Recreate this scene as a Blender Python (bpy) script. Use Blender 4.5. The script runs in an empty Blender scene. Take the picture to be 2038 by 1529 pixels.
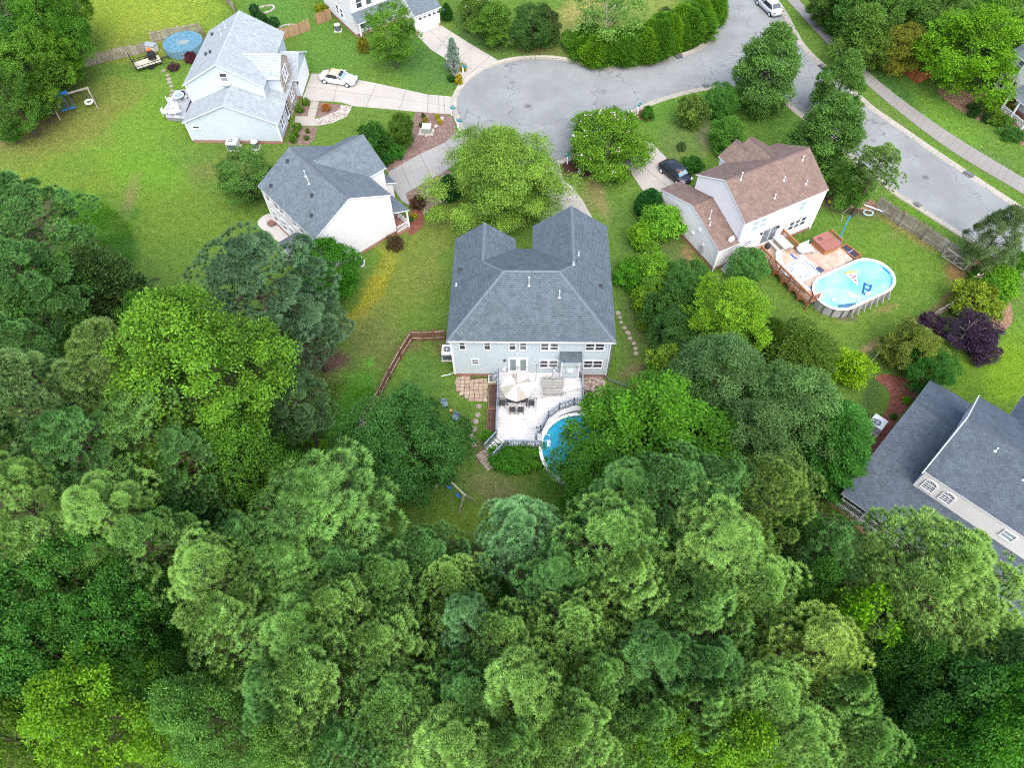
import bpy, bmesh, math, random
import numpy as np
from mathutils import Vector, Matrix, geometry, noise as mnoise

S = bpy.context.scene
C = S.collection
rnd = random.Random(7)

# ------------------------------------------------------------------ camera
F, TH, RO, HC = 1430.0, math.radians(56.4), math.radians(-1.3), 54.0   # focal length in photo pixels, pitch, roll, height
FW = np.array([0, math.cos(TH), -math.sin(TH)])
_r = np.array([1.0, 0, 0]); _u = np.cross(_r, FW)
RT = math.cos(RO) * _r + math.sin(RO) * _u
UP = -math.sin(RO) * _r + math.cos(RO) * _u
CAM = np.array([0, 0, HC])
cam = bpy.data.cameras.new('camera'); cam.sensor_width = 36; cam.lens = F / 2038 * 36
cam.clip_start = 0.5; cam.clip_end = 3000
co = bpy.data.objects.new('camera', cam); C.objects.link(co)
m3 = Matrix([[RT[i], UP[i], -FW[i]] for i in range(3)])
co.matrix_world = Matrix.Translation(CAM) @ m3.to_4x4()
S.camera = co

# ------------------------------------------------------------------ light: bright overcast
SUN_EL, SUN_AZ = 55, 168          # azimuth the light comes from, clockwise from +Y
w = bpy.data.worlds.new('World'); S.world = w; w.use_nodes = True
nt = w.node_tree
sky = nt.nodes.new('ShaderNodeTexSky'); sky.sky_type = 'NISHITA'; sky.sun_disc = False
sky.sun_elevation = math.radians(SUN_EL); sky.sun_rotation = math.radians(SUN_AZ)
sky.air_density = 1.0; sky.dust_density = 4.0; sky.ozone_density = 1.0
nt.links.new(sky.outputs[0], nt.nodes['Background'].inputs[0])
nt.nodes['Background'].inputs[1].default_value = 0.15
sl = bpy.data.lights.new('sun', 'SUN'); sl.energy = 1.5; sl.angle = math.radians(95); sl.color = (1.0, 0.97, 0.92)
so = bpy.data.objects.new('sun', sl); C.objects.link(so)
_d = Vector((-math.sin(math.radians(SUN_AZ)) * math.cos(math.radians(SUN_EL)),
             -math.cos(math.radians(SUN_AZ)) * math.cos(math.radians(SUN_EL)), -math.sin(math.radians(SUN_EL))))
so.rotation_euler = _d.to_track_quat('-Z', 'Y').to_euler()
vs = S.view_settings
vs.view_transform = 'Standard'; vs.look = 'None'; vs.gamma = 1; vs.use_curve_mapping = False; vs.exposure = 1.66
S.cycles.max_bounces = 4; S.cycles.diffuse_bounces = 3; S.cycles.transmission_bounces = 3
S.cycles.use_denoising = False; S.cycles.filter_width = 1.1
S.cycles.caustics_reflective = False; S.cycles.caustics_refractive = False

# ------------------------------------------------------------------ pixel <-> place
def P(x, y, z=0.0):
    d = F * FW + (x - 1019) * RT - (y - 764.5) * UP
    return CAM + d * ((z - HC) / d[2])
def G(x, y, z=0.0):
    p = P(x, y, z); return (float(p[0]), float(p[1]), z)
def depth(p): return float((np.asarray(p) - CAM) @ FW)
def local(o, yaw, p):
    c, s = math.cos(yaw), math.sin(yaw); dx, dy = p[0] - o[0], p[1] - o[1]
    return (dx * c + dy * s, -dx * s + dy * c)

# ------------------------------------------------------------------ materials
def srgb(r, g, b, k=1.0):
    f = lambda c: (c / 255 / 12.92 if c <= 10 else ((c / 255 + 0.055) / 1.055) ** 2.4) * k
    return (f(r), f(g), f(b), 1)
class NT:
    def __init__(s, name):
        s.m = bpy.data.materials.new(name); s.m.use_nodes = True; s.t = s.m.node_tree
        s.b = s.t.nodes['Principled BSDF']; s.out = s.t.nodes['Material Output']
    def n(s, t, **kw):
        x = s.t.nodes.new('ShaderNode' + t)
        for k, v in kw.items():
            if k.startswith('i_'): x.inputs[k[2:].replace('_', ' ')].default_value = v
            else: setattr(x, k, v)
        return x
    def l(s, a, b): s.t.links.new(a, b)
    def math(s, op, a, b=None):
        x = s.n('Math', operation=op)
        for i, v in enumerate((a, b)):
            if v is None: continue
            if isinstance(v, (int, float)): x.inputs[i].default_value = v
            else: s.l(v, x.inputs[i])
        return x.outputs[0]
    def mix(s, f, a, b, bt='MIX'):
        x = s.n('Mix', data_type='RGBA', blend_type=bt)
        for i, v in ((0, f), (6, a), (7, b)):
            if isinstance(v, (int, float, tuple)): x.inputs[i].default_value = v
            else: s.l(v, x.inputs[i])
        return x.outputs[2]
    def noise(s, sc, det=3, vec=None, rough=0.55):
        x = s.n('TexNoise'); x.inputs['Scale'].default_value = sc; x.inputs['Detail'].default_value = det; x.inputs['Roughness'].default_value = rough
        if vec is not None: s.l(vec, x.inputs['Vector'])
        return x.outputs['Fac']
    def ramp(s, f, a, b):
        x = s.n('MapRange'); x.inputs[1].default_value = a; x.inputs[2].default_value = b
        s.l(f, x.inputs[0]); return x.outputs[0]
    def bump(s, h, st=0.3, dist=0.02):
        x = s.n('Bump'); x.inputs['Strength'].default_value = st; x.inputs['Distance'].default_value = dist
        s.l(h, x.inputs['Height']); s.l(x.outputs[0], s.b.inputs['Normal'])
    def pos(s): return s.n('NewGeometry').outputs['Position']
    def uv(s): return s.n('UVMap').outputs[0]
    def fin(s, col, rough=0.8, spec=0.3, metal=0):
        if isinstance(col, tuple): s.b.inputs['Base Color'].default_value = col
        else: s.l(col, s.b.inputs['Base Color'])
        s.b.inputs['Roughness'].default_value = rough; s.b.inputs['Specular IOR Level'].default_value = spec
        s.b.inputs['Metallic'].default_value = metal
        return s.m
def sc(c, k): return (min(c[0] * k, 1), min(c[1] * k, 1), min(c[2] * k, 1), 1)
_mc = {}
def plain(name, c, rough=0.6, spec=0.3, metal=0, var=0.12, scale=3.0, fine=25.0):
    if name in _mc: return _mc[name]
    t = NT(name); p = t.pos()
    f = t.math('ADD', t.math('MULTIPLY', t.noise(scale, 4, p), 0.6), t.math('MULTIPLY', t.noise(fine, 2, p), 0.4))
    col = t.mix(t.ramp(f, 0.3, 0.7), sc(c, 1 - var), sc(c, 1 + var))
    _mc[name] = t.fin(col, rough, spec, metal); return _mc[name]
def shingle(name, c1, c2, c3, stain=0.25):
    c1, c2, c3 = (sc(c, 0.62) for c in (c1, c2, c3))
    t = NT(name); uv = t.uv()
    b = t.n('TexBrick'); t.l(uv, b.inputs['Vector']); b.offset = 0.5
    b.inputs['Color1'].default_value = c1; b.inputs['Color2'].default_value = c2; b.inputs['Mortar'].default_value = c3
    b.inputs['Scale'].default_value = 1; b.inputs['Brick Width'].default_value = 0.32; b.inputs['Row Height'].default_value = 0.17
    b.inputs['Mortar Size'].default_value = 0.018; b.inputs['Mortar Smooth'].default_value = 0.3; b.inputs['Bias'].default_value = 0.0
    v = t.n('TexVoronoi'); v.inputs['Scale'].default_value = 3.1; t.l(uv, v.inputs['Vector'])
    s2 = t.n('SeparateColor'); t.l(v.outputs['Color'], s2.inputs[0])
    col = t.mix(0.35, b.outputs['Color'], t.mix(s2.outputs[0], c3, c1))
    big = t.ramp(t.noise(0.5, 5, uv), 0.3, 0.72)
    col = t.mix(t.math('MULTIPLY', big, stain), col, t.mix(1.0, col, (0.5, 0.5, 0.52, 1), 'MULTIPLY'))
    mp = t.n('Mapping'); mp.inputs['Scale'].default_value = (2.6, 0.28, 1); t.l(uv, mp.inputs[0]); stk = t.ramp(t.noise(1.0, 6, mp.outputs[0], .65), .42, .75)
    col = t.mix(t.math('MULTIPLY', stk, .35), col, t.mix(1.0, col, (.55, .55, .53, 1), 'MULTIPLY'))
    col = t.mix(t.math('MULTIPLY', t.ramp(t.noise(1.1, 6, uv, .7), .5, .8), .3), col, sc(c1, 1.5))
    col = t.mix(t.math('MULTIPLY', t.noise(40, 2, uv), 0.35), col, sc(c1, 1.25))
    t.bump(b.outputs['Fac'], 0.5, -0.012)
    return t.fin(col, 0.85, 0.25)
def siding(name, c, lap=0.115, dirt=0.12):
    c = sc(c, 0.72)
    t = NT(name); uv = t.uv(); s = t.n('SeparateXYZ'); t.l(uv, s.inputs[0])
    f = t.math('FRACT', t.math('DIVIDE', s.outputs[1], lap))
    line = t.ramp(f, 0.0, 0.22)
    col = t.mix(line, sc(c, 0.72), c)
    col = t.mix(t.math('MULTIPLY', t.ramp(t.noise(0.7, 5, uv), 0.42, 0.75), dirt), col, sc(c, 0.75))
    t.bump(f, 0.4, -0.015)
    return t.fin(col, 0.6, 0.3)
def brickmat(name, c1, c2, c3, bw=0.2, rh=0.07):
    t = NT(name); uv = t.uv(); b = t.n('TexBrick'); t.l(uv, b.inputs['Vector'])
    b.inputs['Color1'].default_value = c1; b.inputs['Color2'].default_value = c2; b.inputs['Mortar'].default_value = c3
    b.inputs['Scale'].default_value = 1; b.inputs['Brick Width'].default_value = bw; b.inputs['Row Height'].default_value = rh; b.inputs['Mortar Size'].default_value = 0.01
    t.bump(b.outputs['Fac'], 0.5, -0.01); return t.fin(b.outputs['Color'], 0.9, 0.2)
def woodmat(name, c, var=0.35, grain=14, grey=None):
    t = NT(name); p = t.pos(); oi = t.n('ObjectInfo')
    f = t.math('ADD', t.math('MULTIPLY', t.noise(grain, 4, p, 0.7), 0.6), t.math('MULTIPLY', oi.outputs['Random'], 0.5))
    col = t.mix(t.ramp(f, 0.2, 0.85), sc(c, 1 - var), sc(c, 1 + var))
    if grey: col = t.mix(t.ramp(t.noise(1.1, 4, p), 0.4, 0.65), col, grey)
    return t.fin(col, 0.85, 0.2)
def concrete(name, c, stain=0.35):
    c = sc(c, 0.62)
    t = NT(name); p = t.pos(); oi = t.n('ObjectInfo')
    a = t.ramp(t.noise(0.35, 6, p, 0.62), 0.45, 0.72); b = t.ramp(t.noise(2.4, 5, p, 0.7), 0.35, 0.75); g = t.noise(60, 2, p)
    col = t.mix(t.math('MULTIPLY', a, stain), c, sc(c, 0.55))
    col = t.mix(t.math('MULTIPLY', b, 0.22), col, sc(c, 0.7))
    col = t.mix(t.math('MULTIPLY', g, 0.25), col, sc(c, 1.15))
    col = t.mix(t.math('MULTIPLY', oi.outputs['Random'], 0.25), col, sc(c, 0.8))
    t.bump(g, 0.15, 0.01); return t.fin(col, 0.9, 0.25)
def mulch(name, c1, c2, c3):
    c1, c2, c3 = (sc(c, 0.6) for c in (c1, c2, c3))
    t = NT(name); p = t.pos()
    v = t.n('TexVoronoi'); v.inputs['Scale'].default_value = 9; t.l(p, v.inputs['Vector'])
    s2 = t.n('SeparateColor'); t.l(v.outputs['Color'], s2.inputs[0])
    col = t.mix(s2.outputs[0], c1, c2); col = t.mix(t.ramp(s2.outputs[1], 0.75, 0.9), col, c3)
    col = t.mix(t.ramp(t.noise(0.8, 5, p), 0.4, 0.7), col, sc(c1, 1.3))
    t.bump(v.outputs['Distance'], 0.8, 0.05); return t.fin(col, 0.95, 0.15)
def stonemat(name, c1, c2, c3, scale=3.0):
    t = NT(name); p = t.pos(); v = t.n('TexVoronoi'); v.inputs['Scale'].default_value = scale; t.l(p, v.inputs['Vector'])
    s2 = t.n('SeparateColor'); t.l(v.outputs['Color'], s2.inputs[0])
    col = t.mix(s2.outputs[0], c1, c2); col = t.mix(t.ramp(v.outputs['Distance'], 0.35, 0.6), col, c3)
    t.bump(v.outputs['Distance'], 0.7, -0.04); return t.fin(col, 0.9, 0.2)
def glass(name, c, rough=0.06):
    t = NT(name); oi = t.n('ObjectInfo'); p = t.pos()
    rr_ = t.math('POWER', oi.outputs['Random'], 2.2); col = t.mix(rr_, c, (0.17, 0.2, 0.22, 1))  # some panes lighter at random: varied reflections put into the base colour
    return t.fin(col, rough, 0.8)
WHITE = plain('white_paint', (0.62, 0.64, 0.68, 1), 0.5, 0.35, var=0.05)
GLASS = glass('window_glass', (0.03, 0.04, 0.055, 1))
DARK = plain('dark_metal', (0.03, 0.033, 0.04, 1), 0.5)
STEEL = plain('grey_metal', (0.28, 0.31, 0.33, 1), 0.5, 0.4, var=0.15)
BLACK = plain('black_rubber', (0.012, 0.012, 0.013, 1), 0.7)

# ------------------------------------------------------------------ meshes and objects
class MB:
    def __init__(s): s.v = []; s.f = []; s.mi = []
    def poly(s, pts, mi=0):
        i = len(s.v); s.v += [tuple(map(float, p)) for p in pts]; s.f.append(list(range(i, i + len(pts)))); s.mi.append(mi); return s
    def solid(s, verts, faces, mi=0):
        i = len(s.v); s.v += [tuple(map(float, p)) for p in verts]
        for f in faces: s.f.append([i + k for k in f]); s.mi.append(mi)
        return s
    def box(s, x0, x1, y0, y1, z0, z1, mi=0):
        return s.solid([(x0, y0, z0), (x1, y0, z0), (x1, y1, z0), (x0, y1, z0), (x0, y0, z1), (x1, y0, z1), (x1, y1, z1), (x0, y1, z1)],
                       [(3, 2, 1, 0), (4, 5, 6, 7), (0, 1, 5, 4), (1, 2, 6, 5), (2, 3, 7, 6), (3, 0, 4, 7)], mi)
    def obox(s, c, ax, ay, az, mi=0):
        c, ax, ay, az = map(Vector, (c, ax, ay, az))
        vs_ = [c + sx * ax + sy * ay + sz * az for sz in (-1, 1) for sx, sy in ((-1, -1), (1, -1), (1, 1), (-1, 1))]
        return s.solid(vs_, [(3, 2, 1, 0), (4, 5, 6, 7), (0, 1, 5, 4), (1, 2, 6, 5), (2, 3, 7, 6), (3, 0, 4, 7)], mi)
    def bar(s, a, b, wd, ht, mi=0):
        """square bar from a to b, wd across, ht in the upright sense"""
        a, b = Vector(a), Vector(b); d = b - a; L_ = d.length
        if L_ < 1e-6: return s
        d /= L_; up = Vector((0, 0, 1)) if abs(d.z) < 0.95 else Vector((0, 1, 0))
        sd = d.cross(up).normalized(); u2 = sd.cross(d)
        return s.obox((a + b) / 2, d * L_ / 2, sd * wd / 2, u2 * ht / 2, mi)
    def prism(s, pts, z0, z1, mi=0, side=None):
        """upright prism over an xy outline; concave outlines are fine"""
        if sum(pts[i][0] * pts[(i + 1) % len(pts)][1] - pts[(i + 1) % len(pts)][0] * pts[i][1] for i in range(len(pts))) < 0: pts = pts[::-1]
        n = len(pts); tr = geometry.tessellate_polygon([[Vector((p[0], p[1], 0)) for p in pts]])
        i = len(s.v); s.v += [(p[0], p[1], z1) for p in pts] + [(p[0], p[1], z0) for p in pts]
        for t in tr:
            a, b, c = (Vector((pts[k][0], pts[k][1], 0)) for k in t)
            if (b - a).cross(c - a).z < 0: t = (t[0], t[2], t[1])
            s.f.append([i + k for k in t]); s.mi.append(mi)
        if z0 < z1:
            for k in range(n):
                k2 = (k + 1) % n; s.f.append([i + n + k, i + n + k2, i + k2, i + k]); s.mi.append(mi if side is None else side)
        return s
    def tube(s, pts, rad, n=8, mi=0, caps=True):
        pts = [Vector(p) for p in pts]; i = len(s.v); rad = [float(r) for r in rad] if isinstance(rad, (list, tuple)) else [float(rad)] * len(pts)
        for k, p in enumerate(pts):
            d = (pts[min(k + 1, len(pts) - 1)] - pts[max(k - 1, 0)]).normalized()
            up = Vector((0, 0, 1)) if abs(d.z) < 0.9 else Vector((1, 0, 0)); a = d.cross(up).normalized(); b = a.cross(d)
            for q in range(n):
                t = 2 * math.pi * q / n; s.v.append(tuple(p + rad[k] * (math.cos(t) * a + math.sin(t) * b)))
        for k in range(len(pts) - 1):
            for q in range(n):
                q2 = (q + 1) % n; s.f.append([i + k * n + q, i + k * n + q2, i + (k + 1) * n + q2, i + (k + 1) * n + q]); s.mi.append(mi)
        if caps:
            s.f.append([i + q for q in range(n)]); s.mi.append(mi); s.f.append([i + (len(pts) - 1) * n + q for q in range(n)][::-1]); s.mi.append(mi)
        return s
    def lathe(s, prof, c=(0, 0, 0), n=20, mi=0, sx=1, sy=1):
        i = len(s.v)
        for r, z in prof:
            for q in range(n):
                t = 2 * math.pi * q / n; s.v.append((c[0] + r * sx * math.cos(t), c[1] + r * sy * math.sin(t), c[2] + z))
        for k in range(len(prof) - 1):
            for q in range(n):
                q2 = (q + 1) % n; s.f.append([i + k * n + q, i + k * n + q2, i + (k + 1) * n + q2, i + (k + 1) * n + q]); s.mi.append(mi)
        s.f.append([i + q for q in range(n)][::-1]); s.mi.append(mi)
        s.f.append([i + (len(prof) - 1) * n + q for q in range(n)]); s.mi.append(mi); return s
    def mesh(s, name, mats, smooth=False):
        me = bpy.data.meshes.new(name); me.from_pydata(s.v, [], s.f)
        mats = mats if isinstance(mats, (list, tuple)) else [mats]
        for m in mats: me.materials.append(m)
        if len(mats) > 1: me.polygons.foreach_set('material_index', s.mi)
        uvl = me.uv_layers.new(name='UVMap'); uv = np.zeros((len(me.loops), 2), np.float32)
        for p in me.polygons:
            nrm = p.normal
            if abs(nrm.z) > 0.999: ua, va = Vector((1, 0, 0)), Vector((0, 1, 0))
            else: ua = Vector((0, 0, 1)).cross(nrm).normalized(); va = nrm.cross(ua)
            for li in p.loop_indices:
                c = me.vertices[me.loops[li].vertex_index].co; uv[li] = (c.dot(ua), c.dot(va))
        uvl.data.foreach_set('uv', uv.ravel())
        if smooth: me.polygons.foreach_set('use_smooth', [True] * len(me.polygons))
        me.update(); return me
def obj(name, me, parent=None, loc=(0, 0, 0), rz=0.0):
    o = bpy.data.objects.new(name, me); C.objects.link(o); o.location = loc; o.rotation_euler = (0, 0, rz); o.parent = parent
    return o
def part(parent, name, mb, mats, smooth=False, label=None):
    o = obj(name, mb.mesh(name, mats, smooth), parent)
    if label: o['label'] = label
    return o
def tag(o, label, cat, group=None):
    o['label'] = label; o['category'] = cat
    if group: o['group'] = group
    return o
def thing(name, label, cat, loc=(0, 0, 0), rz=0.0, group=None):
    o = obj(name, None, None, loc, rz); o.empty_display_size = 0.3
    return tag(o, label, cat, group)
def single(name, label, cat, mb, mats, loc=(0, 0, 0), rz=0.0, group=None, smooth=False):
    return tag(obj(name, mb.mesh(name, mats, smooth), None, loc, rz), label, cat, group)
def struct(name, mb, mats, kind='structure', parent=None):
    o = obj(name, mb.mesh(name, mats), parent)
    if parent is None: o['kind'] = kind
    return o
def copy_tree(o, parent=None):
    c = o.copy(); C.objects.link(c); c.parent = parent
    for ch in list(o.children): copy_tree(ch, c)
    return c
def spline(pts, step=0.8, closed=False):
    """Catmull-Rom through xy points, resampled evenly"""
    p = [np.array(q[:2], float) for q in pts]; n = len(p); out = []
    for i in range(n if closed else n - 1):
        if closed: a, b, c, d = p[i - 1], p[i], p[(i + 1) % n], p[(i + 2) % n]
        else: a, b, c, d = p[max(i - 1, 0)], p[i], p[i + 1], p[min(i + 2, n - 1)]
        k = max(2, int(np.linalg.norm(c - b) / step))
        for j in range(k):
            t = j / k
            out.append(0.5 * (2 * b + (c - a) * t + (2 * a - 5 * b + 4 * c - d) * t * t + (3 * b - a - 3 * c + d) * t ** 3))
    if not closed: out.append(p[-1])
    return out
def px(pts, z=0.0): return [G(x, y, z) for x, y in pts]
def clip(poly, a, nrm, off):
    """keep the part of an xy polygon with (p-a).n >= off"""
    out = []; n = len(poly)
    dv = [(p[0] - a[0]) * nrm[0] + (p[1] - a[1]) * nrm[1] - off for p in poly]
    for i in range(n):
        j = (i + 1) % n; p, q = poly[i], poly[j]
        if dv[i] >= 0: out.append(p)
        if (dv[i] >= 0) != (dv[j] >= 0):
            t = dv[i] / (dv[i] - dv[j]); out.append((p[0] + t * (q[0] - p[0]), p[1] + t * (q[1] - p[1])))
    return out
def inside(x, y, poly):
    r = np.zeros(np.shape(x), bool); n = len(poly)
    for i in range(n):
        x0, y0 = poly[i][:2]; x1, y1 = poly[i - 1][:2]
        r ^= ((y0 > y) != (y1 > y)) & (x < (x1 - x0) * (y - y0) / (y1 - y0 + 1e-12) + x0)
    return r

# ================================================================== GROUND
GK = 0.49   # photo colour of the lawns -> base colour
BLOBS = [  # cx, cy, rx, ry, turn, photo colour, strength
 (270, 30, 190, 75, 0, (156, 176, 48), 1), (300, 90, 110, 40, -10, (150, 150, 60), .5), (240, 250, 260, 90, -10, (122, 160, 42), 1), (120, 260, 160, 60, -25, (138, 142, 58), .9),
 (60, 250, 90, 40, -25, (150, 135, 75), .7), (180, 400, 180, 90, 10, (128, 152, 40), .9), (330, 430, 160, 80, 0, (120, 148, 40), .9), (420, 340, 120, 26, -12, (140, 138, 66), .55), (300, 345, 90, 40, 10, (118, 165, 34), .8),
 (250, 415, 14, 60, 20, (160, 140, 95), .55), (440, 300, 60, 30, 0, (112, 140, 48), .6), (200, 190, 70, 50, 0, (135, 140, 55), .5),
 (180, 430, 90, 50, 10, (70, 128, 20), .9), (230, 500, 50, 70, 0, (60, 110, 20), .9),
 (560, 30, 90, 45, 20, (104, 150, 50), .9), (660, 110, 90, 60, 0, (108, 150, 50), .8), (850, 130, 80, 60, 20, (92, 134, 50), .9), (730, 240, 90, 40, 0, (112, 142, 46), .9),
 (960, 70, 70, 40, 30, (88, 122, 48), .9), (1080, 100, 50, 14, 5, (150, 140, 80), .7), (1160, 40, 60, 60, 0, (176, 170, 92), 1), (1300, 20, 70, 40, 0, (150, 165, 72), .9), (1150, 105, 25, 18, 0, (176, 152, 112), .8),
 (1370, 230, 110, 60, 0, (108, 152, 44), .9), (1540, 240, 60, 40, 0, (88, 130, 36), .9), (1350, 285, 40, 60, 0, (120, 130, 70), .5), (1400, 270, 18, 40, 0, (150, 140, 105), .7),  # darker green by the corner oak is its shadow painted into the lawn
 (1220, 410, 30, 70, -20, (108, 140, 48), .9), (1190, 385, 12, 50, -22, (165, 148, 95), .75), (1160, 385, 12, 40, -25, (150, 140, 88), .6), (1240, 480, 30, 60, 0, (100, 135, 45), .8),
 (840, 500, 90, 120, 20, (118, 142, 46), .9), (800, 560, 60, 130, 25, (146, 150, 62), .4), (870, 490, 20, 140, 18, (142, 148, 66), .4), (745, 575, 17, 100, 30, (166, 168, 52), .9), (700, 640, 45, 20, -20, (168, 168, 52), .75), (775, 500, 30, 30, 0, (150, 158, 52), .6),
 (640, 720, 60, 26, 5, (122, 96, 74), .8), (650, 770, 50, 25, 20, (130, 100, 75), .6), (740, 680, 60, 60, 0, (122, 132, 62), .8), (710, 790, 40, 60, 25, (92, 150, 36), .95), (660, 850, 40, 60, 25, (84, 142, 30), .9), (735, 720, 10, 10, 0, (110, 180, 50), .9),
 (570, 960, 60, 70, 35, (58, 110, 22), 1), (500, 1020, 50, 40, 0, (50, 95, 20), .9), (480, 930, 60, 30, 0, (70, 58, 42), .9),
 (840, 730, 45, 40, 0, (102, 142, 48), .9), (820, 690, 25, 12, 0, (135, 120, 80), .6), (880, 690, 22, 20, 0, (130, 112, 75), .6), (850, 770, 60, 30, 0, (100, 140, 50), .8), (925, 870, 22, 70, 0, (104, 138, 46), .9), (955, 900, 10, 40, 0, (130, 108, 78), .6),
 (935, 970, 60, 36, 0, (116, 152, 50), .9), (985, 965, 60, 22, 10, (150, 140, 92), .6), (1000, 1000, 40, 20, 0, (135, 125, 80), .6), (915, 1050, 60, 46, 0, (132, 158, 46), .95), (1050, 960, 30, 14, 0, (110, 132, 48), .6),
 (1180, 770, 30, 16, 0, (135, 112, 85), .8), (1262, 650, 30, 90, 5, (104, 122, 54), .9), (1298, 660, 14, 60, -12, (128, 104, 70), .7), (1270, 745, 40, 20, 0, (138, 124, 78), .8), (1240, 590, 16, 60, 0, (96, 128, 48), .8), (1310, 530, 40, 40, 0, (105, 132, 54), .7),
 (1340, 500, 40, 40, 0, (110, 128, 60), .8), (1372, 505, 14, 24, -20, (180, 145, 100), .7), (1750, 520, 130, 80, 15, (116, 152, 40), 1), (1640, 440, 60, 40, 0, (112, 152, 46), .8), (1660, 650, 120, 40, -8, (120, 148, 44), .9), (1560, 640, 50, 40, 0, (112, 140, 46), .8),
 (1700, 415, 60, 14, 12, (118, 92, 76), .9), (1660, 395, 36, 16, 0, (122, 92, 78), .9), (1800, 460, 90, 8, 33, (172, 140, 92), .6), (1900, 540, 22, 30, -20, (168, 130, 82), .85), (1830, 640, 80, 8, -34, (172, 136, 92), .75), (1735, 690, 26, 10, -30, (196, 164, 120), .9), (1890, 590, 24, 8, -40, (170, 130, 85), .8),
 (1690, 632, 24, 7, 0, (128, 112, 88), .8), (1760, 615, 30, 6, -20, (170, 138, 90), .6), (1780, 470, 20, 6, 20, (165, 140, 100), .4),
 (1830, 420, 60, 14, 32, (112, 156, 34), .9), (1650, 110, 30, 60, -40, (112, 146, 48), .9), (1780, 245, 60, 14, 38, (126, 142, 68), .7), (1900, 330, 120, 12, 32, (116, 158, 42), .9), (1870, 240, 120, 30, 35, (116, 158, 44), .9), (1780, 180, 60, 20, 35, (84, 126, 42), .9), (1980, 330, 60, 20, 30, (112, 140, 60), .8),
 (2000, 740, 70, 90, 0, (124, 162, 22), 1), (1930, 760, 40, 60, 0, (104, 140, 24), .9), (1735, 780, 26, 50, 20, (84, 108, 40), .9), (1680, 1040, 40, 40, 20, (92, 110, 30), .9), (1600, 650, 30, 14, 0, (110, 140, 46), .5),  # dark spot between oaks and magnolia is shade painted into the grass
 (1990, 1240, 26, 34, 0, (98, 96, 40), .9), (1985, 1210, 10, 24, -30, (150, 125, 80), .6), (2030, 1250, 20, 20, 0, (110, 130, 40), .8),
]
FOREST = [(-400, 330), (120, 400), (240, 540), (380, 620), (520, 690), (560, 740), (600, 800), (640, 900), (560, 1040), (760, 1090), (880, 1090), (1100, 1060), (1180, 940), (1330, 820), (1600, 760), (1730, 840), (1650, 980), (1740, 1080), (1850, 1200), (1940, 1240), (1900, 1400), (2600, 2100), (-600, 2100)]
FOREST2 = [(-500, -300), (150, -300), (160, 90), (120, 190), (-60, 260), (-500, 400)]
xs = np.concatenate([[-600, -300, -160], np.arange(-100, 100.1, 0.5), [160, 300, 600]])
ys = np.concatenate([[-400, -120, -50], np.arange(-6, 126, 0.5), [150, 220, 400, 800]])
X, Y = np.meshgrid(xs, ys); nx, ny = len(xs), len(ys)
V = np.stack([X.ravel(), Y.ravel(), np.zeros(X.size)], 1)
Q = V - CAM; dz = np.maximum(Q @ FW, 1.0); PX = 1019 + F * (Q @ RT) / dz; PY = 764.5 - F * (Q @ UP) / dz
def vnoise(a, b, s, seed=0):
    """smooth value noise on arrays"""
    r = np.random.RandomState(seed).rand(64, 64); a = a * s; b = b * s
    i, j = np.floor(a).astype(int), np.floor(b).astype(int); u, v = a - i, b - j; u = u * u * (3 - 2 * u); v = v * v * (3 - 2 * v)
    g = lambda p, q: r[p % 64, q % 64]
    return g(i, j) * (1 - u) * (1 - v) + g(i + 1, j) * u * (1 - v) + g(i, j + 1) * (1 - u) * v + g(i + 1, j + 1) * u * v
nz = vnoise(V[:, 0], V[:, 1], 0.35, 1) * 0.5 + vnoise(V[:, 0], V[:, 1], 0.9, 2) * 0.3 + vnoise(V[:, 0], V[:, 1], 2.1, 3) * 0.2 - 0.5
lin = lambda c: np.array(srgb(c[0] * .97, c[1], c[2] * .85 + 22)[:3]) * GK
col = np.tile(lin((112, 146, 46)), (len(V), 1))
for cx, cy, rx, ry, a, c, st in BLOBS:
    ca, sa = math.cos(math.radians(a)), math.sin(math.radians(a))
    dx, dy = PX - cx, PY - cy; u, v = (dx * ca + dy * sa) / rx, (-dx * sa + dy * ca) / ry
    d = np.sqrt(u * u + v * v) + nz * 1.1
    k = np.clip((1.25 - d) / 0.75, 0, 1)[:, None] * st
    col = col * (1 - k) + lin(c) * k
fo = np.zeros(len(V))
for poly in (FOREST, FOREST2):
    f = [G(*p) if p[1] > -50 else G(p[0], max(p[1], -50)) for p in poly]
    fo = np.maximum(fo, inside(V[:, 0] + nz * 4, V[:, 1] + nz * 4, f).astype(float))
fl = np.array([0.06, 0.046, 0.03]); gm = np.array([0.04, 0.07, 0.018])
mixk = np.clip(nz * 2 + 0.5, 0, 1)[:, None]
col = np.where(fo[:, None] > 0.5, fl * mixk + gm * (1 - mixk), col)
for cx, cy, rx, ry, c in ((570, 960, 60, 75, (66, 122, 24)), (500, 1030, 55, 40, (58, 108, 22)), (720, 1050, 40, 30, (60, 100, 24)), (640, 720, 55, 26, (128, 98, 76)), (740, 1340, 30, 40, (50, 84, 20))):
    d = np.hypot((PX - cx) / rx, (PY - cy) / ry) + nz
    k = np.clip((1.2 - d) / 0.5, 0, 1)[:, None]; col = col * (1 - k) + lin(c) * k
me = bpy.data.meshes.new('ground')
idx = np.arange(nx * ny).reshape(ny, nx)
quads = np.stack([idx[:-1, :-1], idx[:-1, 1:], idx[1:, 1:], idx[1:, :-1]], -1).reshape(-1, 4)
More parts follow.
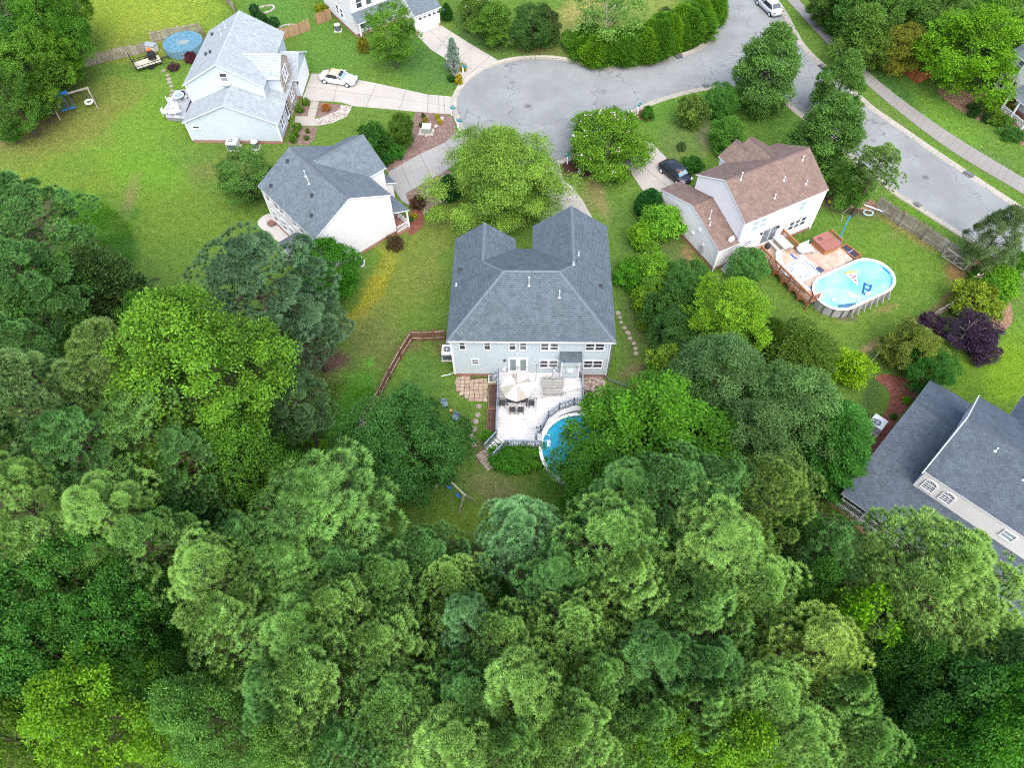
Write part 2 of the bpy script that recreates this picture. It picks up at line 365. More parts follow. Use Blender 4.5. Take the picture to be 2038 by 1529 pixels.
def fast_mesh(me, verts, faces, k):
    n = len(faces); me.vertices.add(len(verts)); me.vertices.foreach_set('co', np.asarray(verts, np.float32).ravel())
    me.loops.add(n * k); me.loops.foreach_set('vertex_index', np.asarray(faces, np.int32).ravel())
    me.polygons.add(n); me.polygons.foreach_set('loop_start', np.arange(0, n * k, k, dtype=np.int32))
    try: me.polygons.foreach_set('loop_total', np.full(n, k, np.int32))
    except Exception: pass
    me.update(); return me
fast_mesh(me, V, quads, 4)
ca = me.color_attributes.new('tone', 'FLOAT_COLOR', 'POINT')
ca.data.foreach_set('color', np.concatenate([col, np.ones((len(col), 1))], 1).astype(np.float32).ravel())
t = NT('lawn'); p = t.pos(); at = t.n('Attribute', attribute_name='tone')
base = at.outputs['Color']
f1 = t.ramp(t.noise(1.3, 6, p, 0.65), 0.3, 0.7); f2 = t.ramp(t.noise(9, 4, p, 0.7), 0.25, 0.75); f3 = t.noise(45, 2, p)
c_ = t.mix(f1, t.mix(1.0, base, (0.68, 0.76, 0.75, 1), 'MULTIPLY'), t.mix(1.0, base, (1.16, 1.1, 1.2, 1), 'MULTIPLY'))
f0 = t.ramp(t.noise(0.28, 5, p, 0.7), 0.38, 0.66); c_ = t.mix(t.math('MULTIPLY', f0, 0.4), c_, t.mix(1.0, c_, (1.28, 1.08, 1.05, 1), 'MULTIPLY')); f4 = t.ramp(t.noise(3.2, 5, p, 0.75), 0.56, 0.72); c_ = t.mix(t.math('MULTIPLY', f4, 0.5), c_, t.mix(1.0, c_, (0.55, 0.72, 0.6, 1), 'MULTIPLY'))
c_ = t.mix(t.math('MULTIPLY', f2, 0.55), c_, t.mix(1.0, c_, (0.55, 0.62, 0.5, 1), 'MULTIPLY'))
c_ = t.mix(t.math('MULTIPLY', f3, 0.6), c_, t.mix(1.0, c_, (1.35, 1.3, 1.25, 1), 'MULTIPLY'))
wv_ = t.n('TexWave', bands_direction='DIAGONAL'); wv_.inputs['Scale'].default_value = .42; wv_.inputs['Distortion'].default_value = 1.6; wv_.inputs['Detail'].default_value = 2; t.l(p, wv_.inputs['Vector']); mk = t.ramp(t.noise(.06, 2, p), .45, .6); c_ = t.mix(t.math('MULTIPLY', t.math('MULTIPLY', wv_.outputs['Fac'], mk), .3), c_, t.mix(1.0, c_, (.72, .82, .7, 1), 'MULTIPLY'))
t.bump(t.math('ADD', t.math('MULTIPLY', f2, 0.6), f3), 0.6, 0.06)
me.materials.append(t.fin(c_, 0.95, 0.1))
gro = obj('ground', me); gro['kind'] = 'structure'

# ------------------------------------------------------------------ road
ASPHALT = NT('asphalt'); t = ASPHALT; p = t.pos()
a = t.ramp(t.noise(0.22, 6, p, 0.6), 0.35, 0.68); b = t.ramp(t.noise(1.6, 5, p, 0.7), 0.35, 0.7); g = t.noise(50, 2, p)
ac = (0.164, 0.177, 0.182, 1)
c_ = t.mix(a, sc(ac, 0.76), sc(ac, 1.14)); c_ = t.mix(t.math('MULTIPLY', b, 0.4), c_, sc(ac, 0.74)); c_ = t.mix(t.math('MULTIPLY', g, 0.3), c_, sc(ac, 1.3))
v = t.n('TexVoronoi', feature='DISTANCE_TO_EDGE'); v.inputs['Scale'].default_value = 0.09
wv = t.n('VectorMath', operation='ADD'); t.l(p, wv.inputs[0]); nn = t.n('TexNoise'); nn.inputs['Scale'].default_value = 0.5; t.l(p, nn.inputs['Vector'])
sv = t.n('VectorMath', operation='SCALE'); sv.inputs['Scale'].default_value = 4; t.l(nn.outputs['Color'], sv.inputs[0]); t.l(sv.outputs[0], wv.inputs[1]); t.l(wv.outputs[0], v.inputs['Vector'])
c_ = t.mix(t.math('MULTIPLY', t.math('SUBTRACT', 1.0, t.ramp(v.outputs['Distance'], 0.002, 0.008)), 0.6), c_, sc(ac, 0.45))
t.bump(g, 0.2, 0.01); ASPHALT = t.fin(c_, 0.9, 0.25)
NEDGE = [(923, 252), (913, 226), (908.6, 203), (916, 182.5), (930.7, 162), (954, 144), (986.6, 129.5), (1025, 120), (1066, 116.9), (1104, 118), (1142.6, 125), (1184, 135), (1228, 137), (1278, 132.5), (1331, 119.2), (1375, 107.5), (1404.6, 91.3), (1424, 74), (1429, 52), (1428, 25), (1426, -20)]
SEDGE = [(923, 252), (935, 280), (965, 304), (1010, 320), (1060, 326), (1105, 320), (1145.6, 306), (1184, 290), (1222, 255), (1257.4, 219), (1278, 208), (1316, 193.5), (1360, 181), (1401.7, 172), (1457, 166), (1500, 169), (1540, 182), (1566, 200), (1591, 221), (1650, 267), (1710, 318), (1781, 377), (1817, 400.4), (1919, 465), (2038, 538), (2200, 640)]
EEDGE = [(1524, -20), (1556, 26), (1575, 62), (1598, 98), (1650, 147), (1711.8, 200), (1732, 218), (1791, 259), (1850, 300), (1921, 348), (2038, 425), (2200, 532)]
nS, sS, eS = (spline(px(e)) for e in (NEDGE, SEDGE, EEDGE))
outline = [tuple(q) for q in sS] + [tuple(q) for q in eS[::-1]] + [tuple(q) for q in nS[::-1]][:-1]
EXCL = [[tuple(map(float, q)) for q in outline]]
road = struct('road', MB().prism(outline, 0.006, 0.006), ASPHALT)
KERB = concrete('kerb_concrete', (0.44, 0.41, 0.37, 1), 0.4)
def kerb(line, side, name='kerb'):
    root = obj(name, None); root['kind'] = 'structure'
    prof = [(0.0, 0.009), (0.42, 0.02), (0.55, 0.10), (0.70, 0.10), (0.75, 0.0)]
    L_ = [np.array(q) for q in line]; nr = []
    for i in range(len(L_)):
        d = L_[min(i + 1, len(L_) - 1)] - L_[max(i - 1, 0)]; d = d / np.linalg.norm(d); nr.append(np.array([-d[1], d[0]]) * side)
    i = 0
    while i < len(L_) - 1:
        j = min(i + 4, len(L_) - 1); mb = MB(); vs_ = []; fs = []
        for k in range(i, j + 1):
            q = L_[k] + (L_[k] - L_[k]) 
            if k == i and i > 0: q = L_[k] + (L_[k + 1] - L_[k]) * 0.03
            for o_, z in prof: vs_.append((*(q + nr[k] * o_), z))
        m_ = len(prof)
        for k in range(j - i):
            for r in range(m_ - 1):
                f = (k * m_ + r, k * m_ + r + 1, (k + 1) * m_ + r + 1, (k + 1) * m_ + r); fs.append(f if side < 0 else f[::-1])
        mb.solid(vs_, fs); part(root, 'kerb_section', mb, KERB); i = j
kerb(nS, 1); kerb(sS, -1); kerb(eS, 1)

CONC = concrete('drive_concrete', (0.47, 0.45, 0.415, 1), 0.45)
CONC2 = concrete('grey_concrete', (0.36, 0.36, 0.355, 1), 0.5)
def slabs(name, poly, cuts, mat, z=0.03):
    """paving split along joint lines; each slab is a piece of its own"""
    EXCL.append([tuple(q[:2]) for q in poly])
    root = obj(name, None); root['kind'] = 'structure'; pieces = [[tuple(q[:2]) for q in poly]]
    for a, b in cuts:
        d = np.array(b[:2]) - np.array(a[:2]); n_ = np.array([-d[1], d[0]]) / np.linalg.norm(d); new = []
        for pc in pieces:
            for sg in (1, -1):
                c = clip(pc, a, n_ * sg, 0.022)
                if len(c) > 2: new.append(c)
        pieces = new
    for pc in pieces: part(root, 'slab', MB().prism(pc, 0.0, z), mat)
    struct_under = part(root, 'joint_bed', MB().prism([tuple(q[:2]) for q in poly], 0.010, 0.010), MUL_D)
    return root
MUL_D = plain('joint_dirt', (0.10, 0.09, 0.075, 1), 0.95)
pl = lambda *q: [px(q[i:i + 2]) for i in range(0, len(q), 2)]
slabs('driveway', px([(619.8, 146.5), (650, 146), (710, 158), (747, 165), (806, 178), (852, 188), (894, 191.5), (909, 196), (907, 228), (892, 227), (827, 222), (768, 216.6), (703.5, 211), (678, 203), (664, 202), (601, 199)]),
      pl((752, 160), (727, 216), (811, 172), (792, 224), (853, 182), (850, 230), (873, 184), (874, 232), (883, 184), (886, 232), (676, 146), (662, 206), (612, 172), (850, 205)), CONC)
slabs('driveway', px([(829, 69), (878, 50), (933, 85), (990, 119), (968, 134), (940, 150), (917, 178), (908, 162), (886, 116), (857, 98)]),
      pl((855, 60), (930, 130), (868, 102), (900, 60), (895, 128), (945, 90), (930, 150), (975, 112)), CONC)
slabs('driveway', px([(772, 343), (833, 308), (885, 284), (918, 256), (940, 285), (905, 328), (857, 357), (807, 385), (816, 410), (800, 400), (783, 375)]),
      pl((833, 300), (862, 360), (885, 280), (915, 330), (795, 320), (822, 385)), CONC2)
slabs('driveway', px([(1082, 330), (1112, 322), (1121, 357), (1140, 372), (1161, 401), (1178, 432), (1182, 480), (1070, 480), (1080, 400)]),
      pl((1070, 400), (1180, 400), (1070, 360), (1150, 360), (1070, 440), (1190, 440)), CONC)
slabs('driveway', px([(1297, 284), (1330, 318), (1352, 352), (1345, 378), (1283, 385), (1253, 340), (1214, 308), (1192, 288), (1232, 247), (1262, 258)]),
      pl((1240, 300), (1330, 372), (1262, 352), (1315, 300), (1215, 312), (1262, 258)), CONC)
# pavement along the road
SWL = [(1540, -30), (1582, 16), (1629, 68), (1682, 121), (1732, 174), (1821, 247), (1909, 310), (2038, 387), (2120, 440)]
SWR = [(1570, -28), (1606, 18), (1656, 71), (1712, 127), (1762, 172), (1845, 234), (1930, 290), (2038, 355), (2130, 415)]
a_, b_ = spline(px(SWL), 1.55), spline(px(SWR), 1.55); n_ = 62
ia = np.linspace(0, len(a_) - 1, n_); ib = np.linspace(0, len(b_) - 1, n_)
ip = lambda L_, q: L_[int(q)] * (1 - q % 1) + L_[min(int(q) + 1, len(L_) - 1)] * (q % 1)
EXCL.append([tuple(map(float, q)) for q in list(a_) + list(b_[::-1])]); swroot = obj('sidewalk', None); swroot['kind'] = 'structure'
SWM = concrete('sidewalk_concrete', (0.29, 0.28, 0.265, 1), 0.4)
for k in range(n_ - 1):
    e = 0.005; A, B = ip(a_, ia[k] + e), ip(b_, ib[k] + e); D_, E_ = ip(a_, ia[k + 1] - e), ip(b_, ib[k + 1] - e)
    part(swroot, 'slab', MB().prism([tuple(A), tuple(B), tuple(E_), tuple(D_)], 0.0, 0.035), SWM)

# ------------------------------------------------------------------ beds
MULCH = mulch('brown_mulch', (0.16, 0.10, 0.085, 1), (0.27, 0.19, 0.17, 1), (0.36, 0.29, 0.26, 1))
MULCHR = mulch('red_mulch', (0.16, 0.055, 0.04, 1), (0.25, 0.10, 0.07, 1), (0.3, 0.16, 0.12, 1))
MULCHD = mulch('dark_mulch', (0.05, 0.025, 0.022, 1), (0.10, 0.05, 0.045, 1), (0.13, 0.08, 0.07, 1))
STRAW = mulch('pine_straw', (0.22, 0.13, 0.085, 1), (0.33, 0.21, 0.14, 1), (0.4, 0.28, 0.2, 1))
GRAVEL = stonemat('white_stone', (0.30, 0.29, 0.27, 1), (0.40, 0.40, 0.39, 1), (0.2, 0.165, 0.14, 1), 5)
_bz = [0.008]
def bed(pts, mat, edge=None, closed=True, name='planting_bed', step=0.5):
    _bz[0] += 0.0007
    q = spline(px(pts), step, True) if closed else [np.array(k[:2]) for k in px(pts)]
    EXCL.append([tuple(map(float, k[:2])) for k in q]); o = struct(name, MB().prism([tuple(k) for k in q], _bz[0], _bz[0]), mat)
    return q
bed([(828, 222), (860, 225), (897, 231), (906, 253), (904, 272), (885, 284), (833, 308), (776, 341), (767, 335), (776, 321), (805, 307), (816, 279), (821, 258)], MULCH)
bed([(807, 387), (850, 362), (893, 338), (900, 370), (895, 401), (868, 406), (842, 429), (818, 412)], MULCH)
bed([(820, 415), (840, 420), (843, 445), (835, 458), (815, 468), (812, 440)], MULCHR)
bed([(598, 201), (619, 201), (611, 231), (586, 229)], MULCH, closed=False)
bed([(635, 202), (678, 208), (675, 218), (645, 231), (628, 232)], MULCH, closed=False)
bed([(579, 251), (631, 252), (631, 258), (626, 275), (616, 288), (572, 287)], MULCH, closed=False)
bed([(678, 208), (701, 211), (696, 222), (689.5, 232), (663.6, 243.6), (633, 250.6), (626, 236.5), (645, 231), (675, 218)], GRAVEL, closed=False, name='gravel_path')
slabs('garden_walk', px([(619, 201), (635, 202), (626, 238), (632, 250), (586, 250), (588, 231), (612, 231)]), pl((600, 232), (640, 232), (620, 216), (640, 216)), concrete('walk_concrete', (0.42, 0.40, 0.36, 1), 0.4))
bed([(1112, 325), (1140, 318), (1165, 322), (1180, 345), (1150, 352), (1122, 350)], MULCHD)
bed([(975, 455), (990, 440), (1040, 425), (1055, 435), (1040, 450), (1000, 460)], MULCHD)
bed([(1265, 222), (1290, 214), (1300, 226), (1296, 240), (1272, 236)], MULCHR)
bed([(2007, 590), (2015, 638), (1991, 662), (1965, 660), (1978, 625), (1990, 605)], STRAW)
bed([(1740, 754), (1756, 745), (1790, 750), (1830, 770), (1815, 800), (1785, 838), (1740, 910), (1690, 985), (1655, 1000), (1690, 900), (1722, 860), (1752, 835), (1770, 800), (1765, 772)], MULCHR)
bed([(1640, 985), (1668, 985), (1735, 1055), (1725, 1068), (1680, 1025), (1650, 1005)], STRAW)
bed([(1865, 177), (1897, 168), (1938, 188), (1983, 182), (2021, 206), (2040, 235), (2040, 290), (1990, 255), (1938, 235), (1890, 205)], STRAW)
bed([(1615, 24), (1656, 53), (1697, 76), (1744, 112), (1712, 121), (1662, 74)], MULCHR)
bed([(1650, 395), (1680, 385), (1740, 400), (1745, 420), (1700, 415), (1655, 408)], STRAW)
bed([(1968, 1195), (1990, 1186), (2015, 1200), (2020, 1225), (2000, 1235), (1985, 1215)], MULCHR)
bed([(1160, 752), (1200, 752), (1205, 775), (1180, 800), (1160, 790)], stonemat('grey_gravel', (0.28, 0.24, 0.2, 1), (0.4, 0.36, 0.31, 1), (0.16, 0.12, 0.1, 1), 6), name='gravel_strip')
bed([(560, 485), (520, 455), (513, 440), (535, 425), (560, 445), (600, 480), (590, 500)], concrete('patio_concrete', (0.62, 0.6, 0.57, 1), 0.2), name='patio')
# covers and inlets in the road
def manhole(x, y):
    r = thing('manhole_cover', 'round iron manhole cover set in the ' + ('turning circle' if x < 1200 else 'road beside the long kerb'), 'manhole', G(x, y, 0.0))
    part(r, 'collar', MB().lathe([(0.75, 0.004), (0.75, 0.012), (0.36, 0.012)], n=28), plain('collar', (0.15, 0.155, 0.16, 1), 0.9))
    mb = MB().lathe([(0.36, 0.005), (0.36, 0.018), (0.3, 0.022), (0.0, 0.022)], n=24)
    for k in range(6): mb.box(-0.3 + k * 0.11, -0.26 + k * 0.11, -0.16, 0.16, 0.02, 0.028)
    part(r, 'cover', mb, plain('iron', (0.09, 0.095, 0.1, 1), 0.6, 0.5))
manhole(1051, 211); manhole(1842, 353)
def inlet(x, y, x2, y2, where):
    a, b = np.array(G(x, y)[:2]), np.array(G(x2, y2)[:2]); L_ = float(np.linalg.norm(b - a)); an = math.atan2(b[1] - a[1], b[0] - a[0])
    r = thing('storm_drain', 'storm drain inlet with iron hood in the kerb ' + where, 'drain', ((a[0] + b[0]) / 2, (a[1] + b[1]) / 2, 0), an)
    mb = MB().box(-L_ / 2, L_ / 2, -0.25, 0.25, 0.0, 0.125); part(r, 'hood', mb, plain('iron', (0.09, 0.095, 0.1, 1)))
    mb = MB()
    for k in range(int(L_ / 0.12)): mb.box(-L_ / 2 + k * 0.12, -L_ / 2 + k * 0.12 + 0.05, -0.55, -0.26, 0.024, 0.05)
    part(r, 'grate', mb, DARK)
inlet(1343, 113, 1357, 109, 'below the tall clipped hedge'); inlet(1399, 170.5, 1412, 169.5, 'beside the corner lawn'); inlet(1633, 128, 1648, 140, 'across from the corner oak'); inlet(1920, 341, 1938, 352, 'beside the pavement verge'); inlet(1820, 404, 1832, 411, 'along the verge of the picket fence')

# ------------------------------------------------------------------ turf: short tufts on every lawn in view
def turf(n_try=420000, seed=9):
    rs = np.random.RandomState(seed); x = rs.uniform(-72, 72, n_try); y = rs.uniform(14, 104, n_try)
    Q = np.stack([x, y, np.zeros(n_try)], 1) - CAM; dz = Q @ FW; u = 1019 + F * (Q @ RT) / dz; v = 764.5 - F * (Q @ UP) / dz
    ok = (u > -30) & (u < 2070) & (v > -30) & (v < 1330); x, y = x[ok], y[ok]; bad = np.zeros(len(x), bool)
    for poly in EXCL: bad |= inside(x, y, poly)
    for poly in (FOREST, FOREST2): bad |= inside(x, y, [G(q[0], max(q[1], -50)) for q in poly])
    x, y = x[~bad], y[~bad]; n = len(x); i = np.clip(((x + 100) / .5).round().astype(int) + 3, 0, nx - 1); j = np.clip(((y + 6) / .5).round().astype(int) + 3, 0, ny - 1)
    c = col.reshape(ny, nx, 3)[j, i] * (.7 + .9 * rs.rand(n, 1)) ; a = rs.rand(n) * 6.283; h_ = .035 + .055 * rs.rand(n); w_ = .035 + .05 * rs.rand(n)
    p0 = np.stack([x - np.cos(a) * w_, y - np.sin(a) * w_, np.zeros(n)], 1); p1 = np.stack([x + np.cos(a) * w_, y + np.sin(a) * w_, np.zeros(n)], 1); p2 = np.stack([x + rs.randn(n) * .05, y + rs.randn(n) * .05, h_], 1)
    vv = np.stack([p0, p1, p2], 1).reshape(-1, 3); me = fast_mesh(bpy.data.meshes.new('grass'), vv, np.arange(n * 3).reshape(n, 3), 3)
    at_ = me.color_attributes.new('tone', 'FLOAT_COLOR', 'POINT'); at_.data.foreach_set('color', np.repeat(np.concatenate([c, np.ones((n, 1))], 1), 3, 0).astype(np.float32).ravel())
    t = NT('grass_blades'); b = t.n('Attribute', attribute_name='tone'); me.materials.append(t.fin(b.outputs['Color'], .8, .1)); o = obj('grass', me); o['kind'] = 'stuff'
turf()

# ================================================================== HOUSES
SH_A = shingle('slate_shingles', (0.132, 0.178, 0.212, 1), (0.086, 0.122, 0.152, 1), (0.032, 0.046, 0.062, 1))
SH_B = shingle('pale_shingles', (0.41, 0.46, 0.49, 1), (0.31, 0.355, 0.385, 1), (0.19, 0.235, 0.27, 1), 0.1)
SH_C = shingle('grey_shingles', (0.175, 0.222, 0.26, 1), (0.125, 0.162, 0.195, 1), (0.052, 0.07, 0.088, 1))
SH_D = shingle('charcoal_shingles', (0.125, 0.16, 0.205, 1), (0.07, 0.095, 0.13, 1), (0.035, 0.05, 0.07, 1), 0.6)
SH_E = shingle('brown_shingles', (0.26, 0.185, 0.155, 1), (0.17, 0.115, 0.10, 1), (0.085, 0.058, 0.055, 1), 0.2)
SID_A = siding('blue_grey_siding', (0.55, 0.66, 0.73, 1)); SID_B = siding('pale_blue_siding', (0.52, 0.605, 0.68, 1)); SID_W = siding('white_siding', (0.78, 0.79, 0.82, 1), dirt=0.08)
BRICK = brickmat('red_brick', (0.27, 0.10, 0.075, 1), (0.2, 0.075, 0.06, 1), (0.3, 0.24, 0.21, 1))
STONE = stonemat('stone_veneer', (0.5, 0.46, 0.4, 1), (0.34, 0.3, 0.27, 1), (0.22, 0.19, 0.17, 1), 4)
CURT = plain('window_blind', (0.5, 0.5, 0.48, 1), 0.7)
SCREEN = plain('screen_grey', (0.24, 0.32, 0.34, 1), 0.5)

class House:
    def __init__(s, name, label, o, yaw):
        s.o = (float(o[0]), float(o[1])); s.yaw = math.radians(yaw)
        s.r = thing(name, label, 'house', (s.o[0], s.o[1], 0), s.yaw)
        s.slabs = MB(); s.walls = MB(); s.found = MB(); s.caps = []
    def on(s, x, y, ax, val):
        """local point where the photo's pixel meets the plane ax = val of this house"""
        d = F * FW + (x - 1019) * RT - (y - 764.5) * UP; c, sn = math.cos(s.yaw), math.sin(s.yaw)
        lo = lambda a: np.array([a[0] * c + a[1] * sn, -a[0] * sn + a[1] * c, a[2]])
        o = lo(CAM - np.array([s.o[0], s.o[1], 0])); dd = lo(d); t_ = (val - o[ax]) / dd[ax]; return o + dd * t_
    def slab(s, pts, th=0.12):
        n = len(pts); b = [(p[0], p[1], p[2] - th) for p in pts]; s.slabs.poly(pts, 0); s.slabs.poly(b[::-1], 1)
        for i in range(n):
            j = (i + 1) % n; s.slabs.poly([b[i], b[j], pts[j], pts[i]], 1)
    def cap(s, a, b): s.caps.append((a, b))
    def gable(s, u0, u1, v0, v1, ze, zr, ax, oh=0.3, rk=0.25, walls=True, r=None, ends=(1, 1)):
        """gable roof on a box; ax is the direction of its ridge"""
        if ax == 'u':
            m = (v0 + v1) / 2 if r is None else r; k0 = (zr - ze) / (m - v0); k1 = (zr - ze) / (v1 - m); a, b = u0 - rk * ends[0], u1 + rk * ends[1]
            s.slab([(a, v0 - oh, ze - oh * k0), (b, v0 - oh, ze - oh * k0), (b, m, zr), (a, m, zr)])
            s.slab([(b, v1 + oh, ze - oh * k1), (a, v1 + oh, ze - oh * k1), (a, m, zr), (b, m, zr)])
            s.cap((a, m, zr), (b, m, zr))
            if walls:
                for q, fl in ((u0, 0), (u1, 1)):
                    tri = [(q, v0, ze), (q, m, zr - .1), (q, v1, ze)]; s.walls.poly(tri[::-1] if fl else tri)
        else:
            m = (u0 + u1) / 2 if r is None else r; k0 = (zr - ze) / (m - u0); k1 = (zr - ze) / (u1 - m); a, b = v0 - rk * ends[0], v1 + rk * ends[1]
            s.slab([(u0 - oh, b, ze - oh * k0), (u0 - oh, a, ze - oh * k0), (m, a, zr), (m, b, zr)])
            s.slab([(u1 + oh, a, ze - oh * k1), (u1 + oh, b, ze - oh * k1), (m, b, zr), (m, a, zr)])
            s.cap((m, a, zr), (m, b, zr))
            if walls:
                for q, fl in ((v0, 1), (v1, 0)):
                    tri = [(u0, q, ze), (m, q, zr - .1), (u1, q, ze)]; s.walls.poly(tri[::-1] if fl else tri)
    def box(s, u0, u1, v0, v1, z1, z0=0.4):
        s.walls.box(u0, u1, v0, v1, z0, z1)
        if z0 < 0.5 and z0 > 0: s.found.box(u0 + .01, u1 - .01, v0 + .01, v1 - .01, 0, z0)
    def finish(s, sid, sh, trim=None):
        part(s.r, 'wall', s.walls, sid)
        if s.found.v: part(s.r, 'foundation', s.found, BRICK)
        s.roof = part(s.r, 'roof', s.slabs, [sh, WHITE])
        for a, b in s.caps:
            a, b = Vector(a), Vector(b); d = (b - a).normalized(); sd = d.cross(Vector((0, 0, 1))).normalized() * 0.15
            dn = Vector((0, 0, -0.07)); up = Vector((0, 0, 0.045)); mb = MB()
            mb.solid([a + sd + dn, a + up, a - sd + dn, b + sd + dn, b + up, b - sd + dn], [(0, 3, 4, 1), (1, 4, 5, 2), (0, 1, 2), (3, 5, 4)])
            part(s.roof, 'ridge_cap', mb, CAPM[sh.name])
    def corner(s, u, v, z0, z1, w_=0.09):
        part(s.r, 'corner_trim', MB().box(u - w_, u + w_, v - w_, v + w_, z0, z1), WHITE)
    def rect(s, x0, y0, x1, y1, ax, val):
        """rectangle on a wall from two opposite photo pixels: (centre along wall, centre z, width, height)"""
        a, b = s.on(x0, y0, ax, val), s.on(x1, y1, ax, val); k = 1 - ax
        return ((a[k] + b[k]) / 2, (a[2] + b[2]) / 2, abs(a[k] - b[k]), abs(a[2] - b[2]))
    def window(s, nd, along, val, z, w_, h, cols=1, rows=2, name='window', pane=None, fr=0.09):
        """nd: 'u+','u-','v+','v-' = the way the wall faces"""
        sg = 1 if nd[1] == '+' else -1; n_ = Vector((sg, 0, 0)) if nd[0] == 'u' else Vector((0, sg, 0)); r_ = Vector((0, 0, 1)).cross(n_) 
        c = Vector((val, along, z)) if nd[0] == 'u' else Vector((along, val, z)); up = Vector((0, 0, 1)); mb = MB()
        bx = lambda a0, a1, z0, z1, d0, d1, m=mb: m.obox(c + r_ * (a0 + a1) / 2 + up * (z0 + z1) / 2 + n_ * (d0 + d1) / 2, r_ * (a1 - a0) / 2, n_ * (d1 - d0) / 2, up * (z1 - z0) / 2)
        W, Hh = w_ / 2, h / 2
        bx(-W, W, Hh - fr, Hh, 0, .07); bx(-W, W, -Hh, -Hh + fr, 0, .09); bx(-W, -W + fr, -Hh + fr, Hh - fr, 0, .07); bx(W - fr, W, -Hh + fr, Hh - fr, 0, .07)
        iw, ih = (w_ - 2 * fr) / cols, (h - 2 * fr) / rows
        for i in range(1, cols): bx(-W + fr + i * iw - .025, -W + fr + i * iw + .025, -Hh + fr, Hh - fr, 0, .055)
        for j in range(1, rows): bx(-W + fr, W - fr, -Hh + fr + j * ih - .025, -Hh + fr + j * ih + .025, 0, .05)
        f = part(s.r, name, mb, WHITE)
        for i in range(cols):
            for j in range(rows):
                g = MB(); bx(-W + fr + i * iw + .02, -W + fr + (i + 1) * iw - .02, -Hh + fr + j * ih + .02, -Hh + fr + (j + 1) * ih - .02, .004, .02, g)
                part(f, 'pane', g, pane or GLASS)
        return f
    def vent(s, u, v, z, h=0.5, white=True):
        if white:
            mb = MB().lathe([(.14, -.06), (.11, .02), (.045, .08), (.04, h), (.075, h + .01), (.075, h + .08), (.03, h + .11)], (u, v, z), 10)
            part(s.r, 'vent_pipe', mb, plain('vent_white', (.42, .44, .47, 1), .5))
        else: part(s.r, 'roof_vent', MB().lathe([(.2, -.1), (.2, .03), (.1, .1), (.1, .16), (.16, .18), (.14, .26), (.02, .28)], (u, v, z), 10), DARK)
CAPM = {sh.name: plain(sh.name + '_cap', c, 0.85, 0.2, fine=20, var=0.2) for sh, c in ((SH_A, (0.09, 0.11, 0.135, 1)), (SH_B, (0.25, 0.28, 0.32, 1)), (SH_C, (0.075, 0.088, 0.105, 1)), (SH_D, (0.053, 0.062, 0.078, 1)), (SH_E, (0.093, 0.065, 0.06, 1)))}

# ------------------------------------------------------------------ main house
h = A = House('house', 'blue grey house with hipped slate roof and white back deck', P(906.6, 748.4), -2.2)
ZE, S1, S2 = 5.62, 0.73, 0.6; U0, U1, V0, VN = -0.33, 13.97, -0.28, 10.5; um = (U0 + U1) / 2
h.box(0, 13.64, 0, 10.2, 5.66); h.box(0, 5.05, 10.2, 11.4, 5.66); h.box(7.25, 13.64, 10.2, 13.1, 5.66)
rz = ZE + 4.8 * S1; rv = V0 + 4.8; RL, RR = (U0 + 4.8, rv, rz), (U1 - 4.8, rv, rz)
S2 = (rz - ZE) / (VN - rv)
lu = (U0 + 5.36) / 2; lz = ZE + (lu - U0) * S1; lv = VN - (lz - ZE) / S2; ru = (6.9 + U1) / 2; rz2 = ZE + (U1 - ru) * S1; rv2 = VN - (rz2 - ZE) / S2
FL, FR = 11.7, 13.4
h.slab([(U0, V0, ZE), (U1, V0, ZE), RR, RL])
h.slab([(U0, FL, ZE), (U0, V0, ZE), RL, (lu, lv, lz), (lu, FL, lz)])
h.slab([(U1, V0, ZE), (U1, FR, ZE), (ru, FR, rz2), (ru, rv2, rz2), RR])
h.slab([(5.36, VN, ZE), (5.36, FL, ZE), (lu, FL, lz), (lu, lv, lz)])
h.slab([(6.9, FR, ZE), (6.9, VN, ZE), (ru, rv2, rz2), (ru, FR, rz2)])
h.slab([(6.9, VN, ZE), (5.36, VN, ZE), (lu, lv, lz), RL, RR, (ru, rv2, rz2)])
for a_, b_ in ((RL, RR), ((U0, V0, ZE), RL), ((U1, V0, ZE), RR), ((lu, lv, lz), RL), ((ru, rv2, rz2), RR), ((lu, FL, lz), (lu, lv, lz)), ((ru, FR, rz2), (ru, rv2, rz2))): h.cap(a_, b_)
h.walls.poly([(0, 11.4, 5.66), (lu, 11.4, lz - .2), (5.05, 11.4, 5.66)]).poly([(7.25, 13.1, 5.66), (ru, 13.1, rz2 - .2), (13.64, 13.1, 5.66)])
h.finish(SID_A, SH_A)
for u in (0, 13.64): h.corner(u, 0, .4, 5.6)
part(h.r, 'gutter', MB().bar((U0, V0 - .05, ZE - .09), (U1, V0 - .05, ZE - .09), .10, .1), plain('gutter_grey', (.36, .38, .42, 1), .5))
part(h.r, 'downspout', MB().tube([(13.7, -.12, 5.3), (13.7, -.1, .3), (13.9, -.3, .12), (15.4, -.95, .08)], .06, 6), plain('dark_spout', (0.11, 0.13, 0.17, 1), 0.5))
part(h.r, 'downspout', MB().tube([(-.1, .3, 5.3), (-.1, .3, .2), (-.5, .1, .1), (-1.3, -.1, .08)], .05, 6), WHITE)
def zr(q, sc_=.2354, off=(840, 400)): return (off[0] + q[0] * sc_, off[1] + q[1] * sc_, off[0] + q[2] * sc_, off[1] + q[3] * sc_)
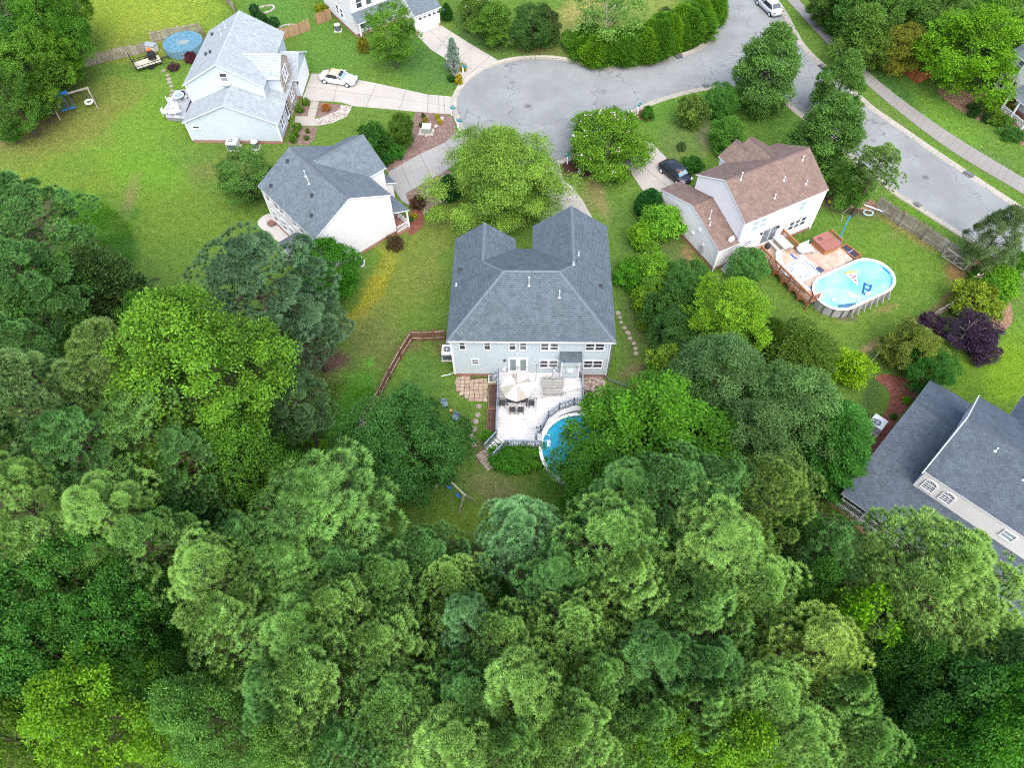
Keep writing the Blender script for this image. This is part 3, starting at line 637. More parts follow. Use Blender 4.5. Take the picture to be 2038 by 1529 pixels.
for q in ((302, 1172, 372, 1238), (515, 1172, 583, 1238), (728, 1172, 798, 1240), (820, 1172, 890, 1240), (1000, 1196, 1074, 1266), (1079, 1196, 1154, 1266), (1380, 1200, 1457, 1267), (1463, 1200, 1540, 1267), (413, 1334, 486, 1382), (990, 1343, 1066, 1410), (1070, 1343, 1148, 1410), (1365, 1345, 1441, 1413), (1446, 1345, 1521, 1413)):
    al, z, w_, hh = h.rect(*zr(q), 1, 0.0)
    if q[1] < 1180: z, hh = 5.45 - 0.72, 1.42
    h.window('v-', al, 0.0, z, w_, hh)
al, z, w_, hh = h.rect(*zr((725, 1335, 897, 1440)), 1, 0.0); z, hh = .75 + 1.08, 2.16
h.window('v-', al - w_ / 4, 0, z, w_ / 2, hh, 1, 1, 'door', pane=plain('door_blind', (0.16, 0.21, 0.23, 1), .3, .6), fr=.2); h.window('v-', al + w_ / 4, 0, z, w_ / 2, hh, 1, 1, 'door', pane=plain('door_blind', (0.16, 0.21, 0.23, 1)), fr=.2)
for i_ in (-1, 1): part(h.r, 'door_handle', MB().box(al + i_ * .08 - .03, al + i_ * .08 + .03, -.16, -.07, 1.7, 1.82), STEEL)
p0, p1 = h.on(*zr((1180, 1350, 0, 0))[:2], 1, -.55), h.on(*zr((1338, 1350, 0, 0))[:2], 1, -.55); cu0, cu1, ct = p0[0], p1[0], p0[2]
part(h.r, 'chase', MB().box(cu0, cu1, -.55, -.003, .4, ct), SID_A)
mb = MB().box(cu0 - .02, cu0 + .1, -.575, -.45, .4, ct).box(cu1 - .1, cu1 + .02, -.575, -.45, .4, ct).box(cu0 - .02, cu1 + .02, -.58, -.5, ct - .12, ct); part(h.r, 'corner_trim', mb, WHITE)
part(h.r, 'chase_roof', MB().solid([(cu0 - .15, -.75, ct), (cu1 + .15, -.75, ct), (cu1 + .15, -.01, ct + .62), (cu0 - .15, -.01, ct + .62), (cu0 - .15, -.01, ct), (cu1 + .15, -.01, ct)], [(0, 1, 2, 3), (0, 3, 4), (1, 5, 2), (0, 4, 5, 1)]), SH_A)
p0 = h.on(*zr((1253, 1438, 0, 0))[:2], 1, -.6); part(h.r, 'wall_vent', MB().box(p0[0] - .28, p0[0] + .28, -.68, -.55, p0[2] - .18, p0[2] + .18), WHITE)
for x, y, m_, sz in ((698, 1345, DARK, .12), (805, 1293, WHITE, .1), (693, 1422, WHITE, .16)):
    p0 = h.on(840 + x * .2354, 400 + y * .2354, 1, -.05); part(h.r, 'wall_lamp' if m_ is DARK else 'wall_fitting', MB().lathe([(sz * .6, -sz), (sz, -sz * .3), (sz * .8, sz * .6), (.02, sz)], (p0[0], -.1, p0[2]), 8), m_)
for x in (1078, 1466): p0 = h.on(840 + x * .2354, 400 + 1187 * .2354, 1, -.05); part(h.r, 'flood_lamp', MB().box(p0[0] - .3, p0[0] + .3, -.12, -.005, 5.44, 5.52), DARK)
back = lambda u, v: ZE + (v - V0) * S1
h.vent(6.6, 3.55, back(0, 3.55), .95); h.vent(9.15, 2.75, back(0, 2.75), .75)
h.vent(.45, 7.2, ZE + .78 * S1, white=False); h.vent(.2, 5.6, ZE + .53 * S1, .2); h.vent(12.9, 5.2, ZE + (U1 - 12.9) * S1, white=False); h.vent(10.9, 7.6, ZE + (U1 - 10.9) * S1, .25); h.vent(10.4, 6.1, ZE + (U1 - 10.4) * S1, .2)
mb = MB().box(3.0, 3.75, -.85, -.02, .0, .24); part(h.r, 'cellar_hatch', mb, plain('hatch_stone', (0.5, 0.46, 0.38, 1), .9)); part(h.r, 'hatch_cover', MB().box(3.12, 3.63, -.74, -.1, .235, .27), plain('hatch_dark', (0.06, 0.085, 0.1, 1), .4))

# ------------------------------------------------------------------ pale blue house, top left
h = B = House('house', 'pale blue house with light grey gabled roofs and stone dormer', (-36.57, 70.88), -3.3)
h.box(0, 10.5, 0, 3.5, 3.0); h.gable(0, 10.5, 0, 3.5, 3.0, 5.25, 'v', ends=(1, 0))
h.box(0, 8.75, 3.5, 14.0, 5.45); h.gable(0, 8.75, 3.5, 14.0, 5.45, 7.9, 'v')
h.box(8.7, 10.35, 5.2, 9.1, 5.45, 2.9); h.gable(6, 10.35, 5.1, 9.2, 5.45, 6.85, 'u', ends=(0, 1))
h.box(8.7, 10.9, 8.6, 14.0, 2.95); h.gable(8.0, 10.95, 8.6, 14.0, 2.95, 4.55, 'u', ends=(0, 1))
h.slab([(8.75, 3.3, 3.7), (10.75, 3.3, 2.95), (10.75, 8.3, 2.95), (8.75, 8.3, 3.7)])
h.finish(SID_B, SH_B)
mb = MB().box(10.36, 10.5, 5.2, 9.1, 0, 5.4); mb.solid([(10.36, 5.2, 5.4), (10.36, 9.1, 5.4), (10.36, 7.15, 6.7), (10.5, 5.2, 5.4), (10.5, 9.1, 5.4), (10.5, 7.15, 6.7)], [(3, 4, 5), (0, 3, 5, 2), (1, 2, 5, 4)]); part(h.r, 'stone_front', mb, STONE)
for al, z, w_, hh, c_, r_ in ((6.5, 4.6, .7, 1.5, 1, 2), (7.35, 4.6, .7, 1.5, 1, 2), (6.6, 1.8, .7, 1.5, 1, 2), (7.4, 1.8, .7, 1.5, 1, 2)): h.window('u+', al, 10.5, z, w_, hh, c_, r_)
h.window('u+', 1.35, 10.5, 1.75, .75, 1.5); h.window('u+', 2.15, 10.5, 1.75, .75, 1.5)
h.window('v-', 1.05, 0, 2.15, .95, .5, 1, 1); h.window('v-', 4.75, 3.5, 6.2, .95, 1.2)
h.window('u+', 4.35, 10.36, 1.4, .95, 2.0, 1, 1, 'door', fr=.15)
mb = MB()
for k in range(4): mb.box(10.9, 10.95, 8.95, 13.65, .05 + k * .58, .6 + k * .58)
part(h.r, 'garage_door', mb, WHITE); part(h.r, 'house_lamp', MB().lathe([(.08, -.15), (.12, .1), (.02, .2)], (10.98, 8.75, 2.1), 8), DARK)
for u, v, z0, z1 in ((0, 0, .4, 2.95), (10.5, 0, .4, 2.9), (0, 3.5, 3.0, 5.4), (8.75, 3.5, 3.4, 5.4)): h.corner(u, v, z0, z1)
sl_ = lambda u: 7.9 - (4.375 - u) * (2.45 / 4.375)
for u, v in ((2.9, 10.5), (3.1, 11.8)): h.vent(u, v, sl_(u), .6)
for u, v in ((1.0, 12.2), (1.7, 7.5), (2.4, 7.3)): h.vent(u, v, sl_(u), white=False)
mb = MB().box(4.2, 5.3, 3.1, 3.5, 5.4, 5.5).box(4.2, 5.3, 3.1, 3.16, 5.5, 5.62); part(h.r, 'window_ledge', mb, WHITE)

# ------------------------------------------------------------------ white house with grey roof, left
h = HCs = House('house', 'white house with grey gabled roof and small front porch', (-11.82, 55.21), -48.9)
h.box(-10.0, 0, -8.55, 0, 5.35); h.gable(-10.0, 0, -8.55, 0, 5.35, 7.55, 'u', oh=.25, rk=.15)
h.box(-9.85, -3.75, 0, 2.1, 5.35); h.gable(-9.95, -3.75, -3.5, 2.1, 5.35, 7.4, 'v', oh=.25, rk=.25, ends=(0, 1))
h.box(-9.85, -3.85, 2.1, 2.9, 2.75); h.slab([(-9.95, 2.05, 3.25), (-9.95, 3.25, 2.65), (-3.6, 3.25, 2.65), (-3.6, 2.05, 3.25)])
h.slab([(-3.65, -.05, 3.35), (-3.65, 1.75, 2.6), (.6, 1.75, 2.6), (.6, -.05, 3.35)])
h.box(-4.6, -1.9, -10.6, -8.55, 2.6); h.gable(-4.6, -1.9, -10.6, -8.4, 2.6, 3.5, 'v', oh=.2, ends=(1, 0))
h.finish(SID_W, SH_C)
for u, v in ((0, 0), (0, -8.55), (-10, -8.55)): h.corner(u, v, .4, 5.3)
for al in (-9.2, -7.6, -6.6, -4.2, -2.9, -1.1): h.window('v-', al, -8.55, 4.3, .9, 1.5)
for al in (-9.0, -7.2, -5.6): h.window('v-', al, -8.55, 1.7, .95, 1.6)
mb = MB().box(-3.6, .45, 0.0, 1.6, .0, .3); part(h.r, 'porch_floor', mb, BRICK)
for u in (-3.4, -1.5, .35): part(h.r, 'porch_post', MB().box(u - .08, u + .08, 1.42, 1.58, .3, 2.6), WHITE)
for u0_, u1_ in ((-1.42, .27),):
    mb = MB().box(u0_, u1_, 1.47, 1.53, 1.05, 1.12).box(u0_, u1_, 1.47, 1.53, .42, .48)
    k = u0_ + .1
    while k < u1_: mb.box(k, k + .04, 1.48, 1.52, .48, 1.05); k += .14
    part(h.r, 'porch_rail', mb, WHITE)
mb = MB().box(.32, .38, .05, 1.42, 1.05, 1.12).box(.32, .38, .05, 1.42, .42, .48)
for k in range(10): mb.box(.33, .37, .1 + k * .14, .14 + k * .14, .48, 1.05)
part(h.r, 'porch_rail', mb, WHITE)
h.window('v+', -1.0, 0, 1.8, .9, 1.5); h.window('v+', -2.7, 0, 1.45, .95, 2.1, 1, 1, 'door')
mb = MB()
for k in range(4): mb.box(-9.2, -4.4, 2.9, 2.95, .05 + k * .52, .55 + k * .52)
part(h.r, 'garage_door', mb, WHITE)
sl_ = lambda v: 5.35 + (v + 8.55) * (2.2 / 4.275)
for u, v in ((-5.9, -5.3), (-4.95, -5.6)): h.vent(u, v, sl_(v), .6)
for u, v in ((-8.6, -8.0), (-9.0, -5.4), (-3.6, -6.2), (-2.0, -7.5)): h.vent(u, v, sl_(v), white=False)

# ------------------------------------------------------------------ dark roofed house, right
h = D = House('house', 'cream house with charcoal roof, arched windows and screened porch', (25.53, 23.41), -45.25)
h.box(0.2, 3.5, 4.3, 14.3, 2.4); h.gable(.2, 14, .2, 14.5, 2.45, 4.75, 'u', oh=.3, rk=.25, r=9.5, walls=False, ends=(1, 0))
h.walls.poly([(.2, 14.3, 2.4), (.2, 9.5, 4.62), (.2, 4.3, 3.25), (.2, 4.3, 2.4)])
h.box(3.5, 16, 3.7, 12.7, 5.6, 2.0); h.gable(3.5, 16, 3.7, 12.7, 5.6, 7.95, 'u', oh=.07, rk=.12, r=8.05, ends=(1, 0))
h.box(6.2, 12, 11, 15.3, 5.4, 0.0); h.gable(6.2, 12, 9, 15.3, 5.4, 7.5, 'v', oh=.3, rk=.3, ends=(0, 1))
h.finish(siding('cream_siding', (0.78, 0.78, 0.77, 1), 0.12), SH_D)
for al in (4.35, 5.75): h.window('v-', al, 3.7, 4.15, .95, .9, 3, 3)
h.window('v-', 10.2, 3.7, 4.6, .95, 1.0, 1, 2, pane=SCREEN)
for al in (4.35, 5.75):      # fan-shaped heads over the two windows
    mb = MB(); g = MB(); N = 12
    for k in range(N):
        t0, t1 = math.pi * k / N, math.pi * (k + 1) / N
        mb.solid([(al + r_ * math.cos(q), y, 4.62 + r_ * .95 * math.sin(q)) for y in (3.63, 3.7) for q in (t0, t1) for r_ in (.4, .48)], [(0, 1, 3, 2), (4, 6, 7, 5), (1, 5, 7, 3), (0, 2, 6, 4)])
    g.poly([(al + .4 * math.cos(math.pi * k / N), 3.66, 4.62 + .38 * math.sin(math.pi * k / N)) for k in range(N + 1)])
    for k in (1, 2, 3): q = math.pi * k / 4; mb.bar((al, 3.65, 4.62), (al + .42 * math.cos(q), 3.65, 4.62 + .4 * math.sin(q)), .03, .03)
    f = part(h.r, 'arch_window', mb, WHITE); part(f, 'pane', g, GLASS)
# screened porch under the low end of the roof
part(h.r, 'porch_floor', MB().box(.25, 9, .1, 4.28, .0, .4), plain('porch_boards', (0.2, 0.19, 0.18, 1)))
PG = plain('porch_grey', (0.42, 0.46, 0.47, 1), .6)
for u in (.3, 2.2, 4.1, 6.0): part(h.r, 'porch_post', MB().box(u - .08, u + .08, .12, .28, .4, 2.36), PG)
for v in (2.2,): part(h.r, 'porch_post', MB().box(.22, .38, v - .08, v + .08, .4, 2.45), PG)
for u0_, u1_ in ((.38, 2.12), (2.28, 4.02), (4.18, 5.92)):
    mb = MB().box(u0_, u1_, .15, .25, 1.3, 1.4).box(u0_, u1_, .15, .25, .5, .58); k = u0_ + .08
    while k < u1_: mb.box(k, k + .04, .18, .22, .58, 1.3); k += .13
    part(h.r, 'porch_rail', mb, PG)
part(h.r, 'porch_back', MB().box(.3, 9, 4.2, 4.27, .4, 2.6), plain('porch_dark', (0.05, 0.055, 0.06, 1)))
for u, v in ((8.6, 6.6), (6.1, 7.2)): h.vent(u, v, 5.55 + (v - 3.7) * .55, .3)
part(h.r, 'skylight', MB().box(9.3, 9.7, 6.3, 6.7, 6.9, 7.2), plain('skylight', (.5, .55, .6, 1), .3))
part(h.r, 'rake_board', MB().bar((3.36, 3.5, 5.32), (3.36, 8.05, 7.86), .06, .3), WHITE)
part(h.r, 'rake_board', MB().bar((3.36, 8.05, 7.86), (3.36, 12.9, 5.36), .06, .3), WHITE)

# ------------------------------------------------------------------ white house with brown roof, right
h = E = House('house', 'white house with brown shingle roof beside the oval pool', (20.376, 49.005), 26.45)
h.box(0, 2.4, 0, 9.7, 3.0); h.gable(0, 2.4, 0, 9.7, 3.0, 4.75, 'u', oh=.2, rk=.1, ends=(1, 0))
h.box(2.35, 12.2, 0, 7.6, 5.6); h.gable(2.35, 12.2, 0, 7.6, 5.6, 7.75, 'u', oh=.2, rk=.15)
h.box(6.05, 11.2, 7.6, 7.9, 5.6); h.gable(6.05, 11.2, 4, 7.9, 5.6, 7.5, 'v', oh=.2, rk=.2, ends=(0, 1))
h.box(6.05, 9.4, 7.9, 8.8, 5.6); h.gable(6.05, 9.4, 7.0, 8.8, 5.62, 6.85, 'v', oh=.2, rk=.2, ends=(0, 1))
h.finish(SID_W, SH_E)
for u, v, z0, z1 in ((0, 0, .4, 2.95), (2.35, 0, 3.0, 5.5), (12.2, 0, .4, 5.5)): h.corner(u, v, z0, z1)
def zE(q): return zr(q, .2159, (1240, 260))
for q in ((1192, 800, 1262, 885), (1265, 770, 1335, 860)): al, z, w_, hh = h.rect(*zE(q), 1, 0.0); h.window('v-', al, 0, 4.35, .85, 1.4, 1, 2, pane=SCREEN)
for q, z, hh in (((1620, 618, 1705, 705), 4.4, 1.35),): al, _, w_, _ = h.rect(*zE(q), 1, 0.0); h.window('v-', al, 0, z, .95, hh, 1, 2, pane=SCREEN)
for q in ((1520, 830, 1580, 905), (1575, 805, 1635, 880), (1630, 780, 1690, 860)): al, _, w_, _ = h.rect(*zE(q), 1, 0.0); h.window('v-', al, 0, 1.9, .8, 1.3, 1, 2)
al, z, w_, hh = h.rect(*zE((1120, 995, 1180, 1055)), 1, 0.0); h.window('v-', al, 0, 2.1, .85, .8, 2, 2)
p0 = h.on(1240 + 1330 * .2159, 260 + 985 * .2159, 1, 0.0); h.window('v-', p0[0], 0, 2.05, 2.0, 2.1, 2, 1, 'sliding_door', pane=plain('door_glass', (0.1, 0.12, 0.14, 1), .15, .7), fr=.07)
for x, y in ((1277, 948), (1435, 885)): p0 = h.on(1240 + x * .2159, 260 + y * .2159, 1, -.1); part(h.r, 'wall_lamp', MB().lathe([(.08, -.16), (.13, .05), (.02, .16)], (p0[0], -.12, p0[2]), 8), DARK)
p0 = h.on(1240 + 575 * .2159, 260 + 905 * .2159, 0, 0.0); h.window('u-', p0[1], 0, p0[2], .7, 1.0, 2, 3)
for x, y, n_ in ((712, 912, 'wall_fitting'), (648, 940, 'wall_fitting')): p0 = h.on(1240 + x * .2159, 260 + y * .2159, 0, 0.0); part(h.r, n_, MB().box(-.14, -.003, p0[1] - .16, p0[1] + .16, p0[2] - .1, p0[2] + .1), WHITE)
part(h.r, 'meter_box', MB().box(-.22, -.003, 1.9, 2.3, .9, 1.8), STEEL); part(h.r, 'downspout', MB().tube([(-.1, -.1, 2.8), (-.1, -.1, .1)], .06, 6), WHITE); part(h.r, 'downspout', MB().tube([(12.25, -.1, 5.4), (12.25, -.1, .1)], .06, 6), WHITE)
bk = lambda v: 5.6 + v * (2.15 / 3.8)
h.vent(3.75, 3.4, bk(3.4), .75)
for u, v in ((11.0, 3.0), (8.1, 2.0), (10.2, 1.0), (6.3, .9)): h.vent(u, v, bk(v), .35); 
h.vent(.8, 3.1, 3 + 3.1 * .36, .9); h.vent(.45, 2.5, 3 + 2.5 * .36, .3)
mb = MB().lathe([(.02, 0), (.22, .03), (.32, .1), (.33, .12)], n=16); d_ = thing('satellite_dish', 'small grey satellite dish on the low brown roof', 'dish', (0, 0, 0))
c_, s_ = math.cos(h.yaw), math.sin(h.yaw); dl = (1.55, .35); d_.location = (h.o[0] + dl[0] * c_ - dl[1] * s_, h.o[1] + dl[0] * s_ + dl[1] * c_, 3.08)
dd = part(d_, 'reflector', mb, plain('dish', (.42, .5, .54, 1), .5)); dd.location = (0, 0, .35); dd.rotation_euler = (math.radians(75), 0, math.radians(10))
part(d_, 'mast', MB().tube([(0, 0, -.05), (0, .05, .35)], .03, 6), STEEL); part(d_, 'feed_arm', MB().tube([(0, 0, .2), (-.15, -.4, .35)], .02, 6), WHITE)

# ------------------------------------------------------------------ white house cut by the top of the photograph
# front garage corner at ground (829,69); the garage face runs to (875,50)
g0, g1 = P(829, 69), P(877, 50); yawF = math.degrees(math.atan2(g1[1] - g0[1], g1[0] - g0[0])); wF = float(np.linalg.norm(g1 - g0))
h = FH = House('house', 'white house with dark garage roof and six pane garage door', g0, yawF)
l1 = local(h.o, h.yaw, P(710, 74)); l2 = local(h.o, h.yaw, P(663, 40))
ux, vx = l1[0], l1[1]
h.box(0, wF, 0, 6.5, 2.8); h.gable(0, wF, 0, 6.5, 2.8, 4.6, 'u', oh=.3, rk=.2, ends=(0, 1))
h.box(ux, .1, vx, vx + 9, 5.6); h.gable(ux, .1, vx, vx + 9, 5.6, 8.0, 'u', oh=.3, rk=.25)
h.slab([(ux - .2, vx - 1.6, 2.6), (0, vx - 1.6, 2.6), (0, vx, 3.3), (ux - .2, vx, 3.3)])
h.finish(SID_W, SH_C)
for al in (ux + 1.2, ux + 2.6, ux + 4.4): h.window('v-', al, vx, 4.3, .95, 1.5); h.window('v-', al, vx, 1.6, .95, 1.5)
for al in (vx + 3.4, vx + 4.6): h.window('u-', al, ux, 4.2, .9, 1.4); h.window('u-', al, ux, 1.8, .9, 1.4)
mb = MB()
for k in range(4): mb.box(.35, wF - .35, -.05, -.003, .04 + k * .56, .57 + k * .56)
gd = part(h.r, 'garage_door', mb, WHITE)
for k in range(6): part(gd, 'pane', MB().box(.6 + k * .72, 1.05 + k * .72, -.07, -.052, 1.84, 2.12), GLASS)
for u in (ux + .1, -.2): part(h.r, 'porch_post', MB().box(u - .08, u + .08, vx - 1.5, vx - 1.34, 0, 2.5), WHITE)

# ------------------------------------------------------------------ white house at the right edge
g0, g1 = P(1972, 182), P(2012, 215); yawG = math.degrees(math.atan2(g1[1] - g0[1], g1[0] - g0[0]))
h = GH = House('house', 'white house with dark shutters half hidden by the yellow green oak', g0, yawG)
h.box(0, 9, 0, 8, 5.4); h.gable(0, 9, 0, 8, 5.4, 7.8, 'u', oh=.3)
h.slab([(3.4, -1.9, 2.5), (9.1, -1.9, 2.5), (9.1, 0, 3.1), (3.4, 0, 3.1)])
h.finish(SID_W, SH_C)
for u in (3.6, 5.2, 7.2): part(h.r, 'porch_post', MB().box(u - .08, u + .08, -1.85, -1.69, 0, 2.45), WHITE)
mb = MB().box(3.6, 7.2, -1.8, -1.74, .9, .98)
for k in range(24): mb.box(3.7 + k * .145, 3.74 + k * .145, -1.79, -1.75, .2, .9)
part(h.r, 'porch_rail', mb, WHITE)
h.window('v-', 1.5, 0, 1.9, .9, 1.5)
for u in (.75, 2.25): part(h.r, 'shutter', MB().box(u - .2, u + .2, -.05, -.003, 1.15, 2.65), plain('shutter', (.03, .03, .05, 1)))
h.window('v-', 1.5, 0, 4.3, .9, 1.4)

# ================================================================== PLANTS
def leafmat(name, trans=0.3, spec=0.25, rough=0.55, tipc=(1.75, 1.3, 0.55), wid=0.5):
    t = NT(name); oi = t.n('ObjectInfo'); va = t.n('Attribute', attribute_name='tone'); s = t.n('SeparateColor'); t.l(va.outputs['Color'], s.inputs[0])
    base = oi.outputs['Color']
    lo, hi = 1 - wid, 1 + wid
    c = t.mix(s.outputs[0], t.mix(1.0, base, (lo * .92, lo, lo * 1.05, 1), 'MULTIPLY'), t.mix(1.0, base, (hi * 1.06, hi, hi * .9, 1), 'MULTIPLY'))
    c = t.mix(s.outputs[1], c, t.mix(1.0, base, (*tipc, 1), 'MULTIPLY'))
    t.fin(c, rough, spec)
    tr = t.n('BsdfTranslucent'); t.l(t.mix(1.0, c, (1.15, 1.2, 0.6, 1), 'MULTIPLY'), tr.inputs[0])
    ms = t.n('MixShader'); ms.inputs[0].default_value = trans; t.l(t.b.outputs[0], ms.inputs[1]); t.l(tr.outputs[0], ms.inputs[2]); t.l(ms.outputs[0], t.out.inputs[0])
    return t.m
LEAF = leafmat('leaves', 0.38, 0.12, wid=.58); NEEDLE = leafmat('needles', 0.18, 0.08, 0.6, (1.75, 1.5, 1.25), 0.62); FLOWER = plain('petals', (0.5, 0.42, 0.44, 1), 0.8)
BARK = plain('bark', (0.06, 0.05, 0.04, 1), 0.95, 0.1, var=0.35, fine=12); PBARK = plain('pine_bark', (0.06, 0.045, 0.035, 1), 0.95, 0.1, var=0.4, fine=10); GBARK = plain('pale_bark', (0.26, 0.23, 0.2, 1), 0.9, 0.1, var=0.3)
def unit(a): return a / np.maximum(np.linalg.norm(a, axis=1, keepdims=True), 1e-9)
def tone_mesh(name, verts, faces, k, tone, tip, mat):
    me = fast_mesh(bpy.data.meshes.new(name), verts, faces, k)
    c = np.zeros((len(verts), 4), np.float32); c[:, 0] = tone; c[:, 1] = tip; c[:, 3] = 1
    at_ = me.color_attributes.new('tone', 'FLOAT_COLOR', 'POINT'); at_.data.foreach_set('color', c.ravel()); me.materials.append(mat); return me
def leaf_mesh(name, pos, ax, nrm, ln, wd, tone, tip, mat):
    """one diamond leaf at each point"""
    n = len(pos); ax = unit(ax); sd = unit(np.cross(ax, nrm)); ln = np.broadcast_to(ln, n)[:, None]; wd = np.broadcast_to(wd, n)[:, None]
    up = np.cross(sd, ax) * ln * 0.08
    v = np.stack([pos, pos + ax * ln * .5 + sd * wd * .5 + up, pos + ax * ln, pos + ax * ln * .5 - sd * wd * .5 + up], 1).reshape(-1, 3)
    return tone_mesh(name, v, np.arange(n * 4).reshape(n, 4), 4, np.repeat(tone, 4), np.repeat(tip, 4), mat)
def needle_mesh(name, pos, d, ln, wd, tone, tip, mat):
    n = len(pos); d = unit(d); sd = unit(np.cross(d, np.array([[.3, .2, 1.]]) + d[:, [1, 2, 0]]))
    ln = np.broadcast_to(ln, n)[:, None]; wd = np.broadcast_to(wd, n)[:, None]
    v = np.stack([pos - sd * wd * .5, pos + sd * wd * .5, pos + d * ln], 1).reshape(-1, 3)
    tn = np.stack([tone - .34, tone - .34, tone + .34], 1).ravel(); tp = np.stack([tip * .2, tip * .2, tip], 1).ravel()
    return tone_mesh(name, v, np.arange(n * 3).reshape(n, 3), 3, np.clip(tn, 0, 1), tp, mat)
ENV = {'round': lambda t: np.sqrt(np.clip(1 - (2 * t - 1) ** 2, 0, 1)) * .97 + .03,
       'dome': lambda t: np.clip(np.sin(np.pi * np.clip(t * .80 + .24, 0, 1)), 0, 1) ** .75,
       'egg': lambda t: np.clip(np.sin(np.pi * np.clip(t, 0, 1) ** .62), 0, 1) ** .8,
       'cone': lambda t: np.clip(1.02 - t, 0, 1) ** .85 * np.clip(t * 8 + .35, 0, 1),
       'column': lambda t: np.clip(1 - t ** 2.6, 0, 1) ** .6 * np.clip(t * 4 + .55, 0, 1)}
class Proto: pass
def trunk_mb(r0, h, tips, rs, limbs=14, bend=.25, rad=.35):
    mb = MB(); k = 7; pts = []; ph = rs.rand() * 6
    for i in range(k):
        t = i / (k - 1); pts.append((math.sin(ph + t * 3) * bend * t, math.cos(ph + t * 2.4) * bend * t, h * t))
    mb.tube(pts, [r0 * (1.35 if i == 0 else 1) * (1 - .8 * i / (k - 1)) for i in range(k)], 8)
    for q in rs.permutation(len(tips))[:limbs]:
        p = tips[q]; t = min(max((p[2] / h) * .72 - .04, .12), .93); i = t * (k - 1); a = Vector(pts[int(i)]).lerp(Vector(pts[min(int(i) + 1, k - 1)]), i % 1); b = Vector(p)
        m_ = a.lerp(b, .55) + Vector((0, 0, (b - a).length * .06)); rr = r0 * rad * (1 - t * .6)
        mb.tube([a, m_, b], [rr, rr * .6, rr * .15], 5, caps=False)
    return mb
def broadleaf(seed, R=4.0, H=11.0, base=.22, env='round', nl=46, lobe=.30, twigs=46, lv=11, leaf=.19, asp=.6, droop=.25, tipw=.5, flat=.75, bark=None, inner=.45, flowers=0, trunk_r=.2, limbs=14, mat=None, spread=.16, fine=False):
    """a crown of leafy lobes; base is the share of bare trunk"""
    rs = np.random.RandomState(seed); z0 = H * base; hc = H - z0; e = ENV[env]
    g = (np.arange(nl) + .5) / nl; az = np.arange(nl) * 2.39996 + rs.rand(nl) * .9; t = np.clip(g + rs.randn(nl) * .03, .03, .97)
    ph = rs.rand(4) * 6.28; wob = 1 + .13 * np.sin(2 * az + ph[0] + t * 3) + .10 * np.sin(3 * az + ph[1] - t * 5) + .07 * np.sin(5 * az + ph[2])
    rad = e(t) * R * np.where(rs.rand(nl) < inner * .6, .35 + .4 * rs.rand(nl), .62 + .32 * rs.rand(nl)) * wob
    lc = np.stack([np.cos(az) * rad, np.sin(az) * rad, z0 + t * hc * .96], 1)
    lr = R * lobe * (.5 + .85 * rs.rand(nl)) * np.clip(.5 + e(t) * .6, .4, 1)
    n = nl * twigs; li = np.repeat(np.arange(nl), twigs); d = unit(rs.randn(n, 3) + np.array([0, 0, .45])); outw = unit(lc * np.array([1, 1, 0]) + 1e-6)
    d = unit(d + outw[li] * .45)
    tw = lc[li] + d * (lr[li] * (.55 + .5 * rs.rand(n) ** .6))[:, None] * np.array([1, 1, flat])
    N = n * lv; ti = np.repeat(np.arange(n), lv); pos = tw[ti] + rs.randn(N, 3) * spread * np.array([1, 1, .7])
    nr = unit(d[ti] * .6 + np.array([0, 0, .9]) + rs.randn(N, 3) * .45); axd = unit(d[ti] * .7 + rs.randn(N, 3) * .7 - np.array([0, 0, droop]))
    hz = np.clip((tw[:, 2] - lc[li][:, 2]) / lr[li], -1, 1)
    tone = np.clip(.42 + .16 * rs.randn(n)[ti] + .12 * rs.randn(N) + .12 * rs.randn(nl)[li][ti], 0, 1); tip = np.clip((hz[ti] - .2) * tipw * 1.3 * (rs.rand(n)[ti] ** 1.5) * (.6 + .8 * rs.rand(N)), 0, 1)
    p = Proto(); p.R, p.H, p.zc, p.hc = R, H, z0 + hc * .5, hc
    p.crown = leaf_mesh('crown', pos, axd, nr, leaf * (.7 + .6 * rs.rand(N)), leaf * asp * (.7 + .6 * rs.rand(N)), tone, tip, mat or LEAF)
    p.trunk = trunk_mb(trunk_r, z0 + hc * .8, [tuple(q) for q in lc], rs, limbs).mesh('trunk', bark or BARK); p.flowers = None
    if flowers:
        sel = np.where(hz > .25)[0]; sel = rs.choice(sel, flowers); fN = flowers * 9; fi = np.repeat(sel, 9); fp = tw[fi] + d[fi] * .12 + rs.randn(fN, 3) * .1
        p.flowers = leaf_mesh('blossoms', fp, rs.randn(fN, 3), np.tile([0, 0, 1.], (fN, 1)), .12, .1, np.full(fN, .5), np.zeros(fN), FLOWER)
    return p
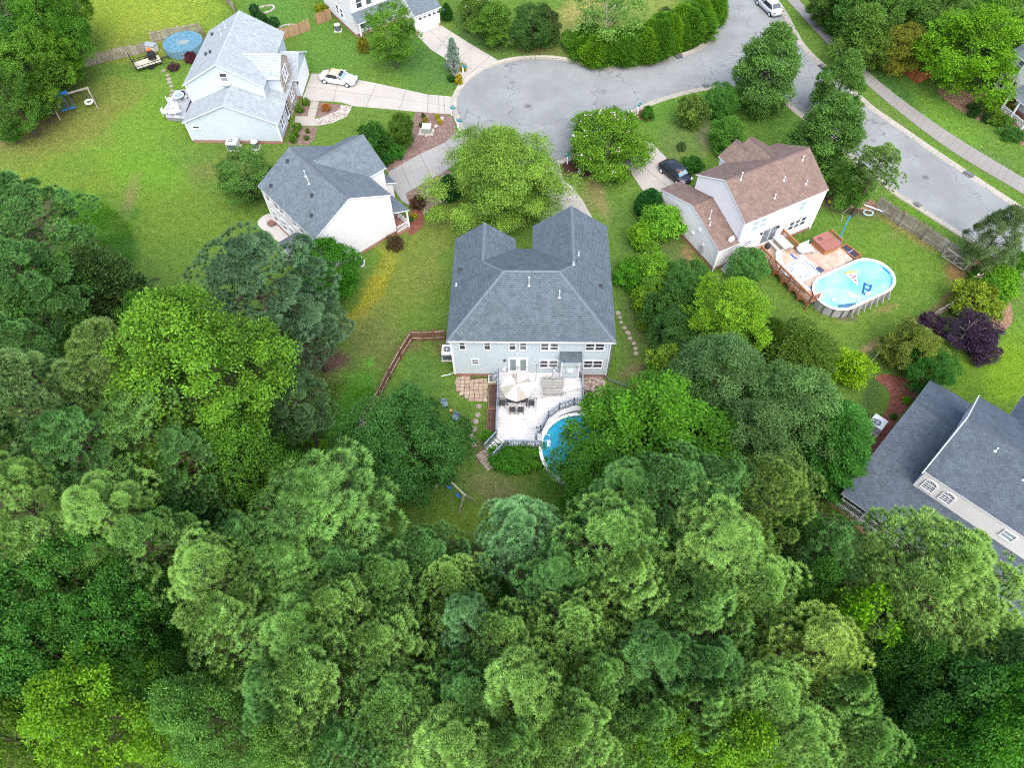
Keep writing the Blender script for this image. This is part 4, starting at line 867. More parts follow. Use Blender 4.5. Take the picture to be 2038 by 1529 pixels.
def pine(seed, R=3.6, H=17.0, base=.45, nb=62, sub=6, tufts=3, nd=40, ln=.30, wd=.046, top=.9, env='dome', up=.42, clump=.225, trunk_r=.2, dense=1.0, tipw=.5):
    """whorled boughs that end in round tufts of long needles"""
    rs = np.random.RandomState(seed); z0 = H * base; hc = H - z0; e = ENV[env]
    t = np.clip((np.arange(nb) + rs.rand(nb)) / nb, 0, 1) ** .85; az = np.arange(nb) * 2.39996 + rs.randn(nb) * .35; L_ = e(t) * R * (.55 + .62 * rs.rand(nb) ** .8)
    zb = z0 + t * hc * .93; rise = up * (.4 + .9 * t) * L_ * (.6 + .7 * rs.rand(nb)); lobe = rs.randn(nb)
    n = sub * tufts; m = nb * n; bi = np.repeat(np.arange(nb), n); ca, sa = np.cos(az), np.sin(az); rb = R * clump * (.5 + .9 * rs.rand(nb)) * np.clip(.45 + .6 * e(t), .4, 1.1)
    cb = np.stack([ca * L_ * .78, sa * L_ * .78, zb + rise * .8], 1); outd = np.stack([ca, sa, np.zeros(nb)], 1)
    fz = 1 - 1.25 * (np.tile(np.arange(n), nb) + .5) / n; fa = np.tile(np.arange(n), nb) * 2.39996 + rs.rand(nb)[bi] * 6; fr_ = np.sqrt(np.clip(1 - fz * fz, 0, 1)); dd = unit(np.stack([np.cos(fa) * fr_, np.sin(fa) * fr_, fz], 1) + rs.randn(m, 3) * .09 + outd[bi] * .4); tp = cb[bi] + dd * (rb[bi] * (.82 + .24 * rs.rand(m)))[:, None] * np.array([1, 1, .72])
    k_ = rs.rand(m) < .16; s_ = .25 + .5 * rs.rand(m); tp[k_] = (np.stack([ca[bi] * L_[bi] * s_, sa[bi] * L_[bi] * s_, zb[bi] + rise[bi] * s_ ** 1.5], 1) + rs.randn(m, 3) * .15)[k_]
    dd = unit(dd + np.array([0, 0, .3]))
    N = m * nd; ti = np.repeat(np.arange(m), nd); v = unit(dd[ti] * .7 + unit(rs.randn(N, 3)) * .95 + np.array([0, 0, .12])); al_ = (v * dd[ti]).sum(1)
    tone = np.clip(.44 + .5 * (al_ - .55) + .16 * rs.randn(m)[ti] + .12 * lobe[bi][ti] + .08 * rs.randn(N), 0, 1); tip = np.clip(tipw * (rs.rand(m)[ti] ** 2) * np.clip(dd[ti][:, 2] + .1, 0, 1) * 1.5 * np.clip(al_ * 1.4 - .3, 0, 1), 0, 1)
    p = Proto(); p.R, p.H, p.zc, p.hc = R, H, z0 + hc * .52, hc; p.flowers = None
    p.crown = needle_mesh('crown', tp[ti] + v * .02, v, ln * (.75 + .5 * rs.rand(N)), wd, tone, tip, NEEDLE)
    mb = MB(); k = 7; pts = [(math.sin(i * .9 + seed) * .14 * i / 6, math.cos(i * .7 + seed) * .14 * i / 6, H * .97 * i / 6) for i in range(k)]
    mb.tube(pts, [trunk_r * (1 - .85 * i / 6) * (1.25 if i == 0 else 1) for i in range(k)], 8)
    for b in range(nb):
        c_, s_ = math.cos(az[b]), math.sin(az[b]); l = L_[b]
        mb.tube([(0, 0, zb[b] - .1), (c_ * l * .5, s_ * l * .5, zb[b] + rise[b] * .3), (c_ * l * .95, s_ * l * .95, zb[b] + rise[b] * .9)], [.06, .045, .015], 4, caps=False)
    p.trunk = mb.mesh('trunk', PBARK); return p
def feather(seed, R=1.6, H=5.0, base=.03, env='cone', n=5200, leaf=.34, asp=.28, up=.7, tipw=.35, lumps=.16, mat=None, k=6, spread=.09, trunk_r=.1):
    """dense evergreen of upswept sprays"""
    rs = np.random.RandomState(seed); z0 = H * base; hc = H - z0; e = ENV[env]
    t = rs.rand(n) ** .85; az = rs.rand(n) * 2 * np.pi; ph = rs.rand(6) * 6
    lump = 1 + lumps * np.sin(az * 5 + ph[0] + t * 9) * np.sin(t * 17 + ph[1] + az * 2) + lumps * .7 * np.sin(az * 11 + t * 23 + ph[2])
    r = e(t) * R * lump * (.55 + .45 * rs.rand(n) ** .35); d = np.stack([np.cos(az), np.sin(az), np.full(n, up)], 1); pos = np.stack([np.cos(az) * r, np.sin(az) * r, z0 + t * hc * .97], 1)
    N = n * k; i = np.repeat(np.arange(n), k); axd = unit(unit(d)[i] + rs.randn(N, 3) * .38); nr = unit(d[i] * .5 + rs.randn(N, 3) * .5 + np.array([0, 0, .7]))
    tone = np.clip(.42 + .17 * rs.randn(n)[i] + .1 * rs.randn(N) + .5 * (lump[i] - 1), 0, 1); tip = np.clip(tipw * rs.rand(n)[i] ** 2 * 1.2, 0, 1)
    p = Proto(); p.R, p.H, p.zc, p.hc = R, H, z0 + hc * .5, hc; p.flowers = None
    p.crown = leaf_mesh('crown', pos[i] + rs.randn(N, 3) * spread, axd, nr, leaf * (.6 + .7 * rs.rand(N)), leaf * asp, tone, tip, mat or LEAF)
    p.trunk = MB().tube([(0, 0, 0), (0, 0, H * .5), (0, 0, H * .92)], [trunk_r, trunk_r * .6, trunk_r * .15], 6).mesh('trunk', BARK); return p

PINES = [pine(11), pine(12, R=3.9, H=16, base=.42, nb=68), pine(13, R=3.3, H=18, base=.5, nb=54, up=.6), pine(14, R=4.2, H=17, base=.45, nb=70, up=.36)]
PINE_LOOSE = [pine(15, R=3.6, H=17, base=.4, nb=46, sub=6, tufts=5, clump=.22, ln=.28, up=.25), pine(16, R=4.0, H=16, base=.36, nb=48, sub=6, tufts=5, clump=.23, ln=.28, up=.2)]
PINE_BIG = pine(17, R=4.8, H=18, base=.42, nb=120, sub=7, tufts=4, up=.3, ln=.27, nd=28, tipw=.6, clump=.18)
MAPLES = [broadleaf(21, R=4.2, H=12, env='egg', nl=60, twigs=44), broadleaf(22, R=4.0, H=11, env='round', nl=54, twigs=44, lobe=.27), broadleaf(23, R=4.4, H=13, base=.18, env='egg', nl=66, twigs=42, lobe=.26, tipw=.9)]
MAPLE_TALL = broadleaf(24, R=4.3, H=17, base=.3, env='egg', nl=84, twigs=44, lobe=.24, tipw=.8, leaf=.17, lv=14)
DENSE = [broadleaf(25, R=4.0, H=9, base=.1, env='round', nl=70, twigs=50, lobe=.26, leaf=.18, flat=.85), broadleaf(26, R=4.0, H=9.5, base=.08, env='dome', nl=74, twigs=50, lobe=.25, leaf=.2, tipw=.3)]
OAKG = [broadleaf(27, R=4.0, H=10, base=.08, env='egg', nl=80, twigs=60, lv=10, lobe=.24, leaf=.17, asp=.45, tipw=.35, spread=.14), broadleaf(28, R=3.6, H=11, base=.06, env='column', nl=78, twigs=60, lv=10, lobe=.25, leaf=.17, asp=.45, tipw=.3, spread=.14)]
STREET = [broadleaf(29, R=2.6, H=9.5, base=.06, env='egg', nl=84, twigs=46, lv=10, lobe=.30, leaf=.19, asp=.5, tipw=.25, spread=.13), broadleaf(30, R=2.8, H=9, base=.06, env='egg', nl=80, twigs=46, lv=10, lobe=.28, leaf=.19, asp=.5, tipw=.25, spread=.13)]
WILLOW = broadleaf(31, R=5.2, H=9.5, base=.12, env='dome', nl=92, twigs=70, lv=13, lobe=.2, leaf=.19, asp=.32, droop=.7, tipw=.6, spread=.2, inner=.7)
MYRTLE = broadleaf(32, R=3.3, H=6.4, base=.12, env='dome', nl=64, twigs=52, lv=10, lobe=.24, leaf=.19, asp=.55, tipw=.45, flowers=55, bark=GBARK)
LIGHT = [broadleaf(33, R=3.0, H=7.5, base=.2, env='round', nl=40, twigs=40, lv=10, lobe=.28, leaf=.2, asp=.5, inner=.3, bark=BARK), broadleaf(34, R=3.0, H=8, base=.15, env='egg', nl=44, twigs=42, lobe=.3, leaf=.22)]
SPARSE = broadleaf(35, R=2.8, H=8, base=.25, env='round', nl=26, twigs=30, lv=8, lobe=.32, leaf=.22, inner=.2, bark=GBARK, limbs=22)
BUSH = [broadleaf(41, R=1.0, H=1.5, base=.02, env='dome', nl=26, twigs=22, lv=8, lobe=.34, leaf=.13, spread=.07, trunk_r=.04, limbs=8), broadleaf(42, R=1.2, H=2.2, base=.05, env='egg', nl=30, twigs=26, lv=8, lobe=.33, leaf=.15, spread=.08, trunk_r=.05, limbs=10), broadleaf(43, R=1.3, H=2.6, base=.04, env='round', nl=34, twigs=26, lv=8, lobe=.34, leaf=.16, spread=.09, trunk_r=.05, limbs=10, tipw=.8)]
BALL = broadleaf(44, R=.5, H=.85, base=.02, env='round', nl=40, twigs=16, lv=6, lobe=.22, leaf=.07, spread=.03, trunk_r=.03, limbs=4, inner=.1, tipw=.3)
CLIP = feather(45, R=.9, H=2.1, env='egg', n=2600, leaf=.14, asp=.4, lumps=.05, up=.4, spread=.05)
CYPRESS = [feather(46, R=1.6, H=4.4, env='egg', n=5600, leaf=.3, asp=.3, up=.9, lumps=.26, spread=.16), feather(47, R=1.7, H=4.4, env='column', n=5600, leaf=.3, asp=.3, up=.8, lumps=.3, spread=.16)]
SPRUCE = pine(48, R=1.5, H=4.6, base=.04, nb=70, sub=5, tufts=5, nd=14, ln=.13, wd=.03, env='cone', up=.15, clump=.24, trunk_r=.09)
CEDAR = [feather(49, R=2.4, H=9.5, env='column', n=8200, leaf=.34, asp=.3, up=.8, lumps=.2), feather(50, R=2.2, H=7, env='egg', n=7000, leaf=.28, asp=.3, up=.6, lumps=.22)]
FRESH = broadleaf(51, R=1.7, H=4.4, base=.12, env='egg', nl=26, twigs=24, lv=9, lobe=.38, leaf=.27, asp=.4, droop=.5, tipw=.9, spread=.16, trunk_r=.07)

def plant(pr, x, y, rpx, h, c, name, label, cat='tree', group=None, base=None, ky=1.0, tip=None, spin=None, kz=None):
    """x, y: centre of the crown in the photograph, rpx its half width there; h: height in metres. base=True: x, y is the foot."""
    kh = h / pr.H; zc = pr.zc * kh
    if base: q = P(x, y, 0); dp = depth((q[0], q[1], zc))
    else: q = P(x, y, zc); dp = depth(q)
    R = rpx * dp / F
    o = thing(name, label, cat, (float(q[0]), float(q[1]), 0), rnd.random() * 6.28 if spin is None else spin, group)
    o.scale = (R / pr.R, R / pr.R, kh)
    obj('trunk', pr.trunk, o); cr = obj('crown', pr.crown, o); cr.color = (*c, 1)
    if pr.flowers: obj('blossoms', pr.flowers, o)
    return o
# base colours of foliage
def gc(r, g, b, k=0.57): q = srgb(r, g, b); return (q[0] * k, q[1] * k, q[2] * k)
PINE_C = gc(122, 176, 92); PINE_L = gc(142, 194, 102); PINE_B = gc(120, 178, 118); PINE_D = gc(102, 158, 88); PINE_Y = gc(166, 206, 104)
MAP_B = gc(112, 168, 54); MAP_Y = gc(116, 174, 46); MAP_M = gc(90, 150, 45); MAP_D = gc(84, 146, 62); OAK_G = gc(110, 156, 92); OAK_D = gc(78, 128, 60)
FOR_G = 'pines of the wood behind the deck'
def pn(x, y, r, h=17, c=PINE_C, pr=None, label=None, g=FOR_G):
    if label is None: label = {PINE_C: 'mid green', PINE_L: 'light green', PINE_D: 'dark green'}[c] + ' tufted pine in the wood behind the deck'; g = {PINE_C: 'mid green pines', PINE_L: 'light green pines', PINE_D: 'dark green pines'}[c] + ' behind the deck'
    plant(pr or rnd.choice(PINES), x, y, r, h, c, 'pine_tree', label, 'tree', g)
def bl(pr, x, y, r, h, c, label, g=None, name='broadleaf_tree', **kw): plant(pr, x, y, r, h, c, name, label, 'tree', g, **kw)
LFT = 'tall green pine among the woods left of the brown plank fence'
# pines behind the deck, from back to front
for q in ((650, 1020, 150, 17, PINE_C), (430, 1150, 105, 17, PINE_L), (600, 1150, 105, 17, PINE_C), (690, 1150, 80, 16, PINE_D), (500, 1090, 80, 15, PINE_D), (860, 1130, 85, 16, PINE_D), (900, 1170, 80, 16, PINE_L), (790, 1180, 90, 17, PINE_C), (690, 1230, 95, 18, PINE_L),
          (480, 1260, 100, 17, PINE_L), (600, 1280, 110, 18, PINE_C), (780, 1300, 110, 18, PINE_L), (650, 1380, 120, 19, PINE_L), (800, 1420, 110, 19, PINE_C), (930, 1400, 95, 18, PINE_D), (1030, 1390, 110, 19, PINE_L), (1010, 1290, 85, 18, PINE_L), (1140, 1270, 90, 18, PINE_L), (1100, 1170, 90, 17, PINE_D),
          (1210, 1100, 120, 18, PINE_C), (1250, 1180, 110, 18, PINE_L), (1420, 1110, 140, 18, PINE_L), (1500, 1180, 100, 17, PINE_L), (1380, 1240, 110, 18, PINE_C), (1340, 990, 105, 16, PINE_D), (1240, 990, 80, 15, PINE_D), (1440, 980, 80, 15, PINE_D), (1290, 1330, 100, 18, PINE_D), (1190, 1370, 95, 18, PINE_C), (1150, 1470, 110, 19, PINE_L),
          (1400, 1340, 90, 18, PINE_D), (1510, 1400, 110, 19, PINE_L), (1390, 1420, 90, 18, PINE_C), (1570, 1470, 90, 18, PINE_L), (900, 1500, 110, 19, PINE_L), (1020, 1500, 90, 19, PINE_C), (700, 1490, 90, 18, PINE_D), (1660, 1400, 90, 18, PINE_C), (1290, 1450, 80, 18, PINE_C), (560, 1390, 80, 17, PINE_D), (1700, 1480, 90, 17, PINE_C)): pn(*q)
pn(1030, 1070, 95, 16, PINE_B, PINES[2], 'blue green pine with upright tufts beside the lawn below the deck stairs', None)
pn(930, 1250, 68, 17, PINE_B, PINES[2], 'small blue green pine crowded by taller green pines', None)
pn(1535, 1000, 95, 16, gc(126, 164, 80), PINES[1], 'olive green pine between the spreading maple and the screened porch', None)
pn(1610, 1310, 105, 18, PINE_Y, PINES[1], 'pine with pale yellow tipped tufts in the wood', None)
pn(1855, 1160, 172, 18, gc(146, 194, 100), PINE_BIG, 'largest yellow green pine, leaning over the screened porch of the charcoal roofed house', None)
pn(1640, 1100, 80, 14, PINE_D, PINES[0], 'short dark pine in the shade beside the screened porch lawn', None)
pn(1990, 1330, 95, 17, PINE_D, PINE_LOOSE[0], 'dark loose pine growing over the pale grey picket fence', None)
# left wood
for q in ((45, 440, 120, 17, PINE_D), (75, 790, 120, 18, gc(110, 150, 90)), (230, 740, 120, 18, gc(125, 162, 88)), (20, 700, 80, 17, PINE_D), (300, 860, 110, 17, PINE_C), (170, 900, 110, 17, PINE_D), (40, 1000, 105, 18, PINE_L), (230, 1050, 120, 18, PINE_L), (110, 1110, 90, 18, PINE_L), (310, 1100, 90, 17, PINE_C), (60, 560, 80, 17, PINE_D), (380, 920, 80, 15, PINE_D)):
    lt = 'dark' if q[4] == PINE_D else 'pale' if q[4] == PINE_L else 'mid'; pn(q[0], q[1], q[2], q[3], q[4], rnd.choice(PINE_LOOSE), lt + ' green loose boughed pine in the left wood', lt + ' green pines of the left wood')
pn(515, 560, 150, 16, gc(92, 132, 96), PINE_LOOSE[1], 'broad dark blue green pine beside the white house with grey roof', None)
pn(590, 800, 72, 11, gc(92, 132, 88), PINE_LOOSE[0], 'small dark pine at the foot of the bright green maple', None)
pn(610, 640, 90, 10, gc(92, 132, 96), PINE_LOOSE[0], 'low spreading pine over the bare brown patch', None)
pn(145, 1220, 55, 14, gc(140, 170, 110), PINE_LOOSE[0], 'small grey green pine among dark maples', None)
bl(CEDAR[1], 212, 575, 62, 11, gc(92, 132, 78), 'dull olive cedar between dark maple and bright maple', name='cedar_tree')
bl(MAPLE_TALL, 388, 735, 168, 21, MAP_B, 'tallest bright yellow green maple towering over the left wood')
bl(MAPLES[0], 478, 905, 100, 13, gc(100, 160, 54), 'mid green maple under the tallest bright maple')
bl(MAPLES[1], 70, 610, 115, 13, gc(86, 140, 60), 'dark green maple with layered boughs at the edge of the left wood')
bl(MAPLES[2], 300, 650, 60, 10, gc(80, 140, 50), 'young green maple in the gap beside the dull olive cedar')
bl(DENSE[0], 652, 535, 62, 6.5, gc(72, 145, 38), 'dense bright green tree against the white gable wall')
for x, y, r, h, c in ((60, 1220, 120, 14, MAP_D), (200, 1180, 100, 13, MAP_D), (260, 1270, 100, 13, gc(78, 140, 56)), (110, 1310, 100, 13, MAP_D), (330, 1000, 60, 8, gc(70, 130, 62)), (370, 1060, 60, 9, gc(70, 128, 60)), (330, 1350, 70, 11, gc(66, 118, 48)), (40, 900, 60, 10, gc(50, 100, 40)), (440, 850, 50, 8, MAP_D), (30, 1360, 80, 12, MAP_D), (300, 1200, 80, 12, MAP_D)):
    bl(rnd.choice(MAPLES[:2]), x, y, r, h + 3 * (h > 9), c, 'dark green understorey maple in the lower left wood', 'dark maples of the left wood')
bl(MAPLES[2], 210, 1420, 135, 17, MAP_Y, 'bright yellow green maple at the bottom of the left wood')
bl(MAPLES[0], 15, 1465, 80, 16, gc(120, 168, 60), 'olive yellow maple beside the bright yellow green maple')
bl(OAKG[0], 430, 1430, 100, 17, gc(112, 170, 82), 'grey green oak beside the bright yellow green maple')
bl(OAKG[0], 600, 1500, 85, 16, gc(116, 170, 78), 'second grey green oak at the foot of the pines')
bl(MAPLES[1], 380, 1120, 32, 8, gc(130, 190, 30), 'small lime green sapling in the gap of the left wood')
bl(MAPLES[2], 1440, 1500, 125, 18, MAP_Y, 'bright yellow maple at the bottom of the pine wood')
bl(MAPLES[1], 1310, 1480, 70, 16, MAP_Y, 'lower bright yellow maple beside its taller twin')
bl(SPARSE, 1690, 1260, 85, 14, gc(120, 190, 30), 'thin bright green tree with bare grey twigs below the largest pine')
for x, y, r, h, c in ((1840, 1400, 120, 15, gc(84, 145, 66)), (1760, 1350, 80, 13, MAP_D), (1950, 1470, 110, 16, gc(78, 150, 48)), (1860, 1510, 100, 15, gc(82, 150, 50)), (1780, 1440, 80, 13, gc(70, 125, 60)), (2030, 1400, 60, 14, gc(76, 130, 48)), (1570, 1080, 60, 10, MAP_D), (1600, 1180, 60, 11, MAP_D)):
    bl(rnd.choice(DENSE + MAPLES[:1]), x, y, r, h + 2.5, c, 'mid green broadleaf tree in the lower right wood', 'broadleaf trees of the right wood')
for x, y, r, h in ((840, 1260, 60, 10), (1090, 1340, 50, 10), (1230, 1270, 60, 10), (980, 1180, 50, 9), (720, 1320, 50, 10), (1330, 1180, 50, 9), (1470, 1280, 60, 10), (1250, 1420, 50, 10), (560, 1210, 50, 9), (860, 1360, 50, 10), (540, 1330, 60, 10), (1340, 1400, 60, 10), (1100, 1420, 50, 10), (1600, 1240, 50, 10), (760, 1110, 45, 6), (1180, 1040, 50, 8), (1480, 1070, 40, 8)):
    bl(rnd.choice(MAPLES), x, y, r, h, rnd.choice((gc(80, 150, 36), MAP_D, gc(60, 112, 44))), 'leafy undergrowth tree in the shade of the pines', 'understorey of the pine wood')
# trees of the yards
bl(DENSE[0], 812, 884, 110, 8.5, gc(78, 138, 66), 'dark green spreading tree in the fenced yard left of the deck')
bl(DENSE[1], 700, 905, 60, 5, gc(70, 120, 55), 'low dark tree behind the end of the brown plank fence')
bl(DENSE[1], 1322, 862, 158, 9.5, gc(96, 162, 44), 'large spreading green maple overhanging the round blue pool')
bl(DENSE[0], 1184, 960, 84, 7, gc(84, 148, 48), 'lower green tree at the edge of the round blue pool')
bl(OAKG[0], 1440, 760, 118, 10, gc(104, 150, 90), 'grey green oak behind the spreading maple, next to the yellow tipped maple')
bl(OAKG[1], 1580, 830, 110, 11, gc(108, 156, 88), 'tallest grey green oak between the two yards')
bl(OAKG[0], 1500, 880, 110, 10, gc(106, 150, 88), 'lower grey green oak beside the spreading maple')
bl(CEDAR[0], 1650, 880, 75, 9, gc(82, 152, 70), 'brighter green cedar nearest the charcoal roof')
bl(MAPLES[2], 1455, 622, 92, 8.0, gc(128, 184, 48), 'round yellow green maple with orange tips beside the wooden deck')
bl(DENSE[0], 1372, 565, 42, 5.5, gc(88, 146, 72), 'grey green round tree beside the yellow green maple')
bl(DENSE[1], 1335, 655, 48, 5.5, gc(72, 122, 58), 'dark tree between the stepping stones and the yellow green maple')
bl(DENSE[0], 1490, 527, 38, 3.6, gc(100, 160, 82), 'round shrub with pale leaves at the corner of the white house', name='shrub')
bl(CEDAR[1], 1535, 670, 38, 4.5, gc(80, 118, 40), 'dark thin cedar behind the yellow green maple', name='cedar_tree')
bl(CEDAR[1], 1600, 690, 60, 5, gc(100, 140, 60), 'olive cedar at the foot of the pool lawn', name='cedar_tree')
bl(WILLOW, 995, 332, 134, 9.5, gc(138, 186, 78), 'wispy yellow green birch in front of the hipped slate house')
bl(MYRTLE, 1212, 270, 84, 6.4, gc(112, 166, 50), 'crape myrtle with white blossoms beside the turning circle')
bl(STREET[0], 1532, 128, 66, 10.5, gc(104, 154, 74), 'tall oval oak at the corner of the road junction')
bl(STREET[1], 1675, 165, 48, 8.5, gc(104, 156, 70), 'oval oak in the middle of the row beside the road')
bl(STREET[0], 1645, 268, 68, 10.2, gc(98, 148, 68), 'tall dark oval oak behind the brown roofed house')
bl(PINES[2], 1748, 325, 56, 9, gc(120, 160, 88), 'young loose pine beside the road and the picket fence', name='pine_tree')
bl(LIGHT[1], 1700, 365, 42, 5, gc(100, 155, 60), 'small bright tree under the young pine by the fence')
bl(OAKG[0], 1985, 470, 56, 8, gc(112, 142, 88), 'grey green oak on the verge beyond the picket fence corner')
bl(LIGHT[0], 488, 352, 58, 5.4, gc(96, 146, 68), 'open green tree with pale trunk on the lawn beside the grey roof')
bl(MAPLES[1], 778, 62, 52, 8.0, gc(106, 160, 52), 'round green tree on a bare trunk in front of the white garage')
bl(SPRUCE, 901, 106, 22, 4.8, gc(150, 180, 168), 'blue spruce beside the garage driveway', name='spruce_tree')
bl(LIGHT[1], 985, 42, 42, 5.5, gc(104, 156, 56), 'multi stemmed green tree on the verge of the turning circle')
bl(MYRTLE, 945, 8, 34, 5.4, gc(104, 146, 60), 'white flowering crape myrtle beside the garage hedge')
bl(DENSE[0], 1060, 52, 44, 5.5, gc(76, 122, 56), 'dense dark green tree on the verge beside the multi stemmed tree')
bl(DENSE[1], 1085, 45, 30, 5.2, gc(90, 112, 60), 'olive tree with brown tips beside the dense dark tree')
bl(SPARSE, 1210, 25, 62, 8, gc(120, 168, 80), 'open crowned tree with dark trunk behind the clipped hedge')
bl(PINES[0], 1325, 28, 17, 4.2, gc(100, 140, 80), 'small thin pine on the pale lawn behind the hedge', name='pine_tree')
bl(FRESH, 1130, 75, 14, 2.2, gc(110, 170, 60), 'small pale green sapling at the end of the hedge', name='shrub')
TL = ((30, 30, 80, 12, gc(84, 138, 56)), (100, 60, 65, 11, gc(90, 150, 46)), (50, 138, 70, 10, gc(104, 156, 52)), (116, 112, 42, 8, gc(108, 165, 46)), (20, 190, 60, 9, gc(90, 140, 54)), (66, 190, 42, 6, gc(110, 150, 46)), (-20, 90, 80, 12, MAP_D), (110, 5, 60, 11, gc(96, 150, 40)), (10, 250, 30, 4, gc(70, 130, 40)))
for x, y, r, h, c in TL: bl(rnd.choice(MAPLES + DENSE), x, y, r, h, c, 'leafy green tree at the wood edge beside the swing frame', 'trees beside the swing frame')
TR = ((1640, 8, 34, 5, gc(70, 110, 40)), (1722, 60, 56, 7, gc(104, 150, 62)), (1790, 30, 70, 8, gc(90, 140, 56)), (1800, 95, 44, 6, gc(140, 150, 56)), (1700, 10, 50, 7, gc(84, 140, 56)), (1860, 20, 60, 9, gc(100, 144, 66)))
for x, y, r, h, c in TR: bl(rnd.choice(DENSE + LIGHT), x, y, r, h, c, 'green tree behind the long pavement', 'trees behind the pavement')
bl(MAPLES[2], 1940, 85, 110, 10, gc(112, 172, 36), 'large yellow green oak in front of the white house with dark shutters')
bl(MAPLES[1], 2010, 40, 80, 10, gc(96, 150, 42), 'green oak behind the large yellow green oak')
bl(LIGHT[0], 1745, 95, 34, 5, gc(110, 150, 60), 'small multi stemmed tree in the red mulch beside the pavement')
# hedge of clipped cypresses along the curve
HG = 'row of leyland cypresses'
hl_ = spline([(1160, 108), (1185, 112), (1225, 116), (1275, 112), (1320, 98), (1360, 84), (1395, 66), (1414, 44), (1416, 15)], 9)
for i, q in enumerate(hl_):
    for k in range(2):
        x, y = q[0] + rnd.uniform(-6, 6), q[1] - 8 - (14 if k else 0) - rnd.uniform(4, 14) - (6 if q[0] > 1300 else 0)
        plant(CYPRESS[rnd.randint(0, 1)], x, y, rnd.uniform(16, 25), rnd.uniform(2.6, 3.6) + (q[0] > 1290) * rnd.uniform(.6, 1.6), gc(92, 152, 48) if rnd.random() < .7 else gc(112, 170, 46), 'cypress_tree', 'bright green leyland cypress in the tall hedge along the kerb', 'tree', HG)
# shrubs
def sh(pr, x, y, r, h, c, label, g=None, name='shrub'): plant(pr, x, y, r, h, c, name, label, 'shrub', g)
for x, y in ((607.5, 202), (596, 216), (592, 252), (587, 264), (583, 276)): sh(BALL, x, y, 8, .9, gc(110, 160, 50), 'clipped round green bush in the mulch of the pale blue house', 'clipped bushes of the pale blue house')
for x, y in ((612, 260), (609.5, 274)): sh(BALL, x, y, 5, .5, gc(110, 140, 46), 'tiny round bush in the mulch beside the curved lawn', 'tiny bushes beside the curved lawn')
sh(BUSH[0], 649, 212, 9.5, .8, gc(200, 140, 80), 'orange flowering shrub in the small mulch island')
sh(DENSE[0], 800, 257, 25, 4.0, gc(88, 132, 44), 'round green tree shrub beside the utility box'); sh(BUSH[2], 745, 278, 30, 3.6, gc(66, 122, 44), 'dark broad shrub behind the cross gable roof')
sh(BUSH[0], 783, 300, 19, 1.6, gc(70, 140, 50), 'low mounded shrub beside the driveway of the grey roofed house'); sh(BUSH[0], 768, 316, 14, 1.4, gc(62, 128, 46), 'lower mounded shrub against the garage of the grey roofed house')
sh(CLIP, 893, 372, 20, 3.2, gc(52, 112, 56), 'dark clipped yew at the side of the birch'); sh(BUSH[0], 832, 400, 15, 1.3, gc(92, 72, 58), 'purple brown barberry bush in the mulch bed'); sh(BUSH[0], 787, 482, 17, 1.5, gc(104, 92, 66), 'brown barberry bush at the corner of the white gable')
sh(BALL, 824.5, 430, 6, .6, gc(200, 200, 30), 'yellow flowering bush in the red mulch'); sh(BALL, 818, 436, 5, .6, gc(90, 140, 50), 'little green bush beside the yellow flowering bush')
for x, y, r, c, l in ((870, 232, 5, (190, 195, 30), 'yellow bush in the mulch by the turning circle'), (875, 241, 5, (215, 205, 20), 'bright yellow bush in the mulch by the turning circle'), (842, 229, 4, (80, 110, 50), 'small dark bush beside the driveway edge'), (846, 237, 5, (170, 170, 30), 'yellow flecked bush beside the driveway edge'), (839, 248, 4.5, (86, 120, 50), 'small green bush beside the utility box')): sh(BALL, x, y, r, .6, gc(*c), l)
sh(BALL, 921, 133, 7.5, 1.0, gc(190, 195, 30), 'golden bush behind the mailbox of the garage driveway'); sh(BALL, 914, 157, 8, 1.2, gc(200, 190, 20), 'golden upright bush beside the kerb'); sh(BALL, 898, 155, 8, .8, gc(50, 110, 40), 'dark low bush under the blue spruce')
sh(CLIP, 889, 22, 11, 2.3, gc(62, 130, 50), 'rounded clipped hedge at the garage corner'); sh(BUSH[1], 722, 88, 12, 1.8, gc(150, 150, 50), 'speckled shrub under the round green tree'); sh(BALL, 640, 17, 13, 1.3, gc(170, 180, 30), 'yellow green mounded bush beside the white side wall')
for x, y, r, l in ((505, 20, 11, 'dark round bush beside the stone ring'), (522, 36, 11, 'round bush behind the pale roof ridge'), (545, 45, 10, 'darkest round bush beside the picket fence')): sh(BALL, x, y, r, 1.5, gc(52, 104, 54), l)
sh(BUSH[2], 1378, 222, 28, 3.6, gc(108, 142, 62), 'crape myrtle shrub with dusky top on the corner lawn'); sh(DENSE[0], 1436, 200, 32, 4.4, gc(84, 148, 62), 'round green tree on the corner lawn beside the oval oak'); sh(DENSE[1], 1450, 262, 38, 4.2, gc(96, 158, 60), 'round bright shrub behind the brown gable peak'); sh(BUSH[0], 1356, 290, 9, .9, gc(90, 120, 70), 'little grey bush in a stone ring on the lawn'); sh(BUSH[1], 1289, 224, 13, 1.6, gc(76, 140, 44), 'bush in red mulch beside the corner mailbox')
sh(BUSH[0], 1378, 325, 22, 1.5, gc(64, 128, 44), 'low hedge beside the black car'); sh(CLIP, 1293, 403, 27, 3.4, gc(48, 112, 54), 'dark green conical holly at the end of the driveway')
sh(FRESH, 1318, 440, 42, 3.6, gc(120, 188, 56), 'bright light green bush against the low white wing', name='shrub'); sh(BUSH[2], 1276, 470, 24, 2.4, gc(120, 180, 40), 'lime green bush at the end of the grey fence')
